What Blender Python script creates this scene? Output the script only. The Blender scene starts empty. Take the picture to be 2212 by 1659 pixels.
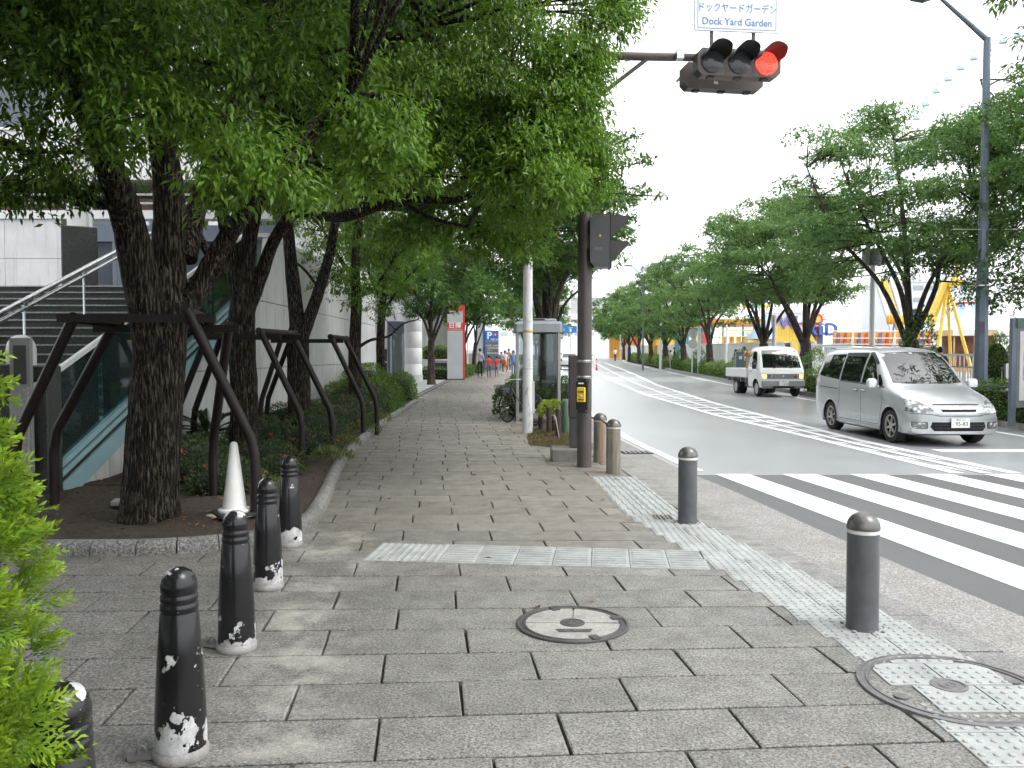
import bpy, bmesh, math, random
import numpy as np
from mathutils import Vector, Matrix, Quaternion
R = math.radians
rng = np.random.default_rng(7)
random.seed(7)
S = bpy.context.scene
C = S.collection

# ---------------------------------------------------------------- camera
H = 1.62
F, CX, CY, HZ = 1787.6, 1106.0, 829.5, 768.0      # measurements were taken on a 2212 px wide copy of the photograph
PITCH = math.atan((CY - HZ) / F)
cam_d = bpy.data.cameras.new('camera'); cam = bpy.data.objects.new('camera', cam_d); C.objects.link(cam)
cam_d.sensor_width = 36; cam_d.lens = 36 * F / 2212; cam_d.clip_start = .05; cam_d.clip_end = 3000
cam.location = (0, 0, H); cam.rotation_euler = (math.pi / 2 - PITCH, 0, 0)
S.camera = cam

# ---------------------------------------------------------------- overcast sky, veiled sun, exposure
w = bpy.data.worlds.new('World'); S.world = w; w.use_nodes = True
nt = w.node_tree; nt.nodes.clear()
wo = nt.nodes.new('ShaderNodeOutputWorld')
sky = nt.nodes.new('ShaderNodeTexSky'); sky.sky_type = 'NISHITA'; sky.sun_disc = False
SUN_EL, SUN_AZ = R(56), R(112)
sky.sun_elevation = SUN_EL; sky.sun_rotation = SUN_AZ
sky.air_density = 1.0; sky.dust_density = 6.0; sky.ozone_density = 1.0
hsv = nt.nodes.new('ShaderNodeHueSaturation'); hsv.inputs['Saturation'].default_value = .18
nt.links.new(sky.outputs[0], hsv.inputs['Color'])
b1 = nt.nodes.new('ShaderNodeBackground'); b1.inputs[1].default_value = .05
nt.links.new(hsv.outputs[0], b1.inputs[0])
b2 = nt.nodes.new('ShaderNodeBackground'); b2.inputs[0].default_value = (.955, .975, 1, 1); b2.inputs[1].default_value = .95   # the cloud layer
ad = nt.nodes.new('ShaderNodeAddShader')
nt.links.new(b1.outputs[0], ad.inputs[0]); nt.links.new(b2.outputs[0], ad.inputs[1]); nt.links.new(ad.outputs[0], wo.inputs[0])
sl = bpy.data.lights.new('sun', 'SUN'); sl.energy = .6; sl.angle = R(25); sl.color = (1, .965, .91)
so = bpy.data.objects.new('sun', sl); C.objects.link(so)
sd = Vector((math.sin(SUN_AZ) * math.cos(SUN_EL), math.cos(SUN_AZ) * math.cos(SUN_EL), math.sin(SUN_EL)))
so.rotation_euler = sd.to_track_quat('Z', 'Y').to_euler(); so.location = (0, -5, 30)
V = S.view_settings
V.view_transform = 'Standard'; V.look = 'None'; V.exposure = .98; V.gamma = 1; V.use_curve_mapping = False
S.cycles.use_denoising = True
S.cycles.max_bounces = 6; S.cycles.diffuse_bounces = 2; S.cycles.glossy_bounces = 2; S.cycles.transmission_bounces = 3; S.cycles.transparent_max_bounces = 10
S.cycles.caustics_reflective = False; S.cycles.caustics_refractive = False
S.cycles.sample_clamp_indirect = 6; S.cycles.use_adaptive_sampling = True; S.cycles.adaptive_threshold = .04; S.cycles.adaptive_min_samples = 10

# ---------------------------------------------------------------- geometry helpers
def zg(y):                       # the street climbs gently beyond the crossing
    return .009 * max(0.0, y - 16.0)
def ray(u, v):
    a, b = (u - CX) / F, (CY - v) / F
    cp, sp = math.cos(PITCH), math.sin(PITCH)
    return Vector((a, cp + b * sp, -sp + b * cp))
def at(u, v, Y):                 # the point seen at (u, v) at distance Y down the street
    d = ray(u, v); return Vector((0, 0, H)) + d * (Y / d.y)
def gp(u, v, dz=0.0):            # the ground point seen at (u, v)
    d = ray(u, v); Y = 10.0
    for _ in range(40): Y = max(.5, min(400, (zg(Y) + dz - H) / d.z * d.y if d.z < -1e-4 else 400)) * .6 + Y * .4
    p = Vector((0, 0, H)) + d * (Y / d.y); return p
def proj(p):
    x, y, z = p[0], p[1], p[2] - H
    cp, sp = math.cos(PITCH), math.sin(PITCH)
    dep = y * cp - z * sp; up = y * sp + z * cp
    return CX + F * x / dep, CY - F * up / dep
def pw(tab, y):                  # piecewise linear x(y)
    ys = [t[0] for t in tab]; xs = [t[1] for t in tab]
    return float(np.interp(y, ys, xs))

class MB:
    def __init__(s): s.v = []; s.f = []; s.m = []; s.mi = 0
    def add(s, vs, fs):
        o = len(s.v); s.v += [tuple(p) for p in vs]
        for f in fs: s.f.append([i + o for i in f]); s.m.append(s.mi)
        return s
    def box(s, c, d, rz=0, M=None):
        x, y, z = d[0] / 2, d[1] / 2, d[2] / 2
        P = [Vector((a, b, e)) for e in (-z, z) for a, b in ((-x, -y), (x, -y), (x, y), (-x, y))]
        T = Matrix.Translation(c) @ Matrix.Rotation(rz, 4, 'Z') @ (M or Matrix())
        return s.add([T @ p for p in P], [(3, 2, 1, 0), (4, 5, 6, 7), (0, 1, 5, 4), (1, 2, 6, 5), (2, 3, 7, 6), (3, 0, 4, 7)])
    def b2(s, lo, hi):
        return s.box([(a + b) / 2 for a, b in zip(lo, hi)], [abs(b - a) for a, b in zip(lo, hi)])
    def rbox(s, c, d, r=.01, rz=0, M=None):      # box with chamfered upright edges and top
        x, y, z = d[0] / 2, d[1] / 2, d[2] / 2; r = min(r, x * .9, y * .9, z * .9)
        ring = [(x - r, -y), (x, -y + r), (x, y - r), (x - r, y), (-x + r, y), (-x, y - r), (-x, -y + r), (-x + r, -y)]
        ins = [(a * (x - r) / x, b * (y - r) / y) for a, b in ring]
        T = Matrix.Translation(c) @ Matrix.Rotation(rz, 4, 'Z') @ (M or Matrix())
        P = [T @ Vector((a, b, -z)) for a, b in ring] + [T @ Vector((a, b, z - r)) for a, b in ring] + [T @ Vector((a, b, z)) for a, b in ins]
        fs = [tuple(range(7, -1, -1)), tuple(range(16, 24))]
        for k in (0, 8):
            for i in range(8): j = (i + 1) % 8; fs.append((k + i, k + j, k + 8 + j, k + 8 + i))
        return s.add(P, fs)
    def tube(s, pts, rad, n=8, caps=True, jit=0):
        pts = [Vector(p) for p in pts]; m = len(pts)
        if not isinstance(rad, (list, tuple)): rad = [rad] * m
        P = []; up = None
        for i, p in enumerate(pts):
            t = (pts[min(i + 1, m - 1)] - pts[max(i - 1, 0)]).normalized()
            if up is None: up = Vector((0, 0, 1)) if abs(t.z) < .9 else Vector((1, 0, 0))
            a = t.cross(up).normalized(); b = a.cross(t).normalized(); up = b
            for k in range(n):
                q = 2 * math.pi * k / n; rr = rad[i] * (1 + (random.uniform(-jit, jit) if jit else 0))
                P.append(p + a * (math.cos(q) * rr) + b * (math.sin(q) * rr))
        fs = []
        for i in range(m - 1):
            for k in range(n):
                l = (k + 1) % n; fs.append((i * n + k, (i + 1) * n + k, (i + 1) * n + l, i * n + l))
        if caps: fs += [tuple(range(n)), tuple((m - 1) * n + k for k in range(n - 1, -1, -1))]
        return s.add(P, fs)
    def cyl(s, c, r, z0, z1, n=16, r1=None):
        return s.tube([(c[0], c[1], z0), (c[0], c[1], z1)], [r, r if r1 is None else r1], n)
    def lathe(s, prof, n=20, c=(0, 0, 0), M=None, caps=True):
        P = []; fs = []
        for r, z in prof:
            for k in range(n):
                q = 2 * math.pi * k / n; p = Vector((r * math.cos(q), r * math.sin(q), z))
                P.append((M @ p if M else p) + Vector(c))
        for i in range(len(prof) - 1):
            for k in range(n):
                l = (k + 1) % n; fs.append((i * n + k, i * n + l, (i + 1) * n + l, (i + 1) * n + k))
        if caps and prof[0][0] > 1e-5: fs.append(tuple(range(n - 1, -1, -1)))
        if caps and prof[-1][0] > 1e-5: fs.append(tuple((len(prof) - 1) * n + k for k in range(n)))
        return s.add(P, fs)
    def prism(s, poly, z0, z1):
        n = len(poly); P = [(p[0], p[1], z0) for p in poly] + [(p[0], p[1], z1) for p in poly]
        fs = [tuple(range(n - 1, -1, -1)), tuple(range(n, 2 * n))] + [(i, (i + 1) % n, n + (i + 1) % n, n + i) for i in range(n)]
        return s.add(P, fs)
    def ext(s, poly, vec):               # polygon of 3-D points pushed along vec
        n = len(poly); v = Vector(vec); P = [Vector(p) for p in poly] + [Vector(p) + v for p in poly]
        fs = [tuple(range(n - 1, -1, -1)), tuple(range(n, 2 * n))] + [(i, (i + 1) % n, n + (i + 1) % n, n + i) for i in range(n)]
        return s.add(P, fs)
    def ball(s, c, r, n=12, m=8, half=False):
        rx, ry, rz = (r, r, r) if not isinstance(r, (tuple, list)) else r
        P = []; fs = []; lo = 0 if half else -math.pi / 2
        for i in range(m + 1):
            t = lo + (math.pi / 2 - lo) * i / m
            for k in range(n):
                q = 2 * math.pi * k / n
                P.append((c[0] + rx * math.cos(t) * math.cos(q), c[1] + ry * math.cos(t) * math.sin(q), c[2] + rz * math.sin(t)))
        for i in range(m):
            for k in range(n): l = (k + 1) % n; fs.append((i * n + k, i * n + l, (i + 1) * n + l, (i + 1) * n + k))
        return s.add(P, fs)
    def mesh(s, name, mats, smooth=False, angle=None):
        me = bpy.data.meshes.new(name); me.from_pydata(s.v, [], s.f)
        for m in (mats if isinstance(mats, (list, tuple)) else [mats]): me.materials.append(m)
        if any(s.m): me.polygons.foreach_set('material_index', s.m)
        me.polygons.foreach_set('use_smooth', [bool(smooth)] * len(s.f))
        me.update(); me.validate()
        bm = bmesh.new(); bm.from_mesh(me); bmesh.ops.recalc_face_normals(bm, faces=bm.faces); bm.to_mesh(me); bm.free()
        if smooth: me.set_sharp_from_angle(angle=R(angle or 40))
        return me
    def build(s, name, mats, parent=None, smooth=False, angle=None):
        o = bpy.data.objects.new(name, s.mesh(name, mats, smooth, angle)); C.objects.link(o); o.parent = parent
        return o

def tag(o, label=None, cat=None, group=None, kind=None):
    if label: o['label'] = label
    if cat: o['category'] = cat
    if group: o['group'] = group
    if kind: o['kind'] = kind
    return o
def thing(name, loc, label, cat, group=None, rz=0, scale=1):
    o = bpy.data.objects.new(name, None); C.objects.link(o); o.location = loc; o.rotation_euler = (0, 0, rz); o.scale = (scale,) * 3
    o.empty_display_size = .1
    return tag(o, label, cat, group)
def inst(name, me, parent=None, loc=(0, 0, 0), rz=0, sc=None):
    o = bpy.data.objects.new(name, me); C.objects.link(o); o.parent = parent; o.location = loc; o.rotation_euler = (0, 0, rz)
    if sc: o.scale = sc
    return o
def copy_tree(o, parent=None):
    c = o.copy(); C.objects.link(c); c.parent = parent
    for ch in list(o.children): copy_tree(ch, c)
    return c
def text(name, s, size, mat, parent, loc, rot=(math.pi / 2, 0, 0), ext=.002, align='CENTER', xs=1, bold=0):
    cu = bpy.data.curves.new(name, 'FONT'); cu.body = s; cu.size = size; cu.extrude = ext; cu.align_x = align; cu.align_y = 'CENTER'; cu.offset = bold
    cu.materials.append(mat); cu.resolution_u = 3
    tmp = bpy.data.objects.new(name, cu); C.objects.link(tmp); bpy.context.view_layer.update()
    me = bpy.data.meshes.new_from_object(tmp.evaluated_get(bpy.context.evaluated_depsgraph_get())); bpy.data.objects.remove(tmp); me.name = name
    o = bpy.data.objects.new(name, me); C.objects.link(o); o.parent = parent; o.location = loc; o.rotation_euler = rot; o.scale = (xs, 1, 1)
    return o
def spline(pts, k=6):
    pts = [Vector(p) for p in pts]; out = []
    for i in range(len(pts) - 1):
        p0, p1, p2, p3 = pts[max(i - 1, 0)], pts[i], pts[i + 1], pts[min(i + 2, len(pts) - 1)]
        for j in range(k):
            t = j / k
            out.append(.5 * ((2 * p1) + (p2 - p0) * t + (2 * p0 - 5 * p1 + 4 * p2 - p3) * t * t + (3 * p1 - p0 - 3 * p2 + p3) * t ** 3))
    return out + [pts[-1]]

# ---------------------------------------------------------------- materials
class NT:
    def __init__(s, name):
        s.mat = bpy.data.materials.new(name); s.mat.use_nodes = True; s.t = s.mat.node_tree; s.b = s.t.nodes['Principled BSDF']; s.o = s.t.nodes['Material Output']
    def n(s, typ, **kw):
        nd = s.t.nodes.new('ShaderNode' + typ)
        for k, v in kw.items():
            if hasattr(nd, k): setattr(nd, k, v)
            else: s.put(nd.inputs[k.replace('_', ' ')], v)
        return nd
    def put(s, sock, v):
        if hasattr(v, 'is_output'): s.t.links.new(v, sock)
        elif isinstance(v, bpy.types.Node): s.t.links.new(v.outputs[0], sock)
        else: sock.default_value = (*v, 1) if (isinstance(v, tuple) and len(v) == 3 and sock.type == 'RGBA') else v
    def set(s, **kw):
        for k, v in kw.items(): s.put(s.b.inputs[k.replace('_', ' ')], v)
        return s
    def pos(s): return s.n('NewGeometry').outputs['Position']
    def obj(s): return s.n('TexCoord').outputs['Object']
    def noise(s, vec, scale, detail=3, rough=.55, w=None):
        return s.n('TexNoise', Vector=vec, Scale=scale, Detail=detail, Roughness=rough).outputs[0]
    def ramp(s, fac, a, b, ca=(0, 0, 0), cb=(1, 1, 1)):
        r = s.n('ValToRGB'); e = r.color_ramp.elements; e[0].position = a; e[1].position = b
        e[0].color = (*ca, 1); e[1].color = (*cb, 1); s.put(r.inputs[0], fac); return r.outputs[0]
    def mix(s, f, a, b, mode='MIX'):
        m = s.n('Mix', data_type='RGBA', blend_type=mode); s.put(m.inputs[0], f)
        s.put(m.inputs[6], a); s.put(m.inputs[7], b); return m.outputs[2]
    def math(s, op, a, b=0.0):
        m = s.n('Math', operation=op); s.put(m.inputs[0], a); s.put(m.inputs[1], b); return m.outputs[0]
    def bump(s, h, dist=.01, st=1.0, nrm=None):
        b = s.n('Bump', Strength=st, Distance=dist); s.put(b.inputs['Height'], h)
        if nrm: s.put(b.inputs['Normal'], nrm)
        s.put(s.b.inputs['Normal'], b.outputs[0]); return b.outputs[0]
def sc3(c, k): return tuple(min(1, x * k) for x in c)
_mc = {}
def pm(name, col, rough=.6, metal=0., var=.18, scale=3., bump=0., bscale=60., world=True, spec=.5, coat=0., fine=.06, stretch=None):
    """painted / plain surface: colour with blotches, fine grain, a little grime in the roughness"""
    if name in _mc: return _mc[name]
    k = NT(name); p = k.pos() if world else k.obj()
    if stretch:
        mp = k.n('Mapping'); mp.inputs['Scale'].default_value = stretch; k.put(mp.inputs[0], p); p = mp.outputs[0]
    a = k.noise(p, scale, 4, .6); c = k.mix(k.ramp(a, .3, .7), sc3(col, 1 - var), sc3(col, 1 + var * .6))
    if fine: c = k.mix(k.ramp(k.noise(p, scale * 14, 2), .35, .65), c, sc3(col, 1 - fine * 2.5)) if fine > .15 else k.mix(fine, c, k.n('TexNoise', Vector=p, Scale=scale * 14).outputs[1], 'OVERLAY')
    k.set(Base_Color=c, Metallic=metal, Specular_IOR_Level=spec, Coat_Weight=coat)
    k.put(k.b.inputs['Roughness'], k.math('MULTIPLY_ADD', a, .22)); k.b.inputs['Roughness'].links[0].from_node.inputs[2].default_value = max(0, rough - .11)
    if bump: k.bump(k.noise(p, bscale, 3), bump)
    _mc[name] = k.mat; return k.mat
def emis(name, col, st):
    if name in _mc: return _mc[name]
    k = NT(name); k.set(Base_Color=sc3(col, .6), Emission_Color=col, Emission_Strength=st, Roughness=.4)
    _mc[name] = k.mat; return k.mat
def glassy(name, col, tr=.6, rough=.03):
    """thin pane: tinted see-through with mirror reflections by angle"""
    if name in _mc: return _mc[name]
    k = NT(name); t = k.n('BsdfTransparent', Color=col); g = k.n('BsdfGlossy', Roughness=rough, Color=(.9, .95, 1.)); fr = k.n('Fresnel', IOR=1.5)
    d = k.n('BsdfDiffuse', Color=sc3(col, .35)); m1 = k.n('MixShader'); k.put(m1.inputs[0], tr); k.put(m1.inputs[1], d); k.put(m1.inputs[2], t)
    m2 = k.n('MixShader'); k.put(m2.inputs[0], fr); k.put(m2.inputs[1], m1); k.put(m2.inputs[2], g); k.t.links.new(m2.outputs[0], k.o.inputs[0])
    _mc[name] = k.mat; return k.mat
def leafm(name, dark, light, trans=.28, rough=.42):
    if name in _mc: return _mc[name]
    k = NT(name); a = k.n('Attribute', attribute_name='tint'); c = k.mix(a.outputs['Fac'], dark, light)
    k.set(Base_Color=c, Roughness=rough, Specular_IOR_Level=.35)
    t = k.n('BsdfTranslucent', Color=k.mix(.5, c, sc3(light, 1.15))); m = k.n('MixShader'); k.put(m.inputs[0], trans)
    k.t.links.new(k.b.outputs[0], m.inputs[1]); k.t.links.new(t.outputs[0], m.inputs[2]); k.t.links.new(m.outputs[0], k.o.inputs[0])
    _mc[name] = k.mat; return k.mat

# ---------------------------------------------------------------- leaves in bulk
def leaf_mesh(name, base, dirs, nrm, ln, wd, tint, mat, parent=None, fold=.18):
    n = len(base); dirs = dirs / (np.linalg.norm(dirs, axis=1, keepdims=True) + 1e-9)
    side = np.cross(dirs, nrm); side /= (np.linalg.norm(side, axis=1, keepdims=True) + 1e-9)
    up = np.cross(side, dirs)
    ln = ln.reshape(-1, 1); wd = wd.reshape(-1, 1)
    mid = base + dirs * ln * .45
    v = np.empty((n, 4, 3), np.float32)
    v[:, 0] = base; v[:, 1] = mid + side * wd * .5 + up * wd * fold; v[:, 2] = base + dirs * ln - up * ln * .12; v[:, 3] = mid - side * wd * .5 + up * wd * fold
    me = bpy.data.meshes.new(name); me.vertices.add(n * 4); me.vertices.foreach_set('co', v.ravel())
    idx = (np.arange(n)[:, None] * 4 + np.array([0, 1, 2, 0, 2, 3])[None]).astype(np.int32).ravel()
    me.loops.add(n * 6); me.loops.foreach_set('vertex_index', idx)
    me.polygons.add(n * 2); me.polygons.foreach_set('loop_start', np.arange(0, n * 6, 3, dtype=np.int32)); me.polygons.foreach_set('loop_total', np.full(n * 2, 3, np.int32))
    at_ = me.attributes.new('tint', 'FLOAT', 'POINT'); at_.data.foreach_set('value', np.repeat(np.clip(tint, 0, 1), 4).astype(np.float32))
    me.materials.append(mat); me.update(calc_edges=True)
    o = bpy.data.objects.new(name, me); C.objects.link(o); o.parent = parent
    return o
def sph(n, zlo=-1.0):
    z = rng.uniform(zlo, 1, n); q = rng.uniform(0, 2 * math.pi, n); r = np.sqrt(1 - z * z)
    return np.stack([r * np.cos(q), r * np.sin(q), z], 1)
def clump_leaves(clumps, leaf, per, zlo=-.5, droop=.55, spray=7, twig=.16, shell=(.55, 1.05), tintvar=.65, wr=.42):
    """clumps: (x,y,z,rx,ry,rz[,tint]) -> arrays for leaf_mesh; leaves sit in drooping sprays on each clump's shell"""
    B = []; D = []; N = []; T = []
    for c in clumps:
        c = tuple(c); ctr = np.array(c[:3]); rad = np.array(c[3:6]); ct = c[6] if len(c) > 6 else rng.uniform(0, 1)
        area = (rad[0] * rad[1] + rad[0] * rad[2] + rad[1] * rad[2]) / 3
        nt_ = max(3, int(per * area)); d = sph(nt_, zlo)
        tip = ctr + d * rad * rng.uniform(shell[0], shell[1], (nt_, 1))
        ax = d * np.array([1, 1, .45]) + rng.normal(0, .25, (nt_, 3)); ax[:, 2] -= droop * .35; ax /= np.linalg.norm(ax, axis=1, keepdims=True)
        tt = rng.normal(0, .18, nt_)
        for j in range(spray):
            f = j / max(1, spray - 1)
            base = tip - ax * (twig * (1 - f)) + rng.normal(0, twig * .18, (nt_, 3))
            dd = ax * (.35 + .65 * f) + rng.normal(0, .55, (nt_, 3)); dd[:, 2] -= droop * rng.uniform(.3, 1.2, nt_)
            nn = d * .5 + rng.normal(0, .35, (nt_, 3)); nn[:, 2] += .8
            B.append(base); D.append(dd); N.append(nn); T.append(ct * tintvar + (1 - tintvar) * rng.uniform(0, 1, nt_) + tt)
    B = np.concatenate(B); D = np.concatenate(D); N = np.concatenate(N); T = np.concatenate(T); n = len(B)
    ln = leaf * rng.uniform(.65, 1.2, n)
    return B, D, N, ln, ln * wr * rng.uniform(.8, 1.2, n), T
# ================================================================ GROUND, PAVEMENT, ROAD
def granite(name, base, tan, spk=.6, rowtint=True):
    k = NT(name); p = k.pos(); oi = k.n('ObjectInfo').outputs['Random']
    sp = k.noise(p, 75, 3, .8); sp2 = k.noise(p, 26, 4, .8); big = k.noise(p, 1.1, 5, .65); mid = k.noise(p, 5, 4, .6)
    c = k.mix(k.ramp(sp, .36, .64), sc3(base, 1 - spk), sc3(base, 1 + spk * .55))
    c = k.mix(k.math('MULTIPLY', k.ramp(sp2, .55, .75), .75), c, sc3(base, .45))
    sx = k.n('SeparateXYZ', Vector=p); yy = k.math('MULTIPLY_ADD', big, 3.2); yy.node.inputs[2].default_value = -1.6
    yy = k.math('ADD', yy, sx.outputs[1]); c = k.mix(k.math('MULTIPLY', k.ramp(k.math('MULTIPLY', yy, .1), .58, .8), .8), c, k.mix(.5, c, tan))     # trodden dirt beyond the crossing
    c = k.mix(k.math('MULTIPLY', k.ramp(mid, .42, .7), .75), c, k.mix(.5, c, sc3(base, .25)))          # grime
    c = k.mix(k.math('MULTIPLY', k.ramp(k.noise(p, 2.3, 5, .7), .56, .74), .45), c, sc3(base, 1.55))     # pale scuffs
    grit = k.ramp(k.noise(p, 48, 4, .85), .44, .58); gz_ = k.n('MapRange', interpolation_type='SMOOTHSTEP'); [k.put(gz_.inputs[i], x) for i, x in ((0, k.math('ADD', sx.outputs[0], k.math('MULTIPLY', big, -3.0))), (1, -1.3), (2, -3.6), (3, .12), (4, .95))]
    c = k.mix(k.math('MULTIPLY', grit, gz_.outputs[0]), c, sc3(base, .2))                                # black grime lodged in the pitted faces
    ln_ = k.math('ADD', sx.outputs[0], k.math('MULTIPLY', sx.outputs[1], .147)); hd = k.math('ABSOLUTE', k.math('ADD', ln_, .5)); hm = k.math('MULTIPLY', k.ramp(hd, .1, .45, (1,) * 3, (0,) * 3), k.ramp(k.noise(p, 2.6, 5, .7), .45, .66)); hm = k.math('MULTIPLY', hm, k.ramp(k.math('MULTIPLY', sx.outputs[1], .1), .72, .8, (1,) * 3, (0,) * 3))
    if rowtint: c = k.mix(k.math('MULTIPLY', hm, .6), c, (.52, .49, .43))                                # cement bloom washed out beside the bollards
    tone = k.math('MULTIPLY_ADD', oi, .16); tone.node.inputs[2].default_value = .92
    g = k.n('CombineColor'); [k.put(g.inputs[i], tone) for i in range(3)]
    c = k.mix(1.0, c, g.outputs[0], 'MULTIPLY')
    k.set(Base_Color=c, Specular_IOR_Level=.4); k.put(k.b.inputs['Roughness'], k.ramp(mid, .3, .8, (.42,) * 3, (.7,) * 3))
    k.bump(k.math('ADD', k.math('MULTIPLY', sp, .7), k.math('MULTIPLY', sp2, .8)), .008, .9)
    return k.mat
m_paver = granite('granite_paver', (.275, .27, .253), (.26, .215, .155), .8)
m_kerb = granite('granite_kerb', (.3, .3, .295), (.25, .235, .2), .6, False)
m_joint = pm('joint_dirt', (.055, .048, .04), .95, var=.4, scale=9, bump=.01, bscale=120)
m_tile = pm('tactile_tile', (.37, .385, .38), .62, var=.25, scale=4, fine=.12, bump=.0015, bscale=150)
def asphalt(name, base, wet=.5, bs=.55):
    k = NT(name); p = k.pos(); a = k.noise(p, 140, 2, .8); b = k.noise(p, .5, 5, .6); d = k.noise(p, 2.6, 4)
    c = k.mix(k.ramp(a, .3, .72), sc3(base, .6), sc3(base, 1.5)); c = k.mix(k.math('MULTIPLY', k.ramp(b, .4, .7), .5), c, sc3(base, 1.35))
    c = k.mix(k.math('MULTIPLY', k.ramp(d, .6, .8), .15), c, sc3(base, .6))
    k.set(Base_Color=c, Specular_IOR_Level=.75); k.put(k.b.inputs['Roughness'], k.ramp(b, .35, .7, (.62 - wet * .235,) * 3, (.68 - wet * .27,) * 3))
    k.bump(a, .004, bs); return k.mat
m_road = asphalt('asphalt_damp', (.29, .3, .31), 1.3, .06)
m_patch = asphalt('asphalt_dark', (.085, .087, .09), .15)
def roadpaint():
    k = NT('road_paint'); p = k.pos(); w_ = k.ramp(k.noise(p, 32, 5, .75), .62, .72); w2 = k.ramp(k.noise(p, 3, 3), .3, .7)
    c = k.mix(k.math('MULTIPLY', w_, .7), k.mix(w2, (.76, .77, .77), (.84, .85, .85)), (.2, .2, .2)); k.set(Base_Color=c, Roughness=.55); k.bump(k.noise(p, 130, 2), .002, .4); return k.mat
m_paint = roadpaint()
def gutterm():
    k = NT('gutter_concrete'); p = k.pos(); v = k.n('TexVoronoi', Vector=p, Scale=105.); n1 = k.noise(p, 2, 5, .65)
    c = k.mix(k.ramp(v.outputs['Color'], .3, .8), (.2, .195, .185), (.42, .415, .405)); c = k.mix(k.math('MULTIPLY', k.ramp(n1, .42, .7), .5), c, (.19, .175, .15))
    k.set(Base_Color=c, Roughness=.75); k.bump(v.outputs[0], .006, .7); return k.mat
m_gutter = gutterm()
def soilm():
    k = NT('planting_soil'); p = k.pos(); a = k.noise(p, 22, 6, .8); b = k.noise(p, 3, 4)
    c = k.mix(k.ramp(a, .36, .68), (.016, .012, .009), (.1, .072, .05)); c = k.mix(k.math('MULTIPLY', k.ramp(b, .52, .7), .3), c, (.1, .065, .042))
    k.set(Base_Color=c, Roughness=.95); k.bump(a, .03, 1.); return k.mat
m_soil = soilm()
m_plaza = pm('plaza_paving', (.42, .43, .43), .55, var=.1, scale=1.2, fine=.1)

LE = [(-10, 4.6), (0, 3.85), (5.1, 3.2), (6.8, 2.98), (7.9, 2.86), (9.9, 2.68), (11.6, 2.45), (15.9, 2.1), (22, 1.95), (32, 2.1), (50, 2.9), (70, 4.0), (105, 7), (160, 13), (320, 40)]
KE = [(-10, 3.6), (0, 3.3), (4.7, 2.68), (5.3, 2.58), (6.2, 2.4), (7.4, 2.2), (9, 2.02), (13.5, 1.75), (16, 1.62), (22, 1.5), (32, 1.65), (50, 2.45), (70, 3.5), (105, 6.5), (160, 12.5), (320, 39.5)]
RK = [(-10, 12.2), (5, 11.4), (19, 11.0), (34, 11.0), (47, 11.6), (70, 12.8), (105, 15), (160, 22), (320, 52)]
PR = [(-10, 2.6), (16, 1.3), (17, .45), (22, -.05), (30, -.2), (46, .1), (65, 1.3), (105, 5), (160, 11)]      # right rim of the footpath
PL = [(7.5, -1.9), (8, -1.88), (11, -2.28), (15.9, -2.74), (26.7, -3.02), (46, -3.0), (65, -1.6), (105, 2), (160, 8)]
def strip(mb, xl, xr, ys, dz, nx=1):
    P = []; fs = []; n = nx + 1
    for y in ys:
        a = xl(y) if callable(xl) else xl; b = xr(y) if callable(xr) else xr
        for i in range(n): P.append((a + (b - a) * i / nx, y, zg(y) + dz))
    for j in range(len(ys) - 1):
        for i in range(nx): fs.append((j * n + i, j * n + i + 1, (j + 1) * n + i + 1, (j + 1) * n + i))
    return mb.add(P, fs)
def yr(a, b, st): return list(np.arange(a, b, st)) + [b]
YS = yr(-10, 60, 1.0) + yr(62, 320, 6)
tag(strip(MB(), -400, 500, yr(-40, 40, 4) + yr(44, 900, 20), -.3, 8).build('ground', pm('far_ground', (.2, .2, .19), .8)), kind='structure')
pav = tag(strip(MB(), -14, lambda y: pw(KE, y) - .001, YS, -.028, 6).build('pavement', m_joint), kind='structure')
road = tag(strip(MB(), lambda y: pw(LE, y), lambda y: pw(RK, y), YS, -.02, 4).build('road', m_road), kind='structure')
tag(strip(MB(), lambda y: pw(KE, y), lambda y: pw(LE, y) + .002, YS, -.014, 2).build('gutter', m_gutter), kind='structure')
# opposite footpath with its kerb
sw = tag(strip(MB(), lambda y: pw(RK, y) + .15, 60, YS, .1, 3).build('far_pavement', pm('far_paving', (.34, .33, .31), .7, var=.2, scale=1.5, fine=.1)), kind='structure')
kb = tag(strip(strip(MB(), lambda y: pw(RK, y), lambda y: pw(RK, y) + .15, YS, .105), lambda y: pw(RK, y) - .001, lambda y: pw(RK, y), YS, .0).build('far_kerb', m_kerb), kind='structure')
for i in range(70):                                    # kerb stones of the far side
    y0 = 6 + i * .9; mb = MB(); strip(mb, lambda y: pw(RK, y) - .004, lambda y: pw(RK, y) + .17, [y0, y0 + .885], .112)
    a, b = pw(RK, y0) - .004, pw(RK, y0 + .885) - .004
    mb.add([(a, y0, zg(y0) + .112), (b, y0 + .885, zg(y0 + .885) + .112), (b, y0 + .885, zg(y0 + .885) - .05), (a, y0, zg(y0) - .05)], [(0, 1, 2, 3)])
    mb.build('kerb_stone', m_kerb, kb)

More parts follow.
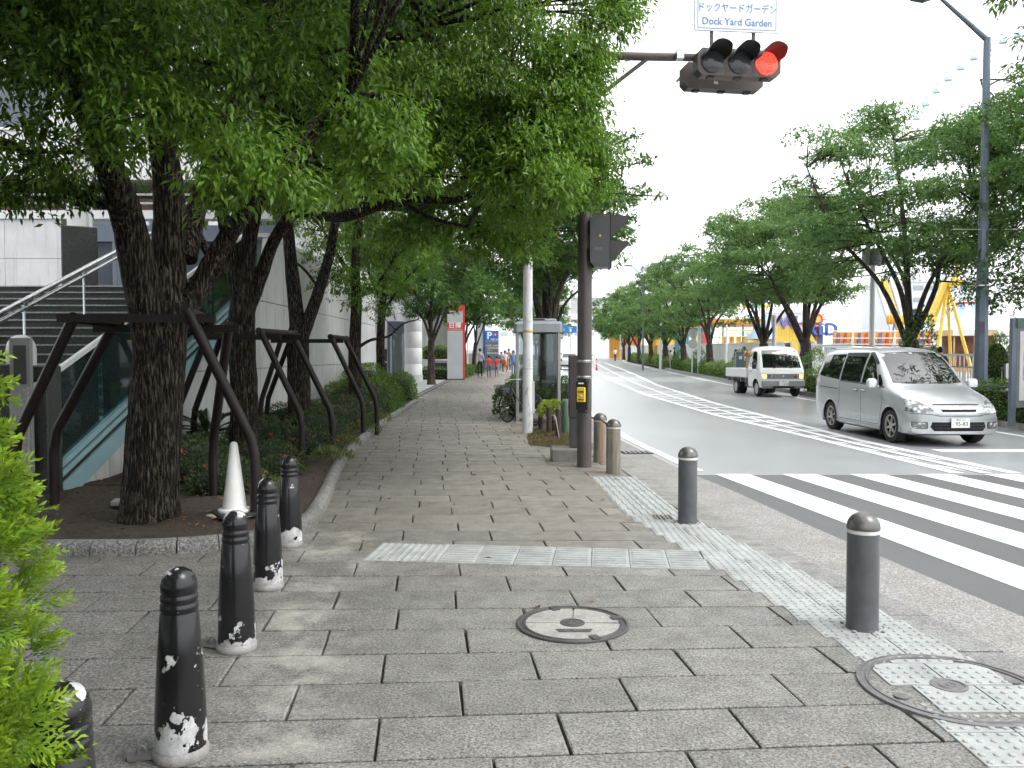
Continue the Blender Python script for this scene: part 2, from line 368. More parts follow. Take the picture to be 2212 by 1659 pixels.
# ---- pavers, laid in rows that swing a little at the near end
def tth(t): return float(np.interp(t, [2, 3.4, 4.6, 6.0, 7], [.085, .072, .045, 0, 0]))
def PM(s, t): return (s - .1 * (t - 5.2), t + tth(t) * s)
def chamfer(mb, poly, z0, z1, ch=.005):
    n = len(poly); c = (sum(p[0] for p in poly) / n, sum(p[1] for p in poly) / n); ins = []
    for p in poly:
        d = math.hypot(p[0] - c[0], p[1] - c[1]) or 1; f = max(0, 1 - ch * 1.6 / d); ins.append((c[0] + (p[0] - c[0]) * f, c[1] + (p[1] - c[1]) * f))
    P = [(p[0], p[1], z0 + zg(p[1])) for p in poly] + [(p[0], p[1], z1 - ch * .6 + zg(p[1])) for p in poly] + [(p[0], p[1], z1 + zg(p[1])) for p in ins]
    fs = [tuple(range(2 * n, 3 * n))]
    for k in (0, n):
        for i in range(n): j = (i + 1) % n; fs.append((k + i, k + j, k + n + j, k + n + i))
    return mb.add(P, fs)
def clipx(poly, fn, sign):
    out = []; n = len(poly)
    for i in range(n):
        a, b = poly[i], poly[(i + 1) % n]; da = sign * (a[0] - fn(a[1])); db = sign * (b[0] - fn(b[1]))
        if da <= 0: out.append(a)
        if da * db < 0: t = da / (da - db); out.append((a[0] + (b[0] - a[0]) * t, a[1] + (b[1] - a[1]) * t))
    return out
BL = [(2.6, 1.87), (3.4, 1.87), (4.4, 1.86), (5.2, 1.74), (6.4, 1.53), (7.3, 1.34), (8.5, 1.14), (10.84, 1.05)]           # left rim of the tactile band
def xb(y): return pw(BL, y) + .12 if y < 10.9 else (pw(KE, y) - .31 if y < 16 else pw(PR, y) + .1)
def xlft(y): return -7.5 if y < 6.95 else (pw(PL, y) - .14)
J = lambda: random.uniform(-.003, .003)
far = MB(); npv = 0; row = 0; t = 1.75
while t < 90:
    ln = .79 * (1 if t < 20 else 1); off = (row % 2) * .395 + random.uniform(-.07, .07); dpt = .39
    s = -8.6 + off
    while s < 9:
        L_ = ln + (random.choice([0, 0, 0, .0]))
        g = .0055 + random.uniform(0, .004); e = random.uniform(-.004, .004)
        q = [PM(s + g + J(), t + .0075 + J()), PM(s + L_ - g + J(), t + .0075 + J()), PM(s + L_ - g + e, t + dpt - .0075 + J()), PM(s + g + e, t + dpt - .0075 + J())]
        s += L_
        q = clipx(clipx(q, xb, 1), xlft, -1)
        if len(q) < 3: continue
        xs_ = [p[0] for p in q]; ys_ = [p[1] for p in q]
        if max(xs_) - min(xs_) < .05 or (max(ys_) < 2.1): continue
        uu = [proj((p[0], p[1], 0))[0] for p in q]
        if max(uu) < -120 or min(uu) > 2330: continue
        cx_, cy_ = sum(xs_) / len(q), sum(ys_) / len(q)
        if cx_ < -1.2 - .1 * 0 and cy_ > 7.2 and cx_ < pw(PL, cy_) - .3: continue
        z1 = random.uniform(-.002, .0015)
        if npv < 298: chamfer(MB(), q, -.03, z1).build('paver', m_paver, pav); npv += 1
        else: chamfer(far, q, -.03, z1)
    t += dpt; row += 1
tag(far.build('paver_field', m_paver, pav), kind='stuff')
# kerb border stones along the gutter
def kpiece(y0, y1):
    q = [(pw(KE, y0) - .3, y0), (pw(KE, y0) - .014, y0), (pw(KE, y1) - .014, y1), (pw(KE, y1) - .3, y1)]
    chamfer(MB(), q, -.03, random.uniform(.003, .006), .008).build('kerb_stone', m_kerb, pav)
y = 2.6
while y < 46: d = random.uniform(.58, .66); kpiece(y + .008, y + d - .008); y += d
# stone infill beside the tactile band
y = 2.7
while y < 10.7:
    d = .3; a = pw(BL, y + .15) + .62; b = pw(KE, y + .15) - .315
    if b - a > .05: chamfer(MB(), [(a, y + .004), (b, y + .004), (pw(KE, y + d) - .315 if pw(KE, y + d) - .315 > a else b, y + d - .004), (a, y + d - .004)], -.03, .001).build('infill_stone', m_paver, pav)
    y += d
# tactile tiles
def tile_mesh(kind):
    mb = MB(); chamfer(mb, [(-.1465, -.1465), (.1465, -.1465), (.1465, .1465), (-.1465, .1465)], -.02, .0, .004)
    if kind == 'dot':
        for i in range(5):
            for j in range(5): mb.lathe([(.016, 0), (.014, .005), (.008, .0075), (0, .0075)], 8, (-.12 + .06 * i, -.12 + .06 * j, -.0005), caps=False)
    else:
        for i in range(4):
            x = -.1125 + .075 * i; c = [(x - .017, -.13), (x + .017, -.13), (x + .017, .13), (x - .017, .13)]; chamfer(mb, c, -.001, .0075, .006)
    return mb.mesh('tactile_tile', m_tile)
T_dot, T_bar = tile_mesh('dot'), tile_mesh('bar')
MH2 = (2.15, 3.97)
y = 2.75
while y < 10.9:
    x = pw(BL, y) + .15
    for i in range(2):
        if math.hypot(x + .3 * i - MH2[0], y - MH2[1]) > .27:
            inst('tactile_tile', T_dot if y < 8.2 else T_bar, pav, (x + .3 * i, y, .006))
    y += .3
dx, dy = .2985, -.032
for i in range(9):
    for j in range(2):
        inst('tactile_tile', T_dot if i < 2 else T_bar, pav, (-1.02 + dx * i + .033 * j, 6.62 + dy * i + .298 * j, .006), math.atan2(dy, dx) + (math.pi / 2 if i >= 2 else 0))

# ---- white road markings, each laid as its own sheet
def line(name, xf, wd, ys, dz=-.014):
    return strip(MB(), lambda y: xf(y) - wd / 2, lambda y: xf(y) + wd / 2, ys, dz).build(name, m_paint, road)
ptc = MB(); strip(ptc, lambda y: pw(LE, y) + .004, lambda y: pw(RK, y) - .05, yr(1, 11.3, .7), -.0165, 3); ptc.build('asphalt_patch', m_patch, road)
for i in range(9):
    x0 = 2.8 + .925 * i; P = []
    for y in (11.36, 4.3): P += [(x0 + .135 * (11.36 - y), y), (x0 + .135 * (11.36 - y) + .465, y)]
    MB().add([(p[0], p[1], -.0125) for p in (P[0], P[1], P[3], P[2])], [(3, 2, 1, 0)]).build('crossing_stripe', m_paint, road)
LL = lambda y: pw(LE, y) + .2
line('edge_line', LL, .17, yr(11.7, 60, 1.5) + yr(64, 140, 8))
line('edge_line', lambda y: pw(RK, y) - .75, .15, yr(14, 60, 1.5) + yr(64, 140, 8))
cl = [(11.45, 6.2), (16.3, 6.0), (22, 5.42), (32, 5.1), (50, 5.65), (70, 6.75), (100, 9.0)]
cr = [(11.45, 7.0), (15.4, 6.72), (27, 6.55), (40, 7.0), (56, 8.3), (70, 9.3), (100, 11.2)]
CLf = lambda y: pw(cl, y); CRf = lambda y: pw(cr, y); CMf = lambda y: .5 * (CLf(y) + CRf(y))
for f in (CLf, CRf): line('lane_line', f, .19, yr(11.45, 60, 1.5) + yr(64, 100, 6))
line('lane_line', CMf, .15, yr(11.45, 60, 1.5) + yr(64, 100, 6), -.0125)
yy = 12.0
while yy < 62:
    for a, b in ((CLf, CMf), (CMf, CRf)):
        xa, xb_ = a(yy) + .12, b(yy + .5) - .12
        if xb_ - xa > .08:
            MB().add([(xa, yy, zg(yy) - .0135), (xb_, yy - .35, zg(yy) - .0135), (xb_, yy + .05, zg(yy + .4) - .0135), (xa, yy + .4, zg(yy + .4) - .0135)], [(0, 1, 2, 3)]).build('hatch_bar', m_paint, road)
    yy += 1.15
MB().b2((7.3, 14.0, -.0165), (10.15, 14.4, -.0135)).build('stop_line', m_paint, road)

# ---- planting bed, its rounded granite kerb, forecourt
KP = [(-7.5, 6.9), (-6, 6.82), (-5, 6.76), (-3.64, 6.7), (-2.9, 6.74), (-2.42, 6.92), (-2.13, 7.16), (-1.99, 7.55), (-1.97, 8.1), (-2.15, 9.5), (-2.4, 11.1), (-2.66, 13.2), (-2.86, 15.9), (-3.02, 20), (-3.12, 26.6)]
kpts = spline([(a, b, 0) for a, b in KP], 8)
kerb = MB().b2((-4.5, 6.78, -.05), (-4.4, 6.84, .02)).build('bed_kerb', m_kerb); tag(kerb, kind='structure')
prof = [(-.078, -.05), (-.078, .05), (-.066, .085), (-.04, .11), (-.012, .12), (.012, .12), (.04, .11), (.066, .085), (.078, .05), (.078, -.05)]
acc = 0; seg = [kpts[0]]; piece = []
for i in range(1, len(kpts)):
    acc += (kpts[i] - kpts[i - 1]).length; seg.append(kpts[i])
    if acc > (.29 if kpts[i].y < 7.0 else 1.5) or i == len(kpts) - 1: piece.append(seg); seg = [kpts[i]]; acc = 0
for sg in piece:
    if len(sg) < 2: continue
    mb = MB(); P = []; fs = []; n = len(prof)
    tt = [(sg[min(i + 1, len(sg) - 1)] - sg[max(0, i - 1)]).normalized() for i in range(len(sg))]
    for i, p in enumerate(sg):
        t_ = tt[i]; nr = Vector((t_.y, -t_.x, 0)); q = p + t_ * (.004 if i == 0 else (-.004 if i == len(sg) - 1 else 0))
        for a, b in prof: P.append(q + nr * a + Vector((0, 0, b + zg(p.y))))
    for i in range(len(sg) - 1):
        for k in range(n - 1): fs.append((i * n + k, i * n + k + 1, (i + 1) * n + k + 1, (i + 1) * n + k))
    fs += [tuple(range(n)), tuple((len(sg) - 1) * n + k for k in range(n))]
    mb.add(P, fs).build('kerb_stone', m_kerb, kerb, smooth=True, angle=50)
def bedz(x, y): return zg(y) + .055 + .035 * math.sin(x * 2.1 + y * 1.3) * math.sin(y * 1.7 - x) + .02 * math.sin(x * 7 + 1.3 * y) * math.sin(5.1 * y)
P = []; fs = []; ys = yr(6.75, 27, .18); nx = 26
for j, y in enumerate(ys):
    xr_ = float(np.interp(y, [6.75, 6.95, 7.2, 7.55] + [p.y for p in kpts if p.y > 7.6], [-3.2, -2.42, -2.15, -2.0] + [p.x - .02 for p in kpts if p.y > 7.6])); xl_ = -8.0 if y < 9.9 else -5.25
    for i in range(nx + 1): x = xl_ + (xr_ - xl_) * i / nx; P.append((x, y, bedz(x, y) + random.uniform(-.008, .008)))
for j in range(len(ys) - 1):
    for i in range(nx): fs.append((j * (nx + 1) + i, j * (nx + 1) + i + 1, (j + 1) * (nx + 1) + i + 1, (j + 1) * (nx + 1) + i))
tag(MB().add(P, fs).build('planting_bed', m_soil, smooth=True, angle=80), kind='structure')
fc = tag(strip(MB(), -14, lambda y: pw(PL, y) - .02, yr(27.2, 60, 2), -.012, 3).build('forecourt', m_joint), kind='structure')
yy = 27.25
while yy < 46:
    x = pw(PL, yy) - .35; MB().b2((x + .03, yy, zg(yy) - .02), (x + .32, yy + 1.48, zg(yy) + .012)).build('border_slab', m_kerb, fc)
    xx = x - .3; MB().b2((xx + .05, yy, zg(yy) - .02), (xx + .22, yy + 1.48, zg(yy) + .004)).build('drain_channel', pm('drain_steel', (.16, .165, .17), .5), fc)
    xx -= .02
    for i in range(5): MB().b2((xx - .98, yy, zg(yy) - .02), (xx - .01, yy + 1.48, zg(yy) + .008)).build('plaza_slab', m_plaza, fc); xx -= 1.0
    yy += 1.5

# ---- fallen leaves and twigs on the pavement and bed
n = 1500; bx = rng.uniform(-5.2, 1.8, n); by = rng.uniform(2.5, 13, n); bz = np.array([(bedz(a, b) + .012 if (b > 7.4 and a < pw(PL, b) - .2) else .012) for a, b in zip(bx, by)])
keep0 = None; dd = np.stack([rng.normal(0, 1, n), rng.normal(0, 1, n), rng.normal(0, .1, n)], 1); nn = np.stack([rng.normal(0, .15, n), rng.normal(0, .15, n), np.ones(n)], 1)
keep = ((bx < -2.1) & (by > 7.1)) | (rng.uniform(0, 1, n) < .03)
lf = leaf_mesh('fallen_leaves', np.stack([bx, by, bz], 1)[keep], dd[keep], nn[keep], rng.uniform(.035, .085, keep.sum()), rng.uniform(.014, .034, keep.sum()), rng.uniform(0, 1, keep.sum()), leafm('dead_leaf', (.1, .05, .022), (.34, .2, .09), .1, .8))
tag(lf, 'scattered brown fallen leaves on the soil and the paving', 'leaves', kind='stuff')
# ================================================================ LEFT SIDE: bollards, cone, stairs, building, signs
def peelm():
    k = NT('black_peeling_paint'); o = k.obj(); oi = k.n('ObjectInfo'); sx = k.n('SeparateXYZ', Vector=o)
    vadd = k.n('VectorMath', operation='ADD'); k.put(vadd.inputs[0], o); k.put(vadd.inputs[1], oi.outputs['Location'])
    n1 = k.noise(vadd.outputs[0], 7.5, 5, .62); n2 = k.noise(vadd.outputs[0], 26, 4, .7)
    band = k.n('MapRange', interpolation_type='SMOOTHSTEP'); [k.put(band.inputs[i], x) for i, x in ((0, sx.outputs[2]), (1, .25), (2, .1), (3, 0.), (4, 1.))]
    cap = k.n('MapRange', interpolation_type='SMOOTHSTEP'); [k.put(cap.inputs[i], x) for i, x in ((0, sx.outputs[2]), (1, .72), (2, .755), (3, 0.), (4, .62))]
    f = k.math('ADD', k.math('MULTIPLY', k.math('ADD', band.outputs[0], cap.outputs[0]), .2), k.math('ADD', n1, k.math('MULTIPLY', n2, .12)))
    msk = k.ramp(f, .722, .73); chips = k.ramp(k.noise(vadd.outputs[0], 90, 2), .755, .765)
    wht = k.mix(k.ramp(k.noise(vadd.outputs[0], 12, 4, .7), .4, .65), (.62, .63, .65), (.33, .32, .31))
    c = k.mix(k.math('MAXIMUM', msk, chips), k.mix(n2, (.006, .006, .007), (.016, .016, .018)), wht)
    k.set(Base_Color=c, Specular_IOR_Level=.5); k.put(k.b.inputs['Roughness'], k.ramp(msk, 0, 1, (.2,) * 3, (.6,) * 3)); k.bump(msk, -.0015, 1.); return k.mat
m_peel = peelm(); m_iron = pm('worn_steel', (.3, .3, .3), .5, .7, var=.3, scale=14); m_base = pm('bollard_shoe', (.42, .41, .4), .6, .2, var=.4, scale=18, fine=.2)
BP = [(-1.17, 2.12), (-1.34, 3.3), (-1.52, 4.52), (-1.7, 5.72), (-1.89, 7.0)]
BLab = ['black tapered bollard half hidden by the bright green shrub, nearest the camera', 'black tapered bollard with peeling white foot, second of the row from the camera', 'black tapered bollard in the middle of the row, in front of the white cone',
        'black tapered bollard with flaked white and silver foot, fourth of the row', 'black tapered bollard farthest of the row, standing against the planting bed kerb']
body = MB().lathe([(.1, .045), (.101, .052), (.098, .2), (.088, .4), (.074, .585), (.071, .59), (.071, .597), (.0745, .602), (.073, .622), (.0695, .626), (.0695, .633), (.073, .638), (.0715, .658), (.068, .662), (.068, .669), (.0715, .674), (.071, .7), (.064, .728), (.048, .752), (.025, .765), (0, .768)], 32).mesh('body', m_peel, True, 50)
shoe = MB().lathe([(.106, 0), (.108, .008), (.108, .03), (.103, .036), (.1, .046)], 32).mesh('base_ring', m_base, True, 50)
mb = MB().box((-.15, .0, .012), (.1, .035, .022)); mb.box((-.185, .0, .03), (.03, .03, .02)); mb.tube(spline([(-.13, 0, .02), (-.14, 0, .05), (-.16, 0, .052), (-.165, 0, .02)], 4), .005, 6)
hasp = mb.mesh('lock_hasp', m_iron)
for i, (x, y) in enumerate(BP):
    b = thing('bollard', (x, y, .002), BLab[i], 'bollard', 'black bollards along the paving', rz=.25 * math.sin(i * 2))
    inst('body', body, b, rz=i * 1.9); inst('base_ring', shoe, b); inst('lock_hasp', hasp, b)
# traffic cone
cp = gp(507, 1112, .08); c = thing('traffic_cone', (cp.x, cp.y, bedz(cp.x, cp.y) + .01), 'white traffic cone on a black rubber base standing on the soil', 'cone')
m_cone = pm('cone_white', (.82, .82, .8), .45, var=.05, scale=10)
MB().lathe([(.15, .035), (.155, .05), (.15, .065), (.118, .07), (.112, .085), (.036, .68), (.03, .7), (.012, .712), (0, .713)], 28).build('cone_body', m_cone, c, True, 35)
MB().rbox((0, 0, .022), (.36, .36, .028), .02, rz=.6).build('rubber_base', pm('cone_rubber', (.03, .03, .03), .8), c)
MB().rbox((.0, .0, .004), (.38, .38, .012), .02, rz=.95).build('foam_pad', pm('cone_pad', (.6, .56, .4), .8), c)
# flat slab of stone by the stair foot
tag(MB().rbox((-3.95, 8.6, .1), (.42, .2, .045), .01, rz=.25).build('stone_slab', pm('slab', (.28, .29, .28), .7)), 'grey flat stone slab lying on the soil left of the biggest trunk', 'slab')

# ---- steel pipe props round the street trees
m_brown = pm('brown_steel', (.016, .012, .011), .45, var=.25, scale=6, spec=.3)
def bent(a, b, zb, zt):     # leg: upright from foot a to zb, then leaning to the head b
    return spline([(a[0], a[1], -.05), (a[0], a[1], zb * .5), (a[0], a[1], zb - .1)], 3) + spline([(a[0] + (b[0] - a[0]) * .06, a[1] + (b[1] - a[1]) * .06, zb + .12), (b[0], b[1], zt)], 4)
def prop(loc, legs, beams, label, r=.05, rz=0):
    t = thing('tree_prop', loc, label, 'tree prop', 'pipe props round the trunks', rz)
    for a, b, zb, zt in legs: MB().tube(bent(a, b, zb, zt), r, 12).build('leg', m_brown, t, True, 60)
    for p, q, kind in beams:
        mb = MB()
        if kind == 'plate': d = Vector(q) - Vector(p); mb.box((Vector(p) + Vector(q)) / 2, (d.length, .03, .075), math.atan2(d.y, d.x))
        else: mb.tube([p, q], r * .95, 12)
        mb.build('crossbeam', m_brown, t, kind != 'plate', 60)
        if kind != 'plate':
            for e in (p, q):
                d = (Vector(q) - Vector(p)).normalized(); mb = MB().tube([Vector(e) - d * .015, Vector(e) + d * .015], r * 1.12, 12); mb.build('clamp_ring', m_brown, t, True, 60)
    return t
T1 = (-3.5, 8.0)
prop((T1[0], T1[1], zg(8)), [((-1.3, -.05), (-.62, -.2), .72, 1.98), ((-1.28, .6), (-.55, .45), .72, 1.95), ((1.02, -.05), (.5, -.35), .7, 2.05), ((.2, 1.1), (.6, .5), .6, 1.95)],
     [((-.72, -.3, 1.93), (.75, -.3, 2.0), 'plate'), ((-.72, .36, 1.88), (.75, .36, 1.9), 'plate'), ((-.6, -.25, 1.97), (-.53, .5, 1.95), 'pipe'), ((.5, -.36, 2.04), (.42, .45, 1.97), 'pipe')], 'dark brown pipe prop around the biggest trunk nearest the camera')
T2, T3 = (-4.15, 12.6), (-4.05, 16.2)
prop((T2[0], T2[1], 0), [((-.95, -.1), (-.4, -.2), .65, 1.95), ((-.9, .5), (-.36, .3), .65, 1.95), ((.98, -.15), (.42, -.3), .65, 1.98), ((1.3, .5), (.72, .35), .65, 1.95)],
     [((-.6, -.22, 1.9), (.7, -.22, 1.9), 'plate'), ((-.6, .3, 1.9), (.9, .3, 1.9), 'plate'), ((.4, -.32, 1.98), (.74, .38, 1.96), 'pipe'), ((-.4, -.22, 1.96), (-.35, .32, 1.96), 'pipe')], 'dark brown pipe prop around the second trunk')
prop((T3[0], T3[1], 0), [((-.85, -.1), (-.4, -.2), .65, 1.95), ((-.9, .5), (-.36, .3), .65, 1.95), ((1.15, -.1), (.58, -.25), .65, 1.95), ((1.3, .6), (.72, .35), .65, 1.95)],
     [((-.6, -.22, 1.9), (.8, -.22, 1.9), 'plate'), ((.56, -.27, 1.98), (.74, .38, 1.96), 'pipe'), ((-.4, -.22, 1.96), (-.35, .32, 1.96), 'pipe')], 'dark brown pipe prop around the third trunk, farthest along the bed')

# ---- staircase
m_gran = pm('dark_granite', (.062, .066, .063), .45, var=.35, scale=2.2, fine=.2); m_tread = pm('granite_tread', (.46, .47, .465), .5, var=.3, scale=2.5, fine=.2)
m_aqua = pm('aqua_steel', (.27, .43, .47), .35, .1, var=.12, scale=2); m_sglass = glassy('stair_glass', (.5, .82, .84), .9); m_steel = pm('bright_steel', (.62, .62, .62), .25, 1., var=.1, scale=5)
def concrete(name, base):
    k = NT(name); p = k.pos(); a = k.noise(p, 1.4, 5, .65); mp = k.n('Mapping'); mp.inputs['Scale'].default_value = (3.2, 3.2, .18); k.put(mp.inputs[0], p)
    st = k.noise(mp.outputs[0], 2.4, 4, .65); c = k.mix(k.ramp(a, .3, .7), sc3(base, .86), sc3(base, 1.08)); c = k.mix(k.math('MULTIPLY', k.ramp(st, .5, .72), .55), c, sc3(base, .5))
    k.set(Base_Color=c, Roughness=.75); k.bump(k.noise(p, 90, 2), .002, .4); return k.mat
m_conc = concrete('white_concrete', (.56, .57, .56)); m_panel = concrete('white_panel', (.68, .69, .69)); m_white = pm('white_paint', (.74, .75, .75), .5, var=.08, scale=2)
st = thing('staircase', (-5.3, 8.85, 0), 'grey granite outdoor staircase with glass and steel railings, left behind the trees', 'staircase')
X0 = -5.3
for k in range(20):
    MB().b2((-9.5, .4 * k, .15 * k - .1), (-.02, .4 * k + .4, .15 * k + .15 - .03)).build('riser', m_gran, st)
    MB().b2((-9.5, .4 * k - .015, .15 * k + .121), (-.02, .4 * k + .4, .15 * k + .15)).build('tread', m_gran, st); MB().b2((-9.5, .4 * k - .035, .15 * k + .126), (-.02, .4 * k - .0155, .15 * k + .152)).build('nosing', m_tread, st)
MB().b2((-9.5, 8.0, 2.7), (-.02, 11.5, 3.0)).build('landing', m_tread, st)
def slope(mb, x, y0, y1, n0, n1, th):        # band in the stair's slope; n0..n1 heights over the nosing line
    z = lambda y: .375 * y + .08
    return mb.ext([(x, y0, z(y0) + n0), (x, y1, z(y1) + n0), (x, y1, z(y1) + n1), (x, y0, z(y0) + n1)], (th, 0, 0))
for n0, n1 in ((.02, .09), (-.09, -.02), (-.42, -.17)): slope(MB(), .02, .35, 8.2, n0, n1, .12).build('stringer', m_aqua, st)
slope(MB(), .04, .35, 8.2, -.17, .02, .07).build('stringer_gap', pm('gap_dark', (.02, .02, .02), .8), st)
for i in range(6): slope(MB(), .07, .4 + i * 1.3, .4 + i * 1.3 + 1.27, .09, 1.08, .015).build('glass_pane', m_sglass, st)
slope(MB(), .05, .2, 8.2, 1.09, 1.15, .05).build('top_rail', m_white, st)
hr = lambda y: .375 * y + .08
for zz, r in ((.92, .042), (.8, .035)):
    MB().tube([(-2.2, -.2, hr(-.2) + zz), (-2.2, 8.4, hr(8.4) + zz)], r, 10).build('handrail', m_steel, st, True)
for y in (.3, 2.1, 3.9, 5.7, 7.5):
    MB().tube([(-2.2, y, hr(y) - .1), (-2.2, y, hr(y) + .84)], .02, 8).build('rail_post', m_steel, st, True)
    MB().tube([(-2.2 + .06 * math.cos(a), y + .06 * math.sin(a), hr(y) + .86) for a in np.linspace(0, 6.28, 13)], .01, 6).build('rail_collar', m_steel, st, True)
# retaining wall under and beyond the stair: concrete panels with open joints
wl = thing('panel_wall', (-5.22, 9.2, 0), 'long white concrete panel wall behind the planting bed', 'wall')
MB().ext([(-.3, .2, -.1), (-.3, 23, -.1), (-.3, 23, 4.1), (-.3, 8.7, 4.1), (-.3, 8.5, 2.75), (-.3, 1.2, .02)], (.17, 0, 0)).build('wall_core', pm('wall_joint', (.12, .12, .12), .8), wl)
zt = lambda y: .375 * (y + .35) + .08 - .43
ys_ = [0.1, 1.5] + [1.5 + 1.9 * i for i in range(1, 12)]
for i in range(len(ys_) - 1):
    a, b = ys_[i] + .006, ys_[i + 1] - .006
    for lo, hi in ((-.1, 1.35), (1.365, 2.75), (2.765, 4.15)):
        poly = []
        for y in np.linspace(a, b, 5): poly.append((y, min(hi, zt(y)) if y < 8.6 else hi))
        if max(p[1] for p in poly) <= lo + .02: continue
        pts = [(-.12, a, lo), (-.12, b, lo)] + [(-.12, y, max(z, lo + .001)) for y, z in reversed(poly)]
        MB().ext(pts, (.12, 0, 0)).build('wall_panel', m_conc, wl)
MB().b2((-.32, 8.6, 4.155), (.02, 22.6, 4.24)).build('coping', m_panel, wl)
# building at the stair head
bl = thing('entrance_building', (-10, 19.2, 0), 'white panelled building with grey windows at the head of the stairs', 'building')
m_gwin = pm('grey_window_frame', (.19, .22, .28), .4, .3, var=.1); m_wg = glassy('window_glass', (.35, .42, .5), .35); m_dark = pm('dark_room', (.03, .035, .04), .6)
MB().b2((-6, 0, 0), (4.4, .3, 2.98)).build('base_wall', m_gran, bl)
for i in range(4):
    for lo, hi in ((3.0, 3.85), (3.86, 4.75)): MB().b2((-5.6 + i * 1.31, -.06, lo), (-4.3 + i * 1.31, .2, hi)).build('wall_panel', m_panel, bl)
for i in range(4):
    x = -.36 + i * 1.25; f = MB(); f.b2((x, -.02, 3.0), (x + .1, .18, 4.62)); f.b2((x + 1.14, -.02, 3.0), (x + 1.24, .18, 4.62)); f.b2((x + .1, -.02, 3.0), (x + 1.14, .18, 3.25)); f.b2((x + .1, -.02, 4.25), (x + 1.14, .18, 4.62))
    wn = f.build('window', m_gwin, bl); MB().b2((x + .1, .1, 3.25), (x + 1.14, .12, 4.25)).build('pane', m_wg, wn)
    MB().b2((x + .02, .2, 3.0), (x + 1.2, .22, 4.6)).build('room_dark', m_dark, wn)
    if i in (1,):
        MB().b2((x + .2, .075, 3.32), (x + 1.0, .09, 4.2)).build('notice_board', m_white, wn); MB().b2((x + .2, .068, 3.72), (x + 1.0, .074, 3.77)).build('red_band', pm('notice_red', (.5, .08, .06), .5), wn)
        for r_ in range(6): MB().b2((x + .25, .066, 3.8 + .06 * r_), (x + .25 + .3 + .3 * ((r_ * 7) % 3) / 2, .0735, 3.815 + .06 * r_)).build('notice_line', pm('notice_ink', (.25, .3, .35), .5), wn)
MB().b2((-5.8, -.1, 4.76), (4.4, .3, 4.95)).build('cornice', m_white, bl)
for z in (5.1, 5.3): MB().b2((-6, -.02, z), (4.4, .04, z + .05)).build('parapet_rail', m_steel, bl)
MB().b2((-6, .1, 4.96), (4.4, .9, 5.25)).build('planter_wall', pm('brown_planter', (.16, .1, .08), .8, var=.4, scale=6), bl)
# tall block rising behind
tb = thing('office_tower', (-16, 27, 0), 'pale grey office block rising behind the big trees', 'building')
MB().b2((-9, 0, 0), (9.5, 14, 26)).build('tower_wall', m_panel, tb)
for fl in range(6):
    for i in range(7):
        w_ = MB().b2((-8.5 + i * 2.55, -.03, 5.6 + fl * 3.4), (-8.5 + i * 2.55 + 1.9, .02, 7.3 + fl * 3.4)).build('window', m_wg, tb); MB().b2((-8.55 + i * 2.55, -.06, 5.5 + fl * 3.4), (-6.55 + i * 2.55, -.031, 5.58 + fl * 3.4)).build('sill', m_white, w_)
pd = thing('unseen_shade_block', (-14, -4, 0), 'unseen pale podium block added left of the camera to shade the paving', 'building')  # unseen block added to cut sky light on the near-left paving
MB().b2((-6, -10, 0), (4.8, 11.5, 13)).build('wall', m_panel, pd)
for i in range(8):
    for z in (1, 5, 9): MB().b2((4.81, -9.3 + 2.6 * i, z), (4.86, -7.4 + 2.6 * i, z + 2.4)).build('window', m_wg, pd)
# column on a granite plinth by the stair head
cl_ = thing('round_column', (-8.95, 17.2, 2.98), 'white round column on a dark granite plinth at the stair head', 'column')
MB().rbox((0, 0, .62), (.66, .66, 1.3), .02, rz=.5).build('plinth', m_gran, cl_); MB().cyl((0, 0), .22, 1.27, 9, 24).build('shaft', m_white, cl_, True); MB().tube([(.3, -.1, 1.27), (.3, -.1, 9)], .035, 8).build('drain_pipe', m_white, cl_, True)
# stone post with white hood
pp = at(62, 1070, 9.2); ps = thing('entry_post', (pp.x, 9.2, .03), 'granite entry post with a white domed hood and metal panel beside the stairs', 'post')
MB().rbox((-.12, 0, .75), (.26, .3, 1.5), .015).build('stone_block', m_gran, ps); MB().rbox((.16, .06, .74), (.24, .3, 1.48), .015).build('stone_block', m_gran, ps)
MB().lathe([(.15, 1.48), (.15, 1.66), (.135, 1.73), (.1, 1.79), (.05, 1.815), (0, 1.82)], 24, (-.08, .05, 0)).build('hood', m_white, ps, True, 60)
mt = pm('post_metal', (.33, .34, .33), .5, .4, var=.15); MB().b2((-.05, -.22, .3), (.17, -.16, 1.78)).build('metal_panel', mt, ps)
MB().b2((.0, -.235, 1.28), (.13, -.221, 1.7)).build('panel_recess', pm('recess', (.06, .06, .06), .5), ps); MB().ext([(-.03, -.221, .3), (.16, -.221, .3), (.16, -.221, 1.25), (-.03, -.221, 1.12)], (0, -.05, 0)).build('sloped_plate', pm('plate_grey', (.36, .36, .35), .7, var=.3, scale=30), ps)

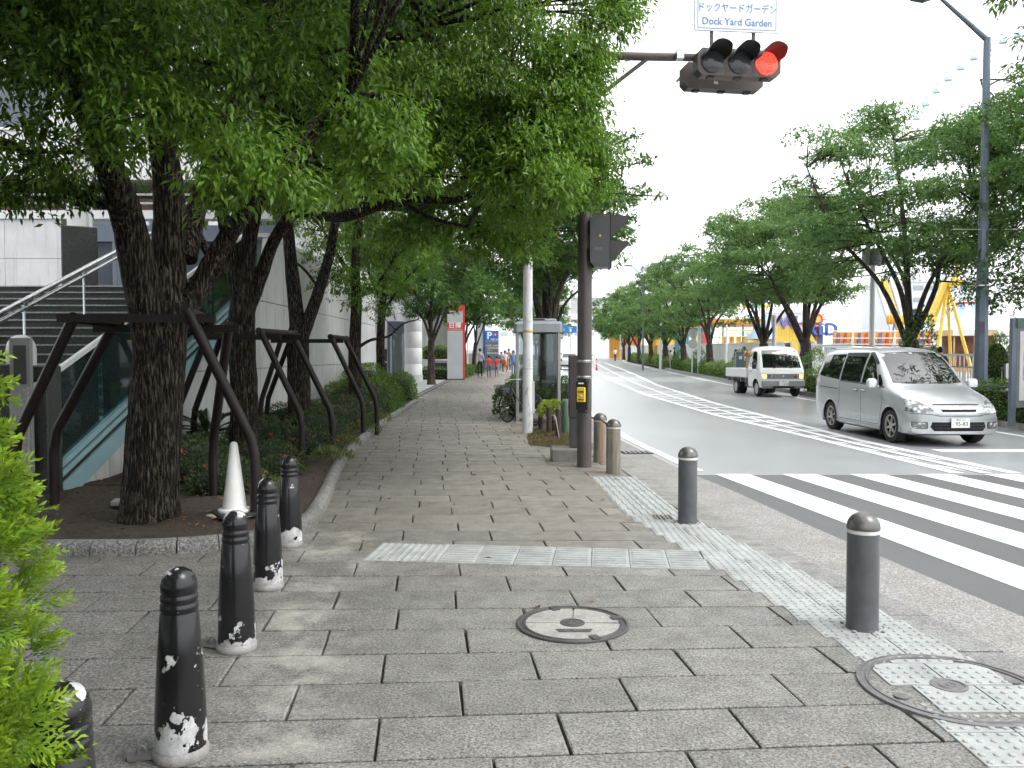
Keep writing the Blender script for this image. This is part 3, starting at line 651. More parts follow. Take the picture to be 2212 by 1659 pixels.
# ---- forecourt building, portico column, kiosk, signs
m_wcol = pm('portico_tile', (.7, .71, .71), .45, var=.06, scale=3)
pc = thing('portico', (-5.35, 45, zg(45)), 'white tiled round portico column with flat canopy beside the forecourt', 'column')
for i in range(5): MB().lathe([(.46, .02 + i * .88), (.468, .03 + i * .88), (.468, .88 + i * .88), (.46, .895 + i * .88)], 28).build('drum', m_wcol, pc, True, 50)
MB().lathe([(.5, 0), (.5, .3), (.47, .32)], 28).build('column_base', pm('base_grey', (.45, .46, .46), .5), pc, True, 50)
MB().b2((-5, -2.5, 4.42), (.75, 3, 5.0)).build('canopy_slab', m_white, pc)
ob = thing('forecourt_building', (-10, 52, zg(52)), 'white building with dark low windows behind the forecourt', 'building')
for i in range(7):
    MB().b2((-7 + i * 1.9, 0, 1.7), (-5.12 + i * 1.9, .4, 9)).build('wall_panel', m_panel, ob)
    g_ = MB().b2((-6.95 + i * 1.9, .15, .2), (-5.2 + i * 1.9, .2, 1.69)).build('window', m_wg, ob); MB().b2((-6.95 + i * 1.9, .1, .85), (-5.2 + i * 1.9, .149, .92)).build('transom', m_white, g_)
MB().b2((-7, .5, 0), (6.3, .8, 9)).build('inner_wall', m_dark, ob)
for i in range(3): MB().cyl((1.8 + i * 1.4, -.9), .3, 0, 5, 20).build('pilaster', m_wcol, ob, True)
k_ = gp(855, 850); kk = thing('info_pylon', (k_.x, k_.y, k_.z), 'dark grey information pylon with a glazed notice case beside the hedge', 'sign', rz=.35)
m_pyl = pm('pylon_grey', (.045, .055, .075), .4, .2, var=.15)
MB().rbox((0, 0, 1.4), (.62, .3, 2.8), .02).build('pylon_body', m_pyl, kk); MB().b2((-.12, -.165, .75), (.27, -.152, 2.3)).build('notice_sheet', m_white, kk); MB().b2((-.14, -.185, .72), (.29, -.175, 2.33)).build('glass_front', glassy('case_glass', (.8, .85, .85), .9), kk)
MB().b2((-.26, -.17, .72), (-.17, -.152, 2.33)).build('case_edge', m_gwin, kk); MB().b2((-.3, -.158, .05), (.3, -.151, .6)).build('foot_panel', pm('foot_grey', (.16, .18, .21), .5), kk)
jg = gp(984, 821); js = thing('company_sign', (jg.x, jg.y, jg.z), 'tall silver and red company sign pylon beside the footpath', 'sign')
m_silver = pm('silver_panel', (.55, .57, .6), .4, .2, var=.06, scale=1.5); m_red = pm('sign_red', (.62, .055, .045), .4, var=.06)
MB().b2((-.44, -.09, .08), (.4, .06, 2.72)).build('silver_slab', m_silver, js); MB().b2((-.44, -.09, 3.15), (.4, .06, 3.8)).build('silver_slab', m_silver, js); MB().b2((-.43, -.085, 2.72), (.39, .06, 3.15)).build('red_field', m_red, js)
MB().ext([(-.35, .07, .08), (.5, .07, .08), (.5, .07, 4.15), (.32, .07, 4.15), (-.35, .07, 3.92)], (0, .15, 0)).build('red_backing', m_red, js); MB().b2((-.46, -.1, 0), (.52, .23, .08)).build('plinth', pm('sign_plinth', (.12, .12, .12), .6), js)
m_wl = pm('white_letter', (.85, .85, .85), .5, var=.02)
text('lettering', '日揮', .34, m_wl, js, (-.02, -.09, 2.99), bold=.008, xs=1.05); text('lettering', 'JGC CORPORATION', .1, m_wl, js, (-.02, -.09, 2.79), xs=.82)
for i, (u, v) in enumerate(((1003, 812), (1010, 809))):
    q = gp(u, v); MB_ = MB().tube([(0, 0, 0), (0, 0, 7.5)], [.05, .035], 10); fo = MB_.build('pole', m_white); fo.location = q; fo.name = 'flagpole'
    tag(fo, ['white flagpole close behind the red and silver sign', 'second white flagpole, just right of the first'][i], 'flagpole', 'flagpoles behind the sign')
pg = at(1062, 800, 66); pz = zg(66); ps_ = thing('parking_sign', (pg.x, 66, pz), 'blue and grey parking sign board with a white letter P behind the walkers', 'sign')
m_blue = pm('sign_blue', (.03, .16, .5), .4, var=.06); m_pg = pm('sign_grey', (.13, .14, .16), .5, var=.06)
MB().b2((-.53, 0, 0), (.56, .12, 2.32)).build('grey_field', m_pg, ps_); MB().b2((-.53, 0, 2.33), (.56, .12, 3.15)).build('blue_field', m_blue, ps_); MB().b2((-.66, -.02, 0), (-.535, .2, 4.1)).build('blue_fin', pm('fin_blue', (.02, .08, .3), .4), ps_)
MB().b2((-1.25, .05, 0), (-.67, .25, 4.4)).build('silver_fin', m_silver, ps_)
text('lettering', 'P', .78, m_wl, ps_, (-.18, -.004, 2.74), bold=.02); text('lettering', '時間 24h', .17, m_wl, ps_, (.24, -.004, 2.45)); MB().b2((.12, -.012, 2.72), (.44, -.001, 2.92)).build('red_tag', m_red, ps_); text('lettering', '満', .16, m_wl, ps_, (.28, -.014, 2.82))
for r_, (s_, x_) in enumerate((('P 駐車場ご利用案内', .05), ('ご契約車両専用', .1), ('タワー', -.15), ('時間 最大料金', .1))): text('lettering', s_, .15, m_wl, ps_, (x_, -.004, 1.95 - .2 * r_))
# ================================================================ STREET FURNITURE
m_cast = pm('cast_iron', (.1, .097, .097), .5, .5, var=.3, scale=20, bump=.002, bscale=200)
mh = thing('manhole_cover', (.365, 4.94, .0), 'round manhole cover with granite infill and a small round badge, on the footpath', 'manhole')
MB().lathe([(.34, -.02), (.34, .009), (.335, .012), (.322, .012), (.319, .006), (.303, .006), (.298, .011), (.287, .011), (.285, .004), (.285, -.02)], 56).build('frame_ring', m_cast, mh, True, 30)
m_mgr = granite('manhole_granite', (.4, .39, .37), (.38, .36, .32), .3)
for a0, a1 in ((0.05, 1.45), (1.5, 3.1), (3.15, 6.23)):
    mb = MB(); mb.prism([(.0, .0)] + [(.283 * math.cos(a), .283 * math.sin(a)) for a in np.linspace(a0, a1, 18)], -.01, .0085); mb.build('granite_infill', m_mgr, mh)
MB().lathe([(.075, 0), (.075, .012), (.062, .013), (.06, .0105), (.045, .0105), (.043, .013), (.02, .013), (.018, .011), (0, .011)], 28).build('badge', m_cast, mh, True, 30)
mb = MB(); mb.add([(x, y, z) for z in (.002, .012) for x, y in ((-.11, -.12), (.11, -.12), (.09, -.17), (-.09, -.17))], [(0, 1, 2, 3), (4, 5, 6, 7), (0, 1, 5, 4), (1, 2, 6, 5), (2, 3, 7, 6), (3, 0, 4, 7)]); mb.build('name_plate', m_cast, mh)
text('lettering', 'おすい', .045, pm('cast_worn', (.2, .2, .2), .5, .4), mh, (0, -.145, .0125), (0, 0, 0), .001)
for a in (1.9, 5.1, .3): MB().box((.29 * math.cos(a), .29 * math.sin(a), .01), (.07, .05, .012), a).build('key_slot', m_cast, mh)
m2 = thing('manhole_cover', (MH2[0], MH2[1], .0), 'large manhole cover inlaid with white tactile tiles at the right edge of the footpath', 'manhole')
m_mring = pm('manhole_steel', (.2, .195, .2), .45, .5, var=.25, scale=16)
MB().lathe([(.44, -.02), (.44, .012), (.43, .015), (.415, .015), (.412, .009), (.4, .009), (.398, .014), (.385, .014), (.383, .006), (.383, -.02)], 64).build('frame_ring', m_mring, m2, True, 30)
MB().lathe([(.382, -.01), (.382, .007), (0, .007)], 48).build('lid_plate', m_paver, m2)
for (ax, ay, bx, by, cut) in ((-.3, .02, -.005, .3, 1), (.005, .02, .3, .3, 1), (-.2, -.29, .095, .01, 1), (.105, -.29, .37, .01, 1), (-.16, .305, .16, .36, 1)):
    n_ = 14; pts = []
    for e in range(4):
        (x0_, y0_), (x1_, y1_) = [((ax, ay), (bx, ay)), ((bx, ay), (bx, by)), ((bx, by), (ax, by)), ((ax, by), (ax, ay))][e]
        for i in range(n_):
            x, y = x0_ + (x1_ - x0_) * i / n_, y0_ + (y1_ - y0_) * i / n_; d = math.hypot(x, y); s_ = min(1, .375 / max(d, 1e-6)); pts.append((x * s_, y * s_))
    mb = MB().prism(pts, .004, .0135)
    x = ax + .03
    while x < bx - .01:
        y = ay + .03
        while y < by - .01:
            if math.hypot(x, y) < .355 and math.hypot(x + .02, y) > .1: mb.lathe([(.016, .013), (.014, .018), (.008, .0205), (0, .0205)], 8, (x, y, 0), caps=False)
            y += .06
        x += .06
    mb.build('tactile_tile', m_tile, m2)
MB().lathe([(.085, 0), (.085, .017), (.07, .019), (.068, .015), (.05, .015), (.048, .018), (.03, .018), (.028, .015), (.014, .015), (.012, .018), (0, .018)], 28, (-.02, .01, 0)).build('badge', m_mring, m2, True, 30)
for a in (3.5, .2): MB().lathe([(.035, 0), (.035, .016), (0, .016)], 14, (.33 * math.cos(a), .33 * math.sin(a), 0)).build('key_plug', m_mring, m2)
# kerb drain grates
gq = gp(1368, 976); dg = thing('drain_grate', (gq.x + .05, gq.y, 0), 'small steel drain grate in the gutter near the wooden bollards', 'grate', rz=.1)
for i in range(6): MB().box((-.2 + .08 * i, 0, -.006), (.045, .3, .02)).build('grate_bar', m_iron, dg)
MB().box((0, 0, -.012), (.5, .38, .006)).build('grate_pit', pm('pit', (.01, .01, .01), .9), dg)
m_rust = pm('rusty_grate', (.14, .09, .06), .8, .3, var=.4, scale=20); rg = thing('drain_grate', (1.5, 8.2, .003), 'small rusty drain grate beside the farther grey bollard', 'grate')
for i in range(5): MB().box((-.08 + .04 * i, 0, .005), (.02, .2, .012)).build('grate_bar', m_rust, rg)

# grey steel bollards
m_grey = pm('grey_steel', (.105, .11, .118), .42, .15, var=.22, scale=7, fine=.15, world=False); m_dome = pm('dome_steel', (.2, .195, .19), .32, .6, var=.4, scale=12, fine=.2, world=False); m_refl = pm('reflector', (.72, .7, .62), .5, var=.15, scale=20)
for (u, v, hh, lab) in ((1862, 1358, .70, 'grey steel bollard on the tactile paving nearest the camera'), (1485, 1130, .745, 'grey steel bollard farther off, beside the start of the zebra crossing')):
    q = gp(u, v); b = thing('bollard', (q.x, q.y, 0), lab, 'bollard', 'grey domed bollards'); r = .091
    MB().lathe([(r + .004, 0), (r + .004, .01), (r, .012), (r, hh - .125)], 32).build('post', m_grey, b, True, 40)
    MB().lathe([(r + .001, hh - .125), (r + .001, hh - .103)], 32).build('reflector_band', m_refl, b, True)
    MB().lathe([(r + .003, hh - .103), (r + .004, hh - .09)] + [((r + .003) * math.cos(t), hh - .09 + .09 * math.sin(t)) for t in np.linspace(.08, math.pi / 2, 9)], 32).build('dome_cap', m_dome, b, True, 40)
    mb = MB()
    for a in np.linspace(0, 6.28, 9): mb.lathe([(.012, 0), (.012, .004), (0, .004)], 6, (.12 * math.cos(a), .12 * math.sin(a), .006))
    mb.build('mortar_collar', pm('mortar', (.1, .085, .07), .9), b)
# timber bollards with metal domes
def woodm():
    k = NT('weathered_timber'); o = k.obj(); mp = k.n('Mapping'); mp.inputs['Scale'].default_value = (12, 12, .7); k.put(mp.inputs[0], o); oi = k.n('ObjectInfo').outputs['Location']
    va = k.n('VectorMath', operation='ADD'); k.put(va.inputs[0], mp.outputs[0]); k.put(va.inputs[1], oi)
    a = k.noise(va.outputs[0], 2.5, 5, .7); b = k.noise(va.outputs[0], .5, 3); c = k.mix(k.ramp(a, .3, .7), (.11, .095, .075), (.33, .3, .25)); c = k.mix(k.math('MULTIPLY', k.ramp(b, .54, .64), .55), c, (.34, .2, .1))
    k.set(Base_Color=c, Roughness=.75); k.bump(a, .004, .8); return k.mat
m_wood = woodm()
W = [(1325, 1022, 'weathered timber bollard with metal dome in front of the brown signal pole'), (1296, 998, 'timber bollard with metal dome just behind another by the signal pole')]
wp = []
for u, v, lab in W:
    q = gp(u, v); wp.append(q); b = thing('bollard', (q.x, q.y, 0), lab, 'bollard', 'timber bollards'); r = .1
    MB().lathe([(r, 0), (r * 1.01, .3), (r * .98, .62)], 24).build('timber_post', m_wood, b, True, 40); MB().lathe([(r * .985, .62), (r * .985, .64)], 24).build('band', m_refl, b, True)
    MB().lathe([(r * 1.05, .64)] + [(r * 1.05 * math.cos(t), .645 + .105 * math.sin(t)) for t in np.linspace(.02, math.pi / 2, 8)], 24).build('dome_cap', m_dome, b, True, 40)
ra = thing('bollard_rail', (wp[1].x, wp[1].y, 0), 'rusty steel bar joining the timber bollards', 'rail'); d = wp[0] - wp[1]
MB().tube([(-d.x * .9, -d.y * .9, .6), (0, -.12, .66), (d.x * .55, d.y * .85, .63)], .018, 8).build('bar', pm('rust_bar', (.3, .17, .1), .6, .3, var=.4, scale=15), ra, True)

# ---- signal pole: mast, arm, vehicle signals, street sign, pedestrian signal, push button
SP = gp(1262, 1008); sp = thing('signal_pole', (SP.x, SP.y, 0), 'dark brown steel traffic signal mast with an arm over the road', 'signal pole')
m_mast = pm('mast_brown', (.075, .06, .056), .42, .1, var=.15, scale=5, fine=.12); m_band = pm('steel_band', (.5, .5, .5), .35, .8, var=.1, scale=20)
MB().lathe([(.112, 0), (.106, .02), (.105, 2.1), (.1, 4.2), (.095, 6.4), (0, 6.42)], 28).build('mast', m_mast, sp, True, 40)
for z in (1.29, 1.52): 
    MB().lathe([(.107, z), (.1085, z + .002), (.1085, z + .034), (.107, z + .036)], 28).build('strap', m_band, sp, True, 40)
    mb = MB()
    for a in np.linspace(3.4, 6.0, 9): mb.box((.1085 * math.cos(a), .1085 * math.sin(a), z + .018), (.004, .014, .014), a)
    mb.build('strap_slots', m_cast, sp)
for z, a in ((.72, 4.9), (2.02, 4.55)): MB().tube([(.1 * math.cos(a), .1 * math.sin(a), z), (.118 * math.cos(a), .118 * math.sin(a), z)], .022, 10).build('bolt_cap', m_mast, sp, True)
MB().tube([(0, .02, 5.93), (2.5, .16, 5.93)], [.062, .052], 16).build('arm', m_mast, sp, True); MB().tube([(0, .02, 5.2), (.9, .07, 5.9)], .03, 10).build('arm_brace', m_mast, sp, True)
mb = MB().box((1.35, .0, 5.93), (.1, .14, .14)); mb.tube([(1.35, .05, 5.98), (1.35, .05, 6.03)], .03, 8); mb.build('arm_clamp', m_band, sp)
m_sig = pm('signal_housing', (.085, .068, .062), .45, var=.12, scale=5); m_vis = pm('visor_dark', (.035, .032, .032), .5, var=.1, scale=8)
def lensm(name, col, st):
    k = NT(name); o = k.obj(); v = k.n('TexVoronoi', Vector=o, Scale=62.); m_ = k.ramp(v.outputs[0], .3, .55)
    c = k.mix(m_, col, sc3(col, .25)); k.set(Base_Color=sc3(col, .5), Emission_Color=c, Emission_Strength=st, Roughness=.3); return k.mat
m_redl = lensm('red_light', (1.0, .05, .03), 2.6); m_off = pm('lens_off', (.055, .06, .065), .12, var=.2, scale=40)
def vsignal(name, loc, rz, lit, label):
    s_ = thing(name, loc, label, 'traffic signal', 'vehicle signals on the arm', rz)
    mb = MB(); ring = [(-.62, -.12), (-.55, -.19), (.55, -.19), (.62, -.12), (.62, .12), (.55, .19), (-.55, .19), (-.62, .12)]
    mb.ext([(a, -.09, b) for a, b in ring], (0, .2, 0)); mb.build('housing', m_sig, s_)
    mb = MB(); [mb.box((x, -.092, 0), (.006, .006, .37)) for x in (-.2, .2)]; mb.build('housing_seam', m_cast, s_)
    for i, x in enumerate((-.4, 0, .4)):
        MB().lathe([(.165, 0), (.165, .01), (.12, .03), (.05, .042), (0, .045)], 28, (x, -.1, 0), Matrix.Rotation(math.pi / 2, 4, 'X')).build('lens', (m_redl if lit and i == 2 else m_off), s_, True, 60)
        mb = MB(); P = []; fs = []; n_ = 18
        for k, a in enumerate(np.linspace(.15, math.pi - .15, n_ + 1)):
            ca, sa = math.cos(a), math.sin(a); dep = .4 * min(1, .35 + .9 * max(0, sa) ** .7)
            for rr, yy in ((.178, -.09), (.178, -.09 - dep), (.171, -.09 - dep), (.171, -.09)): P.append((x + rr * ca, yy, rr * sa))
        for k in range(n_):
            for j in range(3): fs.append((k * 4 + j, (k + 1) * 4 + j, (k + 1) * 4 + j + 1, k * 4 + j + 1))
        mb.add(P, fs).build('visor', m_vis, s_, True, 50)
    mb = MB(); [mb.box((x, 0, -.2), (.1, .08, .03)) for x in (-.4, 0, .4)]; mb.build('latch_plates', m_vis, s_)
    return s_
c1 = at(1592, 140, SP.y + .02); s1 = vsignal('vehicle_signal', (c1.x, SP.y + .02, c1.z), .13, True, 'horizontal traffic signal over the road showing a red light')
s2 = vsignal('vehicle_signal', (c1.x - .08, SP.y + .62, c1.z - .0), math.pi + .13, False, 'back of the second traffic signal hanging behind the red one')
text('lettering', '06', .07, m_wl, s2, (.12, .112, -.1), (math.pi / 2, 0, math.pi), .001)
sg = thing('street_sign', (c1.x - .02, SP.y - .02, c1.z + .33), 'white street name sign with blue lettering above the red traffic light', 'sign', rz=.1)
m_sgn = pm('sign_white', (.78, .83, .86), .4, var=.03); m_ink = pm('sign_ink', (.12, .24, .5), .5, var=.05)
MB().rbox((0, 0, .42), (1.26, .03, .6), .012).build('board', m_sgn, sg)
mb = MB(); [mb.b2(a, b) for a, b in (((-.58, -.018, .15), (.58, -.0155, .158)), ((-.58, -.018, .158), (-.572, -.0155, .69)), ((.572, -.018, .158), (.58, -.0155, .69)), ((-.58, -.018, .69), (.58, -.0155, .698)))]; mb.build('border_line', m_ink, sg)
text('lettering', 'ドックヤードガーデン', .142, m_ink, sg, (0, -.018, .44), xs=.83); text('lettering', 'Dock Yard Garden', .142, m_ink, sg, (0, -.018, .25), xs=.94, bold=.001)
for x in (-.36, .26): MB().box((x, .03, .0), (.045, .03, .62)).build('bracket', m_mast, sg)
ped = thing('pedestrian_signal', (SP.x + .16, SP.y - .08, 2.88), 'dark pedestrian signal box with two visors on the brown mast', 'traffic signal', rz=.0, scale=.94)
mb = MB().ext([(-.11, -.14, .08), (-.04, -.14, 0), (.2, -.14, 0), (.2, -.14, .79), (-.03, -.14, .79), (-.11, -.14, .72)], (0, .3, 0)); mb.build('housing', pm('ped_housing', (.045, .047, .052), .4, var=.15), ped)
MB().box((.205, .01, .395), (.02, .33, .82)).build('front_rim', m_vis, ped)
for z in (.12, .5):
    MB().ext([(.215, -.15, z + .27), (.46, -.15, z + .27), (.46, -.15, z + .2), (.215, -.15, z - .04)], (0, .02, 0)).build('visor', m_vis, ped); MB().ext([(.215, .14, z + .27), (.46, .14, z + .27), (.46, .14, z + .2), (.215, .14, z - .04)], (0, .02, 0)).build('visor', m_vis, ped); MB().b2((.215, -.13, z + .255), (.46, .14, z + .27)).build('visor_top', m_vis, ped)
    MB().b2((.214, -.12, z - .02), (.22, .12, z + .24)).build('lens', m_off, ped)
MB().lathe([(.017, 0), (.017, .004), (0, .004)], 12, (.04, -.141, .47), Matrix.Rotation(math.pi / 2, 4, 'X')).build('sticker', pm('yellow_dot', (.7, .42, .04), .5), ped)
MB().b2((-.04, -.143, .25), (.08, -.1405, .3)).build('maker_plate', pm('ped_plate', (.09, .09, .09), .4), ped); MB().b2((-.16, -.02, .3), (-.08, .14, .5)).build('bracket', m_mast, ped)
pb = thing('push_button', (SP.x - .045, SP.y - .115, .92), 'yellow crossing push-button on a black backing on the brown mast', 'push button', rz=-.35)
m_yel = pm('button_yellow', (.72, .52, .03), .4, var=.05); m_blk = pm('black_plastic', (.012, .012, .013), .45)
MB().b2((-.085, -.02, -.12), (.085, .05, .36)).build('backing', m_blk, pb); MB().rbox((0, -.045, .14), (.125, .05, .21), .012).build('button_box', m_yel, pb)
MB().b2((-.04, -.075, .17), (.04, -.0705, .19)).build('slot', m_blk, pb); MB().b2((-.04, -.075, .06), (.04, -.0705, .075)).build('slot', m_blk, pb); MB().ball((0, -.072, .12), .018, 12, 6).build('button', m_band, pb, True); MB().b2((-.05, -.0225, .29), (.03, -.0205, .31)).build('sticker', m_wl, pb)
for x in (-.07, .07):
    for z in (-.1, .34): MB().ball((x, -.021, z), .008, 8, 4).build('screw', m_band, pb, True)
cb = thing('control_cabinet', (SP.x - .2, SP.y + .75, 0), 'narrow brown steel control cabinet on a concrete plinth behind the signal mast', 'cabinet')
MB().rbox((0, 0, .1), (.5, .5, .2), .02).build('plinth', pm('plinth_conc', (.22, .21, .19), .8, var=.3, scale=6), cb); MB().rbox((.1, .02, 1.15), (.15, .25, .95), .01).build('cabinet_body', m_mast, cb); MB().rbox((.1, .02, .44), (.12, .2, .46), .008).build('cabinet_leg', pm('leg_steel', (.1, .1, .1), .5, .3), cb)
for z in (.85, 1.1, 1.35): MB().b2((.01, -.13, z), (.025, -.1, z + .08)).build('hinge', m_cast, cb)
gq = gp(1223, 935, .0); gc = thing('utility_post', (gq.x, gq.y, 0), 'short green round-topped utility post behind the cabinet', 'post'); MB().lathe([(.105, 0), (.105, .6), (.102, .66), (.085, .7), (.05, .715), (0, .72)], 24).build('post', pm('green_post', (.1, .17, .12), .5, var=.12), gc, True, 50)

# ---- white utility pole
q = gp(1140, 936); up_ = thing('utility_pole', (q.x, q.y, q.z), 'white painted utility pole with a yellow band beside the phone booth', 'pole')
def polem():
    k = NT('pole_white_worn'); p = k.obj(); mp = k.n('Mapping'); mp.inputs['Scale'].default_value = (9, 9, 1.6); k.put(mp.inputs[0], p); a = k.noise(mp.outputs[0], 1.4, 5, .7)
    c = k.mix(k.ramp(a, .56, .64), (.7, .71, .71), (.4, .39, .38)); k.set(Base_Color=c, Roughness=.55); return k.mat
MB().lathe([(.108, 0), (.106, .6), (.098, 3), (.085, 7)], 24).build('shaft', polem(), up_, True); MB().lathe([(.1025, 2.08), (.1035, 2.085), (.1035, 2.12), (.1025, 2.125)], 24).build('yellow_band', pm('band_yellow', (.6, .4, .05), .5), up_, True, 30)
MB().b2((.07, -.06, .42), (.14, .06, 1.08)).build('cable_duct', pm('duct_white', (.66, .67, .67), .5), up_); MB().lathe([(.1035, 1.33), (.1045, 1.331), (.1045, 1.338), (.1035, 1.34)], 24).build('seam', m_iron, up_, True); text('lettering', '2-1', .07, m_ink, up_, (.03, -.104, 2.3), ext=.0005)
# ---- phone booth
q = gp(1161, 908); pb_ = thing('phone_booth', (.63, 20.4, zg(20.4)), 'glass phone booth with grey steel frame and rounded grey roof', 'phone booth')
m_fr = pm('booth_steel', (.36, .36, .35), .4, .5, var=.12, scale=4); m_bg = glassy('booth_glass', (.8, .86, .85), .97)
for x in (-.5, .5):
    for y in (-.5, .5): MB().rbox((x, y, 1.07), (.075, .075, 2.14), .01).build('corner_post', m_fr, pb_)
for a, b in (((-.46, -.53, .06), (.46, -.48, .2)), ((-.46, .48, .06), (.46, .53, .2)), ((-.53, -.46, .06), (-.48, .46, .2)), ((.48, -.46, .06), (.53, .46, .2))): MB().b2(a, b).build('bottom_rail', m_fr, pb_)
MB().b2((-.46, -.505, .2), (.46, -.497, 2.1)).build('glass_pane', m_bg, pb_); MB().b2((-.46, .497, .2), (.46, .505, 2.1)).build('glass_pane', m_bg, pb_); MB().b2((-.505, -.46, .2), (-.497, .46, 2.1)).build('glass_pane', m_bg, pb_); MB().b2((.497, -.46, .2), (.505, .46, 2.1)).build('glass_pane', m_bg, pb_)
m_roof = pm('booth_roof', (.3, .32, .34), .45, .1, var=.08); MB().rbox((0, 0, 2.27), (1.16, 1.16, .26), .06).build('roof', m_roof, pb_); MB().rbox((0, 0, 2.435), (.9, .9, .07), .03).build('roof_cap', m_roof, pb_); MB().b2((-.16, -.462, 2.43), (.16, -.45, 2.46)).build('roof_slot', m_blk, pb_)
MB().b2((-.5, -.5, .0), (.5, .5, .06)).build('floor_slab', pm('booth_floor', (.2, .2, .2), .8), pb_); MB().b2((.12, .2, .9), (.46, .46, .95)).build('shelf', m_fr, pb_); MB().rbox((.28, .36, 1.2), (.3, .2, .46), .02).build('telephone', pm('phone_grey', (.1, .12, .11), .5), pb_); MB().tube(spline([(.2, .26, 1.3), (.12, .24, 1.2), (.14, .24, 1.0), (.2, .26, 1.02)], 4), .01, 6).build('handset_cord', m_blk, pb_)
MB().b2((-.46, .3, .95), (.05, .47, 1.05)).build('ledge', m_fr, pb_)
# ---- bicycle leaning by the booth
bk = thing('bicycle', (-.12, 19.7, zg(19.7)), 'black city bicycle with a wire front basket parked beside the phone booth', 'bicycle', rz=-.95)
def wheel_(x):
    wt = MB().tube([(x + .33 * math.cos(a), 0, .34 + .33 * math.sin(a)) for a in np.linspace(0, 2 * math.pi, 29)], .018, 6, caps=False).build('wheel', m_blk, bk, True); mb = MB()
    for a in np.linspace(0, 2 * math.pi, 17)[:-1]: mb.tube([(x, 0, .34), (x + .32 * math.cos(a), 0, .34 + .32 * math.sin(a))], .0025, 4)
    mb.tube([(x, -.04, .34), (x, .04, .34)], .02, 8); mb.build('spokes', m_steel, wt)
wheel_(0); wheel_(1.08); mb = MB(); m_bf = pm('bike_frame', (.06, .06, .07), .35, .2)
for p in (((.0, 0, .34), (.17, 0, .85), (.22, 0, 1.0)), ((.17, 0, .82), (.62, 0, .4), (.7, 0, .32)), ((.7, 0, .32), (.82, 0, .75), (.84, 0, .88)), ((.7, 0, .32), (1.08, .0, .34)), ((1.08, 0, .34), (.8, 0, .7))): mb.tube(list(p), .016, 8)
mb.build('frame', m_bf, bk, True); MB().tube(spline([(.4, -.27, 1.0), (.25, -.25, 1.02), (.2, 0, 1.02), (.25, .25, 1.02), (.4, .27, 1.0)], 4), .012, 8).build('handlebar', m_steel, bk, True); MB().ball((.9, 0, .92), (.13, .09, .04), 12, 6).build('saddle', m_blk, bk, True)
mb = MB(); N_ = 7
for i in range(N_ + 1):
    f = i / N_; z = .62 + .26 * f; hx, hy = .11 + .05 * f, .15 + .05 * f; mb.tube([(-.1 + a * hx, b * hy, z) for a, b in ((-1, -1), (1, -1), (1, 1), (-1, 1), (-1, -1))], .005, 4)
for a, b in ((-1, -1), (1, -1), (1, 1), (-1, 1), (0, -1), (0, 1), (-1, 0), (-1, .5), (-1, -.5), (.5, -1), (-.5, -1)): mb.tube([(-.1 + a * .11, b * .15, .62), (-.1 + a * .16, b * .2, .88)], .005, 4)
mb.build('basket', pm('basket_wire', (.09, .09, .09), .4, .5), bk); MB().rbox((-.1, 0, .72), (.22, .28, .18), .03).build('basket_liner', pm('liner', (.05, .05, .055), .6), bk); MB().tube([(.22 + .33 * math.cos(a) * 0 + 1.08 - .22 + .37 * math.cos(a), 0, .34 + .37 * math.sin(a)) for a in np.linspace(.3, 2.9, 12)], .015, 6).build('mudguard', m_bf, bk, True)
# ---- timber stakes with rope around the little bed
mw = pm('dark_stake', (.05, .035, .03), .8, var=.3, scale=12)
for i, (u, v, hh, lab) in enumerate(((1168, 928, .62, 'dark timber stake nearest the white pole'), (1186, 938, .55, 'dark timber stake in the middle of the small bed'), (1206, 948, .58, 'dark timber stake nearest the green post'))):
    q = gp(u, v); o = MB().lathe([(.055, 0), (.058, hh - .03), (.05, hh), (0, hh + .003)], 10).build('timber_stake', mw, None, True, 40); o.location = (q.x, q.y, q.z); tag(o, lab, 'stake', 'timber stakes by the phone booth')
q = gp(1176, 900); o = MB().tube(spline([(-.06, 0, .45), (0, -.1, .44), (.03, -.12, .3), (.08, -.1, .02)], 5), .012, 6).build('rope', pm('rope', (.5, .47, .42), .9), None, True); o.location = (q.x, 16.1, 0.0); tag(o, 'frayed pale rope hanging from the timber stakes', 'rope')
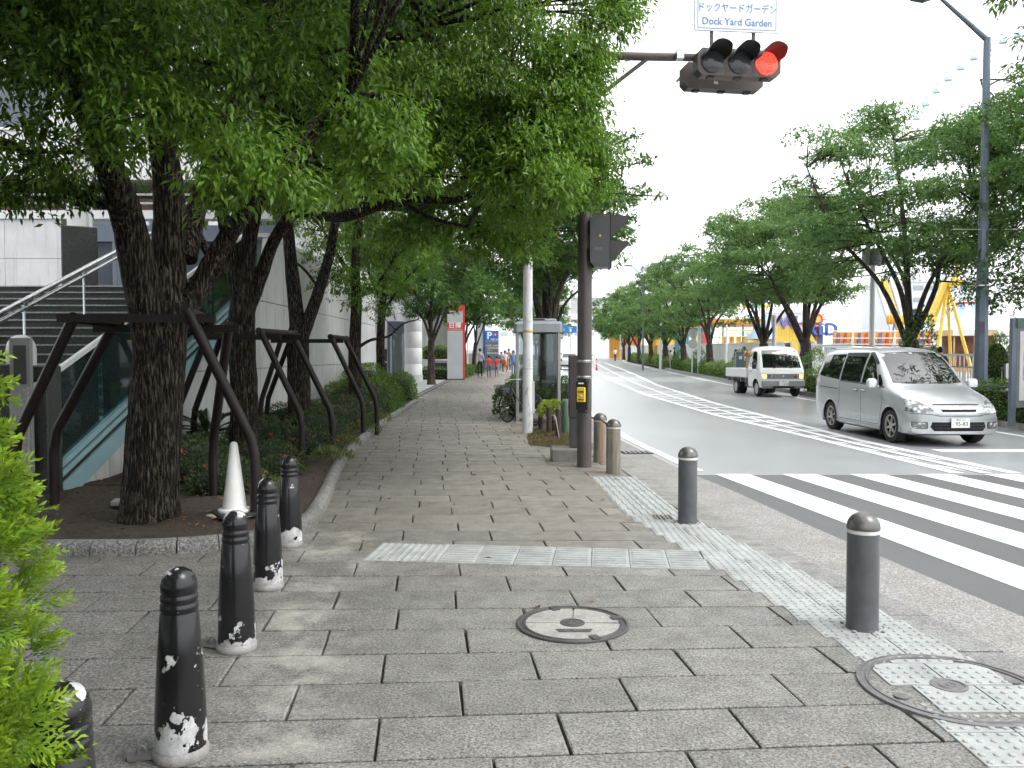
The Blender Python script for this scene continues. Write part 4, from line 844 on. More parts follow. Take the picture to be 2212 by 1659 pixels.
# ================================================================ VEHICLES
from mathutils.bvhtree import BVHTree
def hull(name, St, mat, parent, fw=(.22, 3, 1.3), rw=(.08, 4, .4), arches=(), ar=.35, aw=.3, half=.85):
    L = St[-1][0]; rings = []
    for xl, xh, zb, wl, ze, wb, zt, wt, zc in St:
        pts = [(wl * .9, zb), (wl * .985, zb + .03), (wl, zb + .1), (wl + (wb - wl) * .5 + .008, zb + (ze - zb) * .5), (wb + .004, zb + (ze - zb) * .8), (wb, ze)]
        d = zt - ze
        pts += [(wb + (wt - wb) * .12, ze + d * .2), (wb + (wt - wb) * .5, ze + d * .58), (wt + .012, zt - .07 * min(1, d * 2)), (wt - .03, zt - .012), (wt - .1, zt + (zc - zt) * .3), (wt * .5, zt + (zc - zt) * .8), (wt * .2, zc)]
        R_ = []
        for y, z in pts:
            f = min(1, max(0, (z - ze) / max(.01, zt - ze))); R_.append((xl + (xh - xl) * f, y, z))
        rings.append(R_ + [(x, -y, z) for x, y, z in reversed(R_)])
    def warp(p):
        x, y, z = p; a = abs(y / half)
        return (x + fw[0] * a ** fw[1] * max(0, 1 - x / fw[2]) - (rw[0] * a ** rw[1] * max(0, 1 - (L - x) / rw[2])), y, z)
    mb = MB(); n = len(rings[0]); P = [p for r in rings for p in r]; fs = []
    for i in range(len(rings) - 1):
        for k in range(n): l = (k + 1) % n; fs.append((i * n + k, i * n + l, (i + 1) * n + l, (i + 1) * n + k))
    for ri in (0, len(rings) - 1):           # caps as grids so that they follow the plan curve
        r = rings[ri]; h = n // 2; o = len(P); NS = 8
        for k in range(h):
            a, b = r[k], r[n - 1 - k]
            for s_ in range(1, NS): f = s_ / NS; P.append(tuple(a[j] + (b[j] - a[j]) * f for j in range(3)))
        idx = lambda k, s_: (ri * n + k) if s_ == 0 else ((ri * n + n - 1 - k) if s_ == NS else o + k * (NS - 1) + s_ - 1)
        for k in range(h - 1):
            for s_ in range(NS): fs.append((idx(k, s_), idx(k, s_ + 1), idx(k + 1, s_ + 1), idx(k + 1, s_)))
        # strips at the underside and the crown belong to the loft's closing faces
        fs.append(tuple(idx(0, s_) for s_ in range(NS, -1, -1))); fs.append(tuple(idx(h - 1, s_) for s_ in range(NS + 1)))
    mb.add([warp(p) for p in P], fs); me = mb.mesh(name, [mat, m_arch], True, 38)
    bm = bmesh.new(); bm.from_mesh(me); bmesh.ops.remove_doubles(bm, verts=bm.verts, dist=1e-5); bmesh.ops.recalc_face_normals(bm, faces=bm.faces); bvh = BVHTree.FromBMesh(bm); bm.to_mesh(me); bm.free()
    o = bpy.data.objects.new(name, me); C.objects.link(o); tmp = []
    for ax in arches:
        for sy in (-1, 1):
            c = MB().tube([(ax, sy * (half - aw), .32), (ax, sy * (half + .3), .32)], ar, 28).build('cutter', m_arch); tmp.append(c); c.data.materials.clear(); c.data.materials.append(m_arch)
            md = o.modifiers.new('b', 'BOOLEAN'); md.object = c; md.operation = 'DIFFERENCE'; md.solver = 'EXACT'; md.material_mode = 'TRANSFER'
    bpy.context.view_layer.update(); dg_ = bpy.context.evaluated_depsgraph_get(); me2 = bpy.data.meshes.new_from_object(o.evaluated_get(dg_)); o.modifiers.clear(); o.data = me2; me2.name = name
    me2.polygons.foreach_set('use_smooth', [True] * len(me2.polygons)); me2.set_sharp_from_angle(angle=R(38))
    for c in tmp: bpy.data.objects.remove(c)
    o.parent = parent; return o, bvh
def patch(name, bvh, poly, mode, mat, parent, off=.004, cut=.07, side=1, skirt=.012, bulge=0):
    """a piece that hugs the hull: poly in (y,z) for front/rear, (x,z) for side, (x,y) for top"""
    bm = bmesh.new(); vs = [bm.verts.new((a, b, 0)) for a, b in poly]; bm.faces.new(vs); bmesh.ops.triangulate(bm, faces=bm.faces)
    for _ in range(6):
        es = [e for e in bm.edges if e.calc_length() > cut * 1.4]
        if not es: break
        bmesh.ops.subdivide_edges(bm, edges=es, cuts=1); bmesh.ops.triangulate(bm, faces=bm.faces)
    dirs = {'front': Vector((1, 0, 0)), 'rear': Vector((-1, 0, 0)), 'side': Vector((0, -side, 0)), 'top': Vector((0, 0, -1))}[mode]
    for v in bm.verts:
        a, b = v.co.x, v.co.y
        org = {'front': Vector((-3, a, b)), 'rear': Vector((9, a, b)), 'side': Vector((a, 3 * side, b)), 'top': Vector((a, b, 5))}[mode]
        h = bvh.ray_cast(org, dirs); 
        if h[0] is None: h = bvh.find_nearest(org + dirs * 3)
        nn = h[1] if h[1].dot(dirs) < 0 else -h[1]
        v.co = h[0] + nn * off
    bd = [e for e in bm.edges if e.is_boundary]; r = bmesh.ops.extrude_edge_only(bm, edges=bd)
    for v in [g for g in r['geom'] if isinstance(g, bmesh.types.BMVert)]: v.co += dirs * skirt
    bmesh.ops.recalc_face_normals(bm, faces=bm.faces); me = bpy.data.meshes.new(name); bm.to_mesh(me); bm.free(); me.materials.append(mat)
    me.polygons.foreach_set('use_smooth', [True] * len(me.polygons)); me.set_sharp_from_angle(angle=R(35))
    o = bpy.data.objects.new(name, me); C.objects.link(o); o.parent = parent; return o
def band(pts, w_):           # 2-D polyline widened to a polygon
    a = []; b = []
    for i, p in enumerate(pts):
        q = Vector(pts[min(i + 1, len(pts) - 1)]) - Vector(pts[max(0, i - 1)]); q.normalize(); nrm = Vector((-q.y, q.x)) * w_ / 2; a.append((p[0] + nrm.x, p[1] + nrm.y)); b.append((p[0] - nrm.x, p[1] - nrm.y))
    return a + b[::-1]
m_arch = pm('arch_dark', (.012, .012, .013), .9); m_tyre = pm('tyre', (.02, .02, .021), .8, bump=.002, bscale=90)
def carpaint(name, col, metal=.55, rough=.28):
    k = NT(name); p = k.obj(); a = k.noise(p, 3, 4, .6); dirt = k.noise(p, 9, 5, .7); sx = k.n('SeparateXYZ', Vector=p); lo = k.n('MapRange'); [k.put(lo.inputs[i], x) for i, x in ((0, sx.outputs[2]), (1, .75), (2, .2), (3, 0.), (4, .5))]
    c = k.mix(k.math('MULTIPLY', k.ramp(dirt, .4, .8), lo.outputs[0]), k.mix(a, sc3(col, .96), col), (.2, .19, .17)); k.set(Base_Color=c, Metallic=metal, Coat_Weight=.7, Coat_Roughness=.06); k.put(k.b.inputs['Roughness'], k.math('MULTIPLY_ADD', dirt, .15)); k.b.inputs['Roughness'].links[0].from_node.inputs[2].default_value = rough
    k.bump(k.noise(p, 900, 1), .0002, .3); return k.mat
def autoglass():
    k = NT('auto_glass'); k.set(Base_Color=(.006, .008, .009), Roughness=.02, Specular_IOR_Level=.5, IOR=2.0); return k.mat
m_ag = autoglass(); m_trim = pm('black_trim', (.02, .02, .021), .45); m_chrome = pm('chrome', (.75, .76, .77), .12, 1., var=.05)
def lampm(name, col):
    k = NT(name); o = k.obj(); v = k.n('TexVoronoi', Vector=o, Scale=14.); c = k.mix(k.ramp(v.outputs[0], .1, .6), col, sc3(col, .2)); k.set(Base_Color=c, Roughness=.1, Metallic=.3, Coat_Weight=1., Coat_Roughness=.02); k.bump(v.outputs[0], .01, .5); return k.mat
m_hl = lampm('headlamp', (.75, .77, .78)); m_rl = lampm('rear_lamp', (.45, .03, .03)); m_plate = pm('number_plate', (.8, .81, .8), .5, var=.03); m_pink = pm('plate_green', (.03, .1, .05), .5)
def wheel(parent, x, y, r, w_, rim, spokes=6, name='wheel'):
    s = 1 if y > 0 else -1; M_ = Matrix.Rotation(-s * math.pi / 2, 4, 'X'); rr = r * .68
    t = MB().lathe([(rr, -w_ * .5), (r * .93, -w_ * .5), (r, -w_ * .34), (r, w_ * .34), (r * .93, w_ * .5), (rr * 1.03, w_ * .5), (rr, w_ * .42), (rr, -w_ * .5)], 36, (x, y, r), M_).build(name, m_tyre, parent, True, 35)
    mb = MB().lathe([(rr, w_ * .42), (rr * .985, w_ * .48), (rr * .9, w_ * .46), (rr * .88, w_ * .3)], 36, (x, y, r), M_, False)
    if spokes:
        for k in range(spokes):
            a = 2 * math.pi * k / spokes + .3
            for side_ in (0,):
                c, s_ = math.cos(a), math.sin(a); P = []
                for q, hw in ((.2, .1), (.9, .065)):
                    for e in (-1, 1):
                        for zz in (w_ * .3, w_ * .44): P.append(M_ @ Vector((rr * (q * c - e * hw * s_), rr * (q * s_ + e * hw * c), zz)) + Vector((x, y, r)))
                mb.add(P, [(0, 1, 3, 2), (4, 6, 7, 5), (0, 4, 5, 1), (2, 3, 7, 6), (1, 5, 7, 3), (0, 2, 6, 4)])
        mb.lathe([(rr * .24, w_ * .25), (rr * .24, w_ * .45), (rr * .2, w_ * .47), (0, w_ * .47)], 20, (x, y, r), M_)
    else:
        mb.lathe([(rr * .9, w_ * .36), (rr * .6, w_ * .3), (rr * .45, w_ * .42), (rr * .2, w_ * .45), (0, w_ * .45)], 24, (x, y, r), M_)
    mb.build('rim', rim, t, True, 35)
    MB().lathe([(rr * .98, w_ * .1), (rr * .5, w_ * .12), (0, w_ * .12)], 24, (x, y, r), M_).build('brake_disc', m_arch, t)
    return t

# ---- silver minivan
m_sil = carpaint('silver_paint', (.5, .52, .535)); m_rim = pm('alloy', (.5, .48, .43), .35, .7, var=.12, scale=15)
van = thing('minivan', (7.98, 14.72, -.02), 'silver minivan waiting in the oncoming lane behind the stop line', 'minivan', rz=math.pi / 2 + .03)
VS = [(0, 0, .24, .78, .45, .8, .6, .74, .62), (.05, .05, .21, .80, .5, .82, .68, .77, .71), (.16, .16, .2, .82, .6, .835, .77, .78, .8), (.4, .4, .2, .835, .72, .845, .89, .775, .92), (.75, .78, .2, .84, .83, .85, 1.0, .765, 1.03), (1.0, 1.05, .2, .84, .9, .85, 1.07, .76, 1.1),
      (1.16, 1.32, .2, .84, .95, .85, 1.3, .72, 1.34), (1.3, 1.56, .2, .84, .98, .85, 1.5, .69, 1.55), (1.48, 1.78, .2, .84, 1.01, .85, 1.65, .665, 1.7), (1.68, 1.98, .2, .84, 1.03, .85, 1.72, .65, 1.775), (2.2, 2.35, .2, .84, 1.05, .85, 1.765, .65, 1.815), (3.0, 3.0, .2, .84, 1.07, .85, 1.775, .65, 1.83), (3.8, 3.8, .2, .84, 1.09, .848, 1.765, .645, 1.82), (4.2, 4.18, .21, .83, 1.1, .84, 1.74, .635, 1.79), (4.42, 4.36, .23, .81, 1.1, .82, 1.7, .62, 1.745), (4.54, 4.44, .26, .78, 1.08, .79, 1.64, .58, 1.68)]
vb, vv = hull('body', VS, m_sil, van, arches=(.86, 3.555), ar=.36, aw=.27)
WX = [(.86, 1), (.86, -1), (3.555, 1), (3.555, -1)]
for x, s in WX: wheel(van, x, s * .735, .318, .2, m_rim, 6)
ws = patch('windscreen', vv, [(-.66, 1.125), (-.4, 1.105), (0, 1.1), (.4, 1.105), (.66, 1.125), (.6, 1.6), (.575, 1.69), (0, 1.715), (-.575, 1.69), (-.6, 1.6)], 'front', m_ag, van, .004)
for s in (1, -1):
    patch('window', vv, [(1.36, 1.06), (2.03, 1.09), (2.03, 1.66), (1.97, 1.66), (1.72, 1.5), (1.52, 1.3)], 'side', m_ag, van, .004, side=s)
    patch('window', vv, [(1.16, 1.04), (1.32, 1.055), (1.46, 1.27), (1.4, 1.27)], 'side', m_ag, van, .004, side=s)
    patch('window', vv, [(2.11, 1.095), (3.04, 1.12), (3.04, 1.67), (2.11, 1.665)], 'side', m_ag, van, .004, side=s)
    patch('window', vv, [(3.12, 1.125), (4.1, 1.19), (4.24, 1.24), (4.27, 1.32), (4.17, 1.62), (4.08, 1.66), (3.12, 1.67)], 'side', m_ag, van, .004, side=s)
    patch('belt_trim', vv, band([(1.14, 1.03), (2.05, 1.075), (3.06, 1.105)], .018), 'side', m_trim, van, .006, side=s)
    patch('rain_visor', vv, band([(1.62, 1.47), (1.78, 1.585), (1.95, 1.675), (2.05, 1.68)], .045), 'side', m_trim, van, .014, side=s); patch('rain_visor', vv, [(2.12, 1.61), (3.03, 1.62), (3.03, 1.69), (2.12, 1.69)], 'side', m_trim, van, .018, side=s)
    for ln in ([(1.18, 1.02), (1.14, .8), (1.25, .45), (1.32, .32)], [(2.07, 1.07), (2.07, .32)], [(3.08, 1.1), (3.08, .72), (3.22, .42)], [(1.32, .315), (3.1, .315)]): patch('door_seam', vv, band(ln, .008), 'side', m_arch, van, .0015, side=s)
    patch('door_track', vv, band([(3.2, .93), (4.15, .95)], .016), 'side', m_arch, van, .002, side=s)
    for hx in (1.86, 2.2):
        MB().rbox((hx + .08, s * .868, .94), (.2, .03, .035), .01).build('door_handle', m_sil, van, True); patch('handle_cup', vv, [(hx + .02, .915), (hx + .14, .915), (hx + .14, .965), (hx + .02, .965)], 'side', m_trim, van, .0015, side=s)
    mr = MB().rbox((1.3, s * .985, 1.115), (.1, .22, .17), .045).build('mirror', m_sil, van, True, 60); MB().tube([(1.32, s * .82, 1.03), (1.31, s * .92, 1.05)], .03, 8).build('mirror_arm', m_sil, mr, True)
    patch('headlamp', vv, [(s * .825, .63), (s * .62, .605), (s * .41, .63), (s * .5, .72), (s * .63, .81), (s * .78, .85)], 'front', m_hl, van, .008, .05); patch('side_blinker', vv, [(1.05, .79), (1.1, .79), (1.1, .81), (1.05, .81)], 'side', m_hl, van, .008, side=s)
    patch('fog_lamp', vv, [(s * .77, .335), (s * .56, .335), (s * .55, .36), (s * .56, .44), (s * .77, .44)], 'front', m_hl, van, .007, .05); patch('fog_bezel', vv, [(s * .785, .325), (s * .55, .325), (s * .535, .36), (s * .545, .452), (s * .785, .452)], 'front', m_trim, van, .003, .05)
    patch('sill_skirt', vv, [(1.22, .215), (3.18, .215), (3.18, .275), (1.22, .275)], 'side', m_sil, van, .02, side=s); patch('rear_lamp', vv, [(4.38, .95), (4.5, .95), (4.45, 1.5), (4.38, 1.5)], 'side', m_rl, van, .008, side=s)
    mf = MB().tube([(.86 + .375 * math.cos(a), s * .845, .32 + .375 * math.sin(a)) for a in np.linspace(-.2, math.pi + .2, 20)], .014, 6).build('arch_lip', m_sil, van, True); MB().tube([(3.555 + .375 * math.cos(a), s * .845, .32 + .375 * math.sin(a)) for a in np.linspace(-.2, math.pi + .2, 20)], .014, 6).build('arch_lip', m_sil, van, True)
    MB().b2((1.2, s * .72, .12), (1.21, s * .86, .3)).build('mud_flap', m_trim, van)
patch('lower_intake', vv, [(-.44, .29), (.44, .29), (.5, .36), (.47, .45), (-.47, .45), (-.5, .36)], 'front', m_arch, van, .004, .05); mb = MB(); [mb.b2((-.012, -.44, z), (-.004, .44, z + .012)) for z in (.34, .39)]; mb.build('intake_bars', m_trim, van)
patch('grille', vv, [(-.3, .63), (.3, .63), (.33, .675), (-.33, .675)], 'front', m_arch, van, .006, .05); patch('grille_surround', vv, [(-.3, .575), (.3, .575), (.42, .69), (.4, .745), (-.4, .745), (-.42, .69)], 'front', m_sil, van, .003, .05); patch('bonnet_gap', vv, band([(-.42, .755), (0, .758), (.42, .755)], .014), 'front', m_arch, van, .006, .05)
patch('bumper_gap', vv, band([(-.8, .6), (-.5, .59), (-.36, .56), (.36, .56), (.5, .59), (.8, .6)], .01), 'front', m_arch, van, .003, .05); patch('bumper_crease', vv, band([(-.8, .515), (0, .505), (.8, .515)], .012), 'front', m_sil, van, .012, .05)
mb = MB(); mb.tube([(-.0 + 0 * a, .07 * math.cos(a), .7 + .035 * math.sin(a)) for a in np.linspace(0, 6.28, 18)], .006, 6); mb.tube([(0, -.02, .675), (0, .005, .7), (0, -.005, .7), (0, .02, .725)], .008, 6); em = mb.build('emblem', m_chrome, van); em.location.x = .055
np_ = MB().b2((-.035, -.165, .355), (-.022, .165, .52)).build('number_plate', m_plate, van); RN = (math.pi / 2, 0, -math.pi / 2)
text('lettering', '横浜 502', .045, m_pink, np_, (-.036, 0, .492), RN, .0005); text('lettering', '95-83', .1, m_pink, np_, (-.036, -.02, .42), RN, .0005, bold=.001); text('lettering', 'つ', .04, m_pink, np_, (-.036, .135, .41), RN, .0005)
for y0, y1 in ((.52, -.02), (-.05, -.5)): MB().tube([(.97, y0, 1.125), (1.0, (y0 + y1) / 2, 1.135), (1.04, y1, 1.16)], .012, 6).build('wiper', m_trim, van)
MB().b2((4.1, -.5, 1.79), (4.45, .5, 1.815)).build('roof_spoiler', m_sil, van); MB().b2((.5, -.7, .17), (4.3, .7, .24)).build('underbody', m_arch, van)

# ---- white flatbed truck with hazard lights
m_tw = carpaint('truck_white', (.78, .79, .79), 0., .35); m_tg = pm('truck_grey', (.2, .21, .22), .5, var=.1)
tk = thing('flatbed_truck', (9.8, 29.9, zg(31) - .02), 'small white flatbed truck with hazard lights on, stopped at the far kerb', 'truck', rz=math.pi / 2 + .05)
TS = [(0, 0, .33, .77, .55, .785, .84, .78, .85), (.02, .02, .32, .78, .7, .79, .93, .785, .94), (.06, .07, .32, .79, .9, .8, 1.02, .79, 1.03), (.12, .18, .32, .79, .98, .8, 1.24, .765, 1.26), (.2, .36, .32, .79, 1.0, .8, 1.55, .715, 1.58), (.32, .52, .32, .79, 1.0, .8, 1.72, .685, 1.76), (.6, .75, .32, .79, 1.0, .8, 1.8, .67, 1.85), (1.1, 1.1, .32, .79, 1.0, .8, 1.81, .67, 1.86), (1.42, 1.42, .32, .79, 1.0, .8, 1.79, .66, 1.84), (1.5, 1.48, .34, .78, 1.0, .79, 1.74, .64, 1.79)]
tb_, tv = hull('cab', TS, m_tw, tk, fw=(.07, 4, .8), rw=(.03, 4, .2), arches=(.62,), ar=.34, aw=.25, half=.8)
for s in (1, -1):
    patch('window', tv, [(.42, 1.06), (1.3, 1.08), (1.3, 1.66), (.82, 1.66), (.7, 1.6)], 'side', m_ag, tk, .004, side=s); patch('door_seam', tv, band([(.36, 1.02), (.36, .5)], .01), 'side', m_arch, tk, .002, side=s); patch('door_seam', tv, band([(1.36, 1.7), (1.36, .5)], .01), 'side', m_arch, tk, .002, side=s)
    bz = .55
    patch('headlamp', tv, [(s * .56, .7), (s * .36, .7), (s * .33, .815), (s * .56, .815)], 'front', m_hl, tk, .012, .05)
    patch('hazard_lamp', tv, [(s * .74, .68), (s * .6, .68), (s * .6, .82), (s * .74, .82)], 'front', emis('hazard_amber', (1., .42, .1), 2.2), tk, .012, .05)
    mr = MB().rbox((.28, s * .97, 1.12), (.06, .16, .2), .03).build('mirror', m_blk, tk, True); MB().tube([(.35, s * .78, 1.0), (.29, s * .93, 1.04)], .012, 6).build('mirror_arm', m_blk, mr)
    MB().rbox((1.1, s * .81, .93), (.14, .02, .03), .008).build('door_handle', m_blk, tk)
    wheel(tk, .62, s * .68, .29, .17, pm('steel_rim', (.5, .5, .5), .5, .4), 0); wheel(tk, 3.0, s * .68, .29, .17, pm('steel_rim', (.5, .5, .5), .5, .4), 0); wheel(tk, 3.0, s * .47, .29, .17, m_arch, 0)
patch('windscreen', tv, [(-.7, 1.06), (.7, 1.06), (.665, 1.55), (.62, 1.69), (0, 1.72), (-.62, 1.69), (-.665, 1.55)], 'front', m_ag, tk, .005); patch('grille', tv, [(-.75, .66), (.75, .66), (.74, .84), (-.74, .84)], 'front', m_tg, tk, .006, .06)
MB().rbox((-.015, 0, .5), (.13, 1.57, .2), .02).build('bumper', pm('bumper_grey', (.27, .28, .29), .5, var=.1), tk); MB().rbox((.0, 0, .37), (.12, 1.5, .1), .02).build('bumper_skirt', m_tg, tk); MB().b2((-.065, -.4, .33), (-.055, .4, .41)).build('intake', m_arch, tk); MB().ball((-.0, 0, .755), (.012, .04, .02), 10, 6).build('emblem', m_chrome, tk, True)
np2 = MB().b2((-.094, -.165, .42), (-.082, .165, .585)).build('number_plate', m_plate, tk); text('lettering', '横浜 400', .045, m_pink, np2, (-.096, 0, .555), RN, .0005); text('lettering', '・2 23', .1, m_pink, np2, (-.096, -.02, .48), RN, .0005, bold=.001)
for y in (.35, -.25): MB().tube([(.08, y, 1.05), (.1, y - .3, 1.09), (.11, y - .42, 1.1)], .01, 6).build('wiper', m_trim, tk)
MB().b2((1.56, -.8, .66), (4.1, .8, .72)).build('bed_floor', m_tw, tk); MB().b2((1.5, -.32, .42), (4.05, .32, .5)).build('chassis', m_arch, tk)
for s in (1, -1):
    MB().rbox((2.83, s * .81, .86), (2.54, .03, .3), .008).build('bed_side', m_tw, tk); MB().b2((1.57, s * .826, .69), (4.1, s * .845, .73)).build('side_rail', m_tw, tk)
    for x in (1.75, 2.3, 3.3, 3.9): MB().b2((x, s * .66, .5), (x + .06, s * .8, .66)).build('bed_bracket', m_iron, tk)
    MB().b2((2.55, s * .6, .3), (2.58, s * .8, .6)).build('mud_flap', m_trim, tk); MB().rbox((1.95, s * .55, .42), (.5, .25, .22), .03).build('tank', m_trim, tk)
MB().rbox((4.1, 0, .86), (.03, 1.6, .3), .008).build('tailboard', m_tw, tk); MB().b2((1.54, -.78, .72), (1.58, .78, 1.05)).build('headboard', m_tw, tk)
ld = thing('truck_load', (9.8, 31.5, zg(31) + .7), 'brown cardboard and tarpaulin load standing behind the truck cab', 'load', rz=math.pi / 2 + .05)
MB().rbox((.3, .4, .47), (.5, .66, .92), .02, rz=.06).build('carton', pm('cardboard', (.4, .3, .19), .8, var=.2, scale=5), ld); mb = MB(); P = []; fs = []
for i in range(7):
    for j in range(7): P.append((-.05 + .12 * i, -.0 + .14 * j, .97 + .13 * math.sin(i * 1.1) * math.cos(j * .9) - .05 * (abs(j - 3)) ** 1.6 * .3 - (.12 if i in (0, 6) else 0)))
for i in range(6):
    for j in range(6): fs.append((i * 7 + j, i * 7 + j + 1, i * 7 + j + 8, i * 7 + j + 7))
mb.add(P, fs); tp = mb.build('tarpaulin', pm('tarp_orange', (.42, .21, .07), .7, var=.25, scale=5), ld, True, 80); tp.modifiers.new('s', 'SOLIDIFY').thickness = .04

# ---- cars queuing in the near lane, seen from behind
CS = [(0, 0, .3, .76, .5, .78, .66, .72, .68), (.1, .1, .24, .8, .6, .82, .76, .76, .8), (.6, .6, .2, .83, .75, .85, .9, .78, .94), (1.1, 1.15, .2, .83, .82, .85, 1.0, .76, 1.03), (1.4, 1.7, .2, .83, .88, .85, 1.28, .66, 1.31), (1.7, 2.1, .2, .83, .9, .85, 1.4, .6, 1.44), (2.6, 2.6, .2, .83, .93, .85, 1.43, .59, 1.48), (3.5, 3.5, .2, .83, .95, .85, 1.39, .58, 1.44), (3.9, 3.8, .22, .82, .96, .84, 1.3, .6, 1.35), (4.2, 4.0, .25, .8, .94, .81, 1.1, .66, 1.13), (4.3, 4.22, .3, .77, .86, .78, .96, .7, .98)]
def car(loc, col, label, rz):
    c = thing('passenger_car', loc, label, 'car', 'cars queuing in the near lane', rz); pt = carpaint('car_paint', col, .3, .3); b, cv = hull('body', CS, pt, c, arches=(.85, 3.45), ar=.34, aw=.27)
    for x in (.85, 3.45):
        for s in (1, -1): wheel(c, x, s * .73, .3, .19, m_rim, 5)
    patch('rear_window', cv, [(-.6, 1.0), (.6, 1.0), (.5, 1.32), (-.5, 1.32)], 'rear', m_ag, c, .005)
    for s in (1, -1):
        patch('rear_lamp', cv, [(s * .78, .74), (s * .58, .74), (s * .6, .93), (s * .77, .93)], 'rear', m_rl, c, .008, .05); patch('window', cv, [(1.5, .95), (2.5, .98), (2.5, 1.35), (2.05, 1.34)], 'side', m_ag, c, .004, side=s); patch('window', cv, [(2.58, .98), (3.7, 1.02), (3.5, 1.34), (2.58, 1.36)], 'side', m_ag, c, .004, side=s); MB().rbox((1.5, s * .95, .98), (.09, .15, .11), .03).build('mirror', pt, c, True)
    patch('bumper_dark', cv, [(-.74, .32), (.74, .32), (.74, .44), (-.74, .44)], 'rear', m_trim, c, .01, .06); patch('bumper_line', cv, band([(-.74, .6), (.74, .6)], .012), 'rear', m_trim, c, .004, .06); MB().b2((4.3, -.165, .68), (4.325, .165, .83)).build('number_plate', m_plate, c)
    return c
car((4.85, 71, zg(68) - .02), (.72, .73, .74), 'white hatchback seen from behind in the near lane, left of the signal mast', math.pi * 1.5 - .05)
car((5.75, 89, zg(86) - .02), (.6, .62, .64), 'silver car queuing ahead of the white hatchback', math.pi * 1.5 - .05)
# ================================================================ OPPOSITE SIDE AND BACKGROUND
def gz(y): return zg(y) + .1
m_lamp = pm('lamp_bluegrey', (.12, .15, .19), .45, .3, var=.15, scale=3); m_wp = pm('pole_white', (.68, .7, .71), .45, var=.06)
# street lamp at the right
lp = at(2118, 820, 20.8); sl_ = thing('street_lamp', (lp.x, 20.8, gz(20.8)), 'tall blue-grey street lamp post behind the silver minivan', 'street lamp')
top = 9.35; MB().lathe([(.17, 0), (.165, .6), (.15, 2.9), (.14, 3.6), (.1, 5.5), (.085, top)], 8).build('post', m_lamp, sl_)
MB().tube([(0, 0, top - .05), (-1.15, 0, top + .95), (-1.3, 0, top + 1.05)], [.07, .045, .04], 10).build('arm', m_lamp, sl_, True); MB().ext([(-1.25, -.12, top + 1.0), (-1.3, -.16, top + 1.12), (-1.9, -.14, top + 1.1), (-1.85, -.1, top + .96), (-1.55, -.12, top + .9)], (0, .26, 0)).build('lamp_head', m_lamp, sl_)
MB().box((-.02, -.03, 3.22), (.34, .34, .035)).build('bracket_ring', m_band, sl_); MB().tube([(-.8, -.05, 4.62), (.85, -.05, 4.62)], .012, 6).build('wire_bar', m_band, sl_); MB().b2((-.16, -.17, 2.05), (-.02, -.15, 2.32)).build('sticker', pm('post_sticker', (.06, .05, .08), .5), sl_); MB().rbox((.12, -.12, .45), (.14, .14, .8), .01).build('service_box', m_lamp, sl_)
# speaker mast
q = at(1883, 745, 28); lsp = thing('loudspeaker_mast', (q.x, 28, gz(28)), 'slim white mast carrying a grey drum housing between the trees', 'mast'); h_ = at(1883, 572, 28).z - gz(28)
MB().lathe([(.085, 0), (.08, h_)], 12).build('mast', m_wp, lsp, True); m_drum = pm('drum_grey', (.2, .22, .22), .5, .3, var=.1)
MB().lathe([(.24, h_ - .02), (.24, h_ + .52), (.2, h_ + .54), (0, h_ + .54)], 20, (.05, 0, 0)).build('drum', m_drum, lsp, True, 40); MB().b2((-.34, -.22, h_ - .02), (-.2, .1, h_ + .53)).build('side_baffle', m_drum, lsp); MB().b2((.3, -.2, h_ - .02), (.36, .1, h_ + .53)).build('side_baffle', m_wp, lsp)
# round traffic signs seen from behind, plain posts
q = at(1510, 778, 54); rs = thing('sign_post', (q.x, 54, gz(54)), 'white post with two round traffic signs seen from the side of the park wall', 'sign'); MB().cyl((0, 0), .1, 0, 3.1, 12).build('post', m_wp, rs, True)
for z in (2.62, 1.95): MB().lathe([(.28, -.01), (.3, 0), (.28, .012), (0, .012)], 20, (-.42, 0, z), Matrix.Rotation(math.pi / 2, 4, 'X')).build('sign_disc', pm('sign_back', (.5, .52, .54), .4, .3), rs)
MB().cyl((-.44, .06), .035, 0, 2.9, 8).build('sign_stem', m_wp, rs, True)
for i, (u, Y, h__, lab) in enumerate(((1427, 66, 3.6, 'plain white post among the farther trees'), (1672, 40, 3.2, 'plain white post close left of the truck cab'), (1569, 48, 3.0, 'slim white post left of the park entrance'), (1340, 96, 3.2, 'thin white post at the far end of the park wall'))):
    q = at(u, 770, Y); o = MB().lathe([(.1 if i < 2 else .05, 0), (.09 if i < 2 else .05, h__), (0, h__ + .02)], 10).build('post', m_wp, None, True); o.location = (q.x, Y, gz(Y)); tag(o, lab, 'post', 'white posts along the far footpath')
q = at(1389, 750, 62); fl = thing('street_lamp', (q.x, 62, gz(62)), 'slender distant street lamp with a curved arm above the trees', 'street lamp'); zt_ = at(1389, 610, 62).z
MB().tube([(0, 0, 0), (0, 0, zt_ - gz(62)), (-.35, 0, zt_ - gz(62) + .7), (-.8, 0, zt_ - gz(62) + 1.15), (-1.0, 0, zt_ - gz(62) + 1.25)], [.08, .05, .04, .03, .03], 8).build('post', m_lamp, fl, True); MB().ball((-1.15, 0, zt_ - gz(62) + 1.25), (.32, .12, .07), 10, 6).build('lamp_head', m_lamp, fl, True)
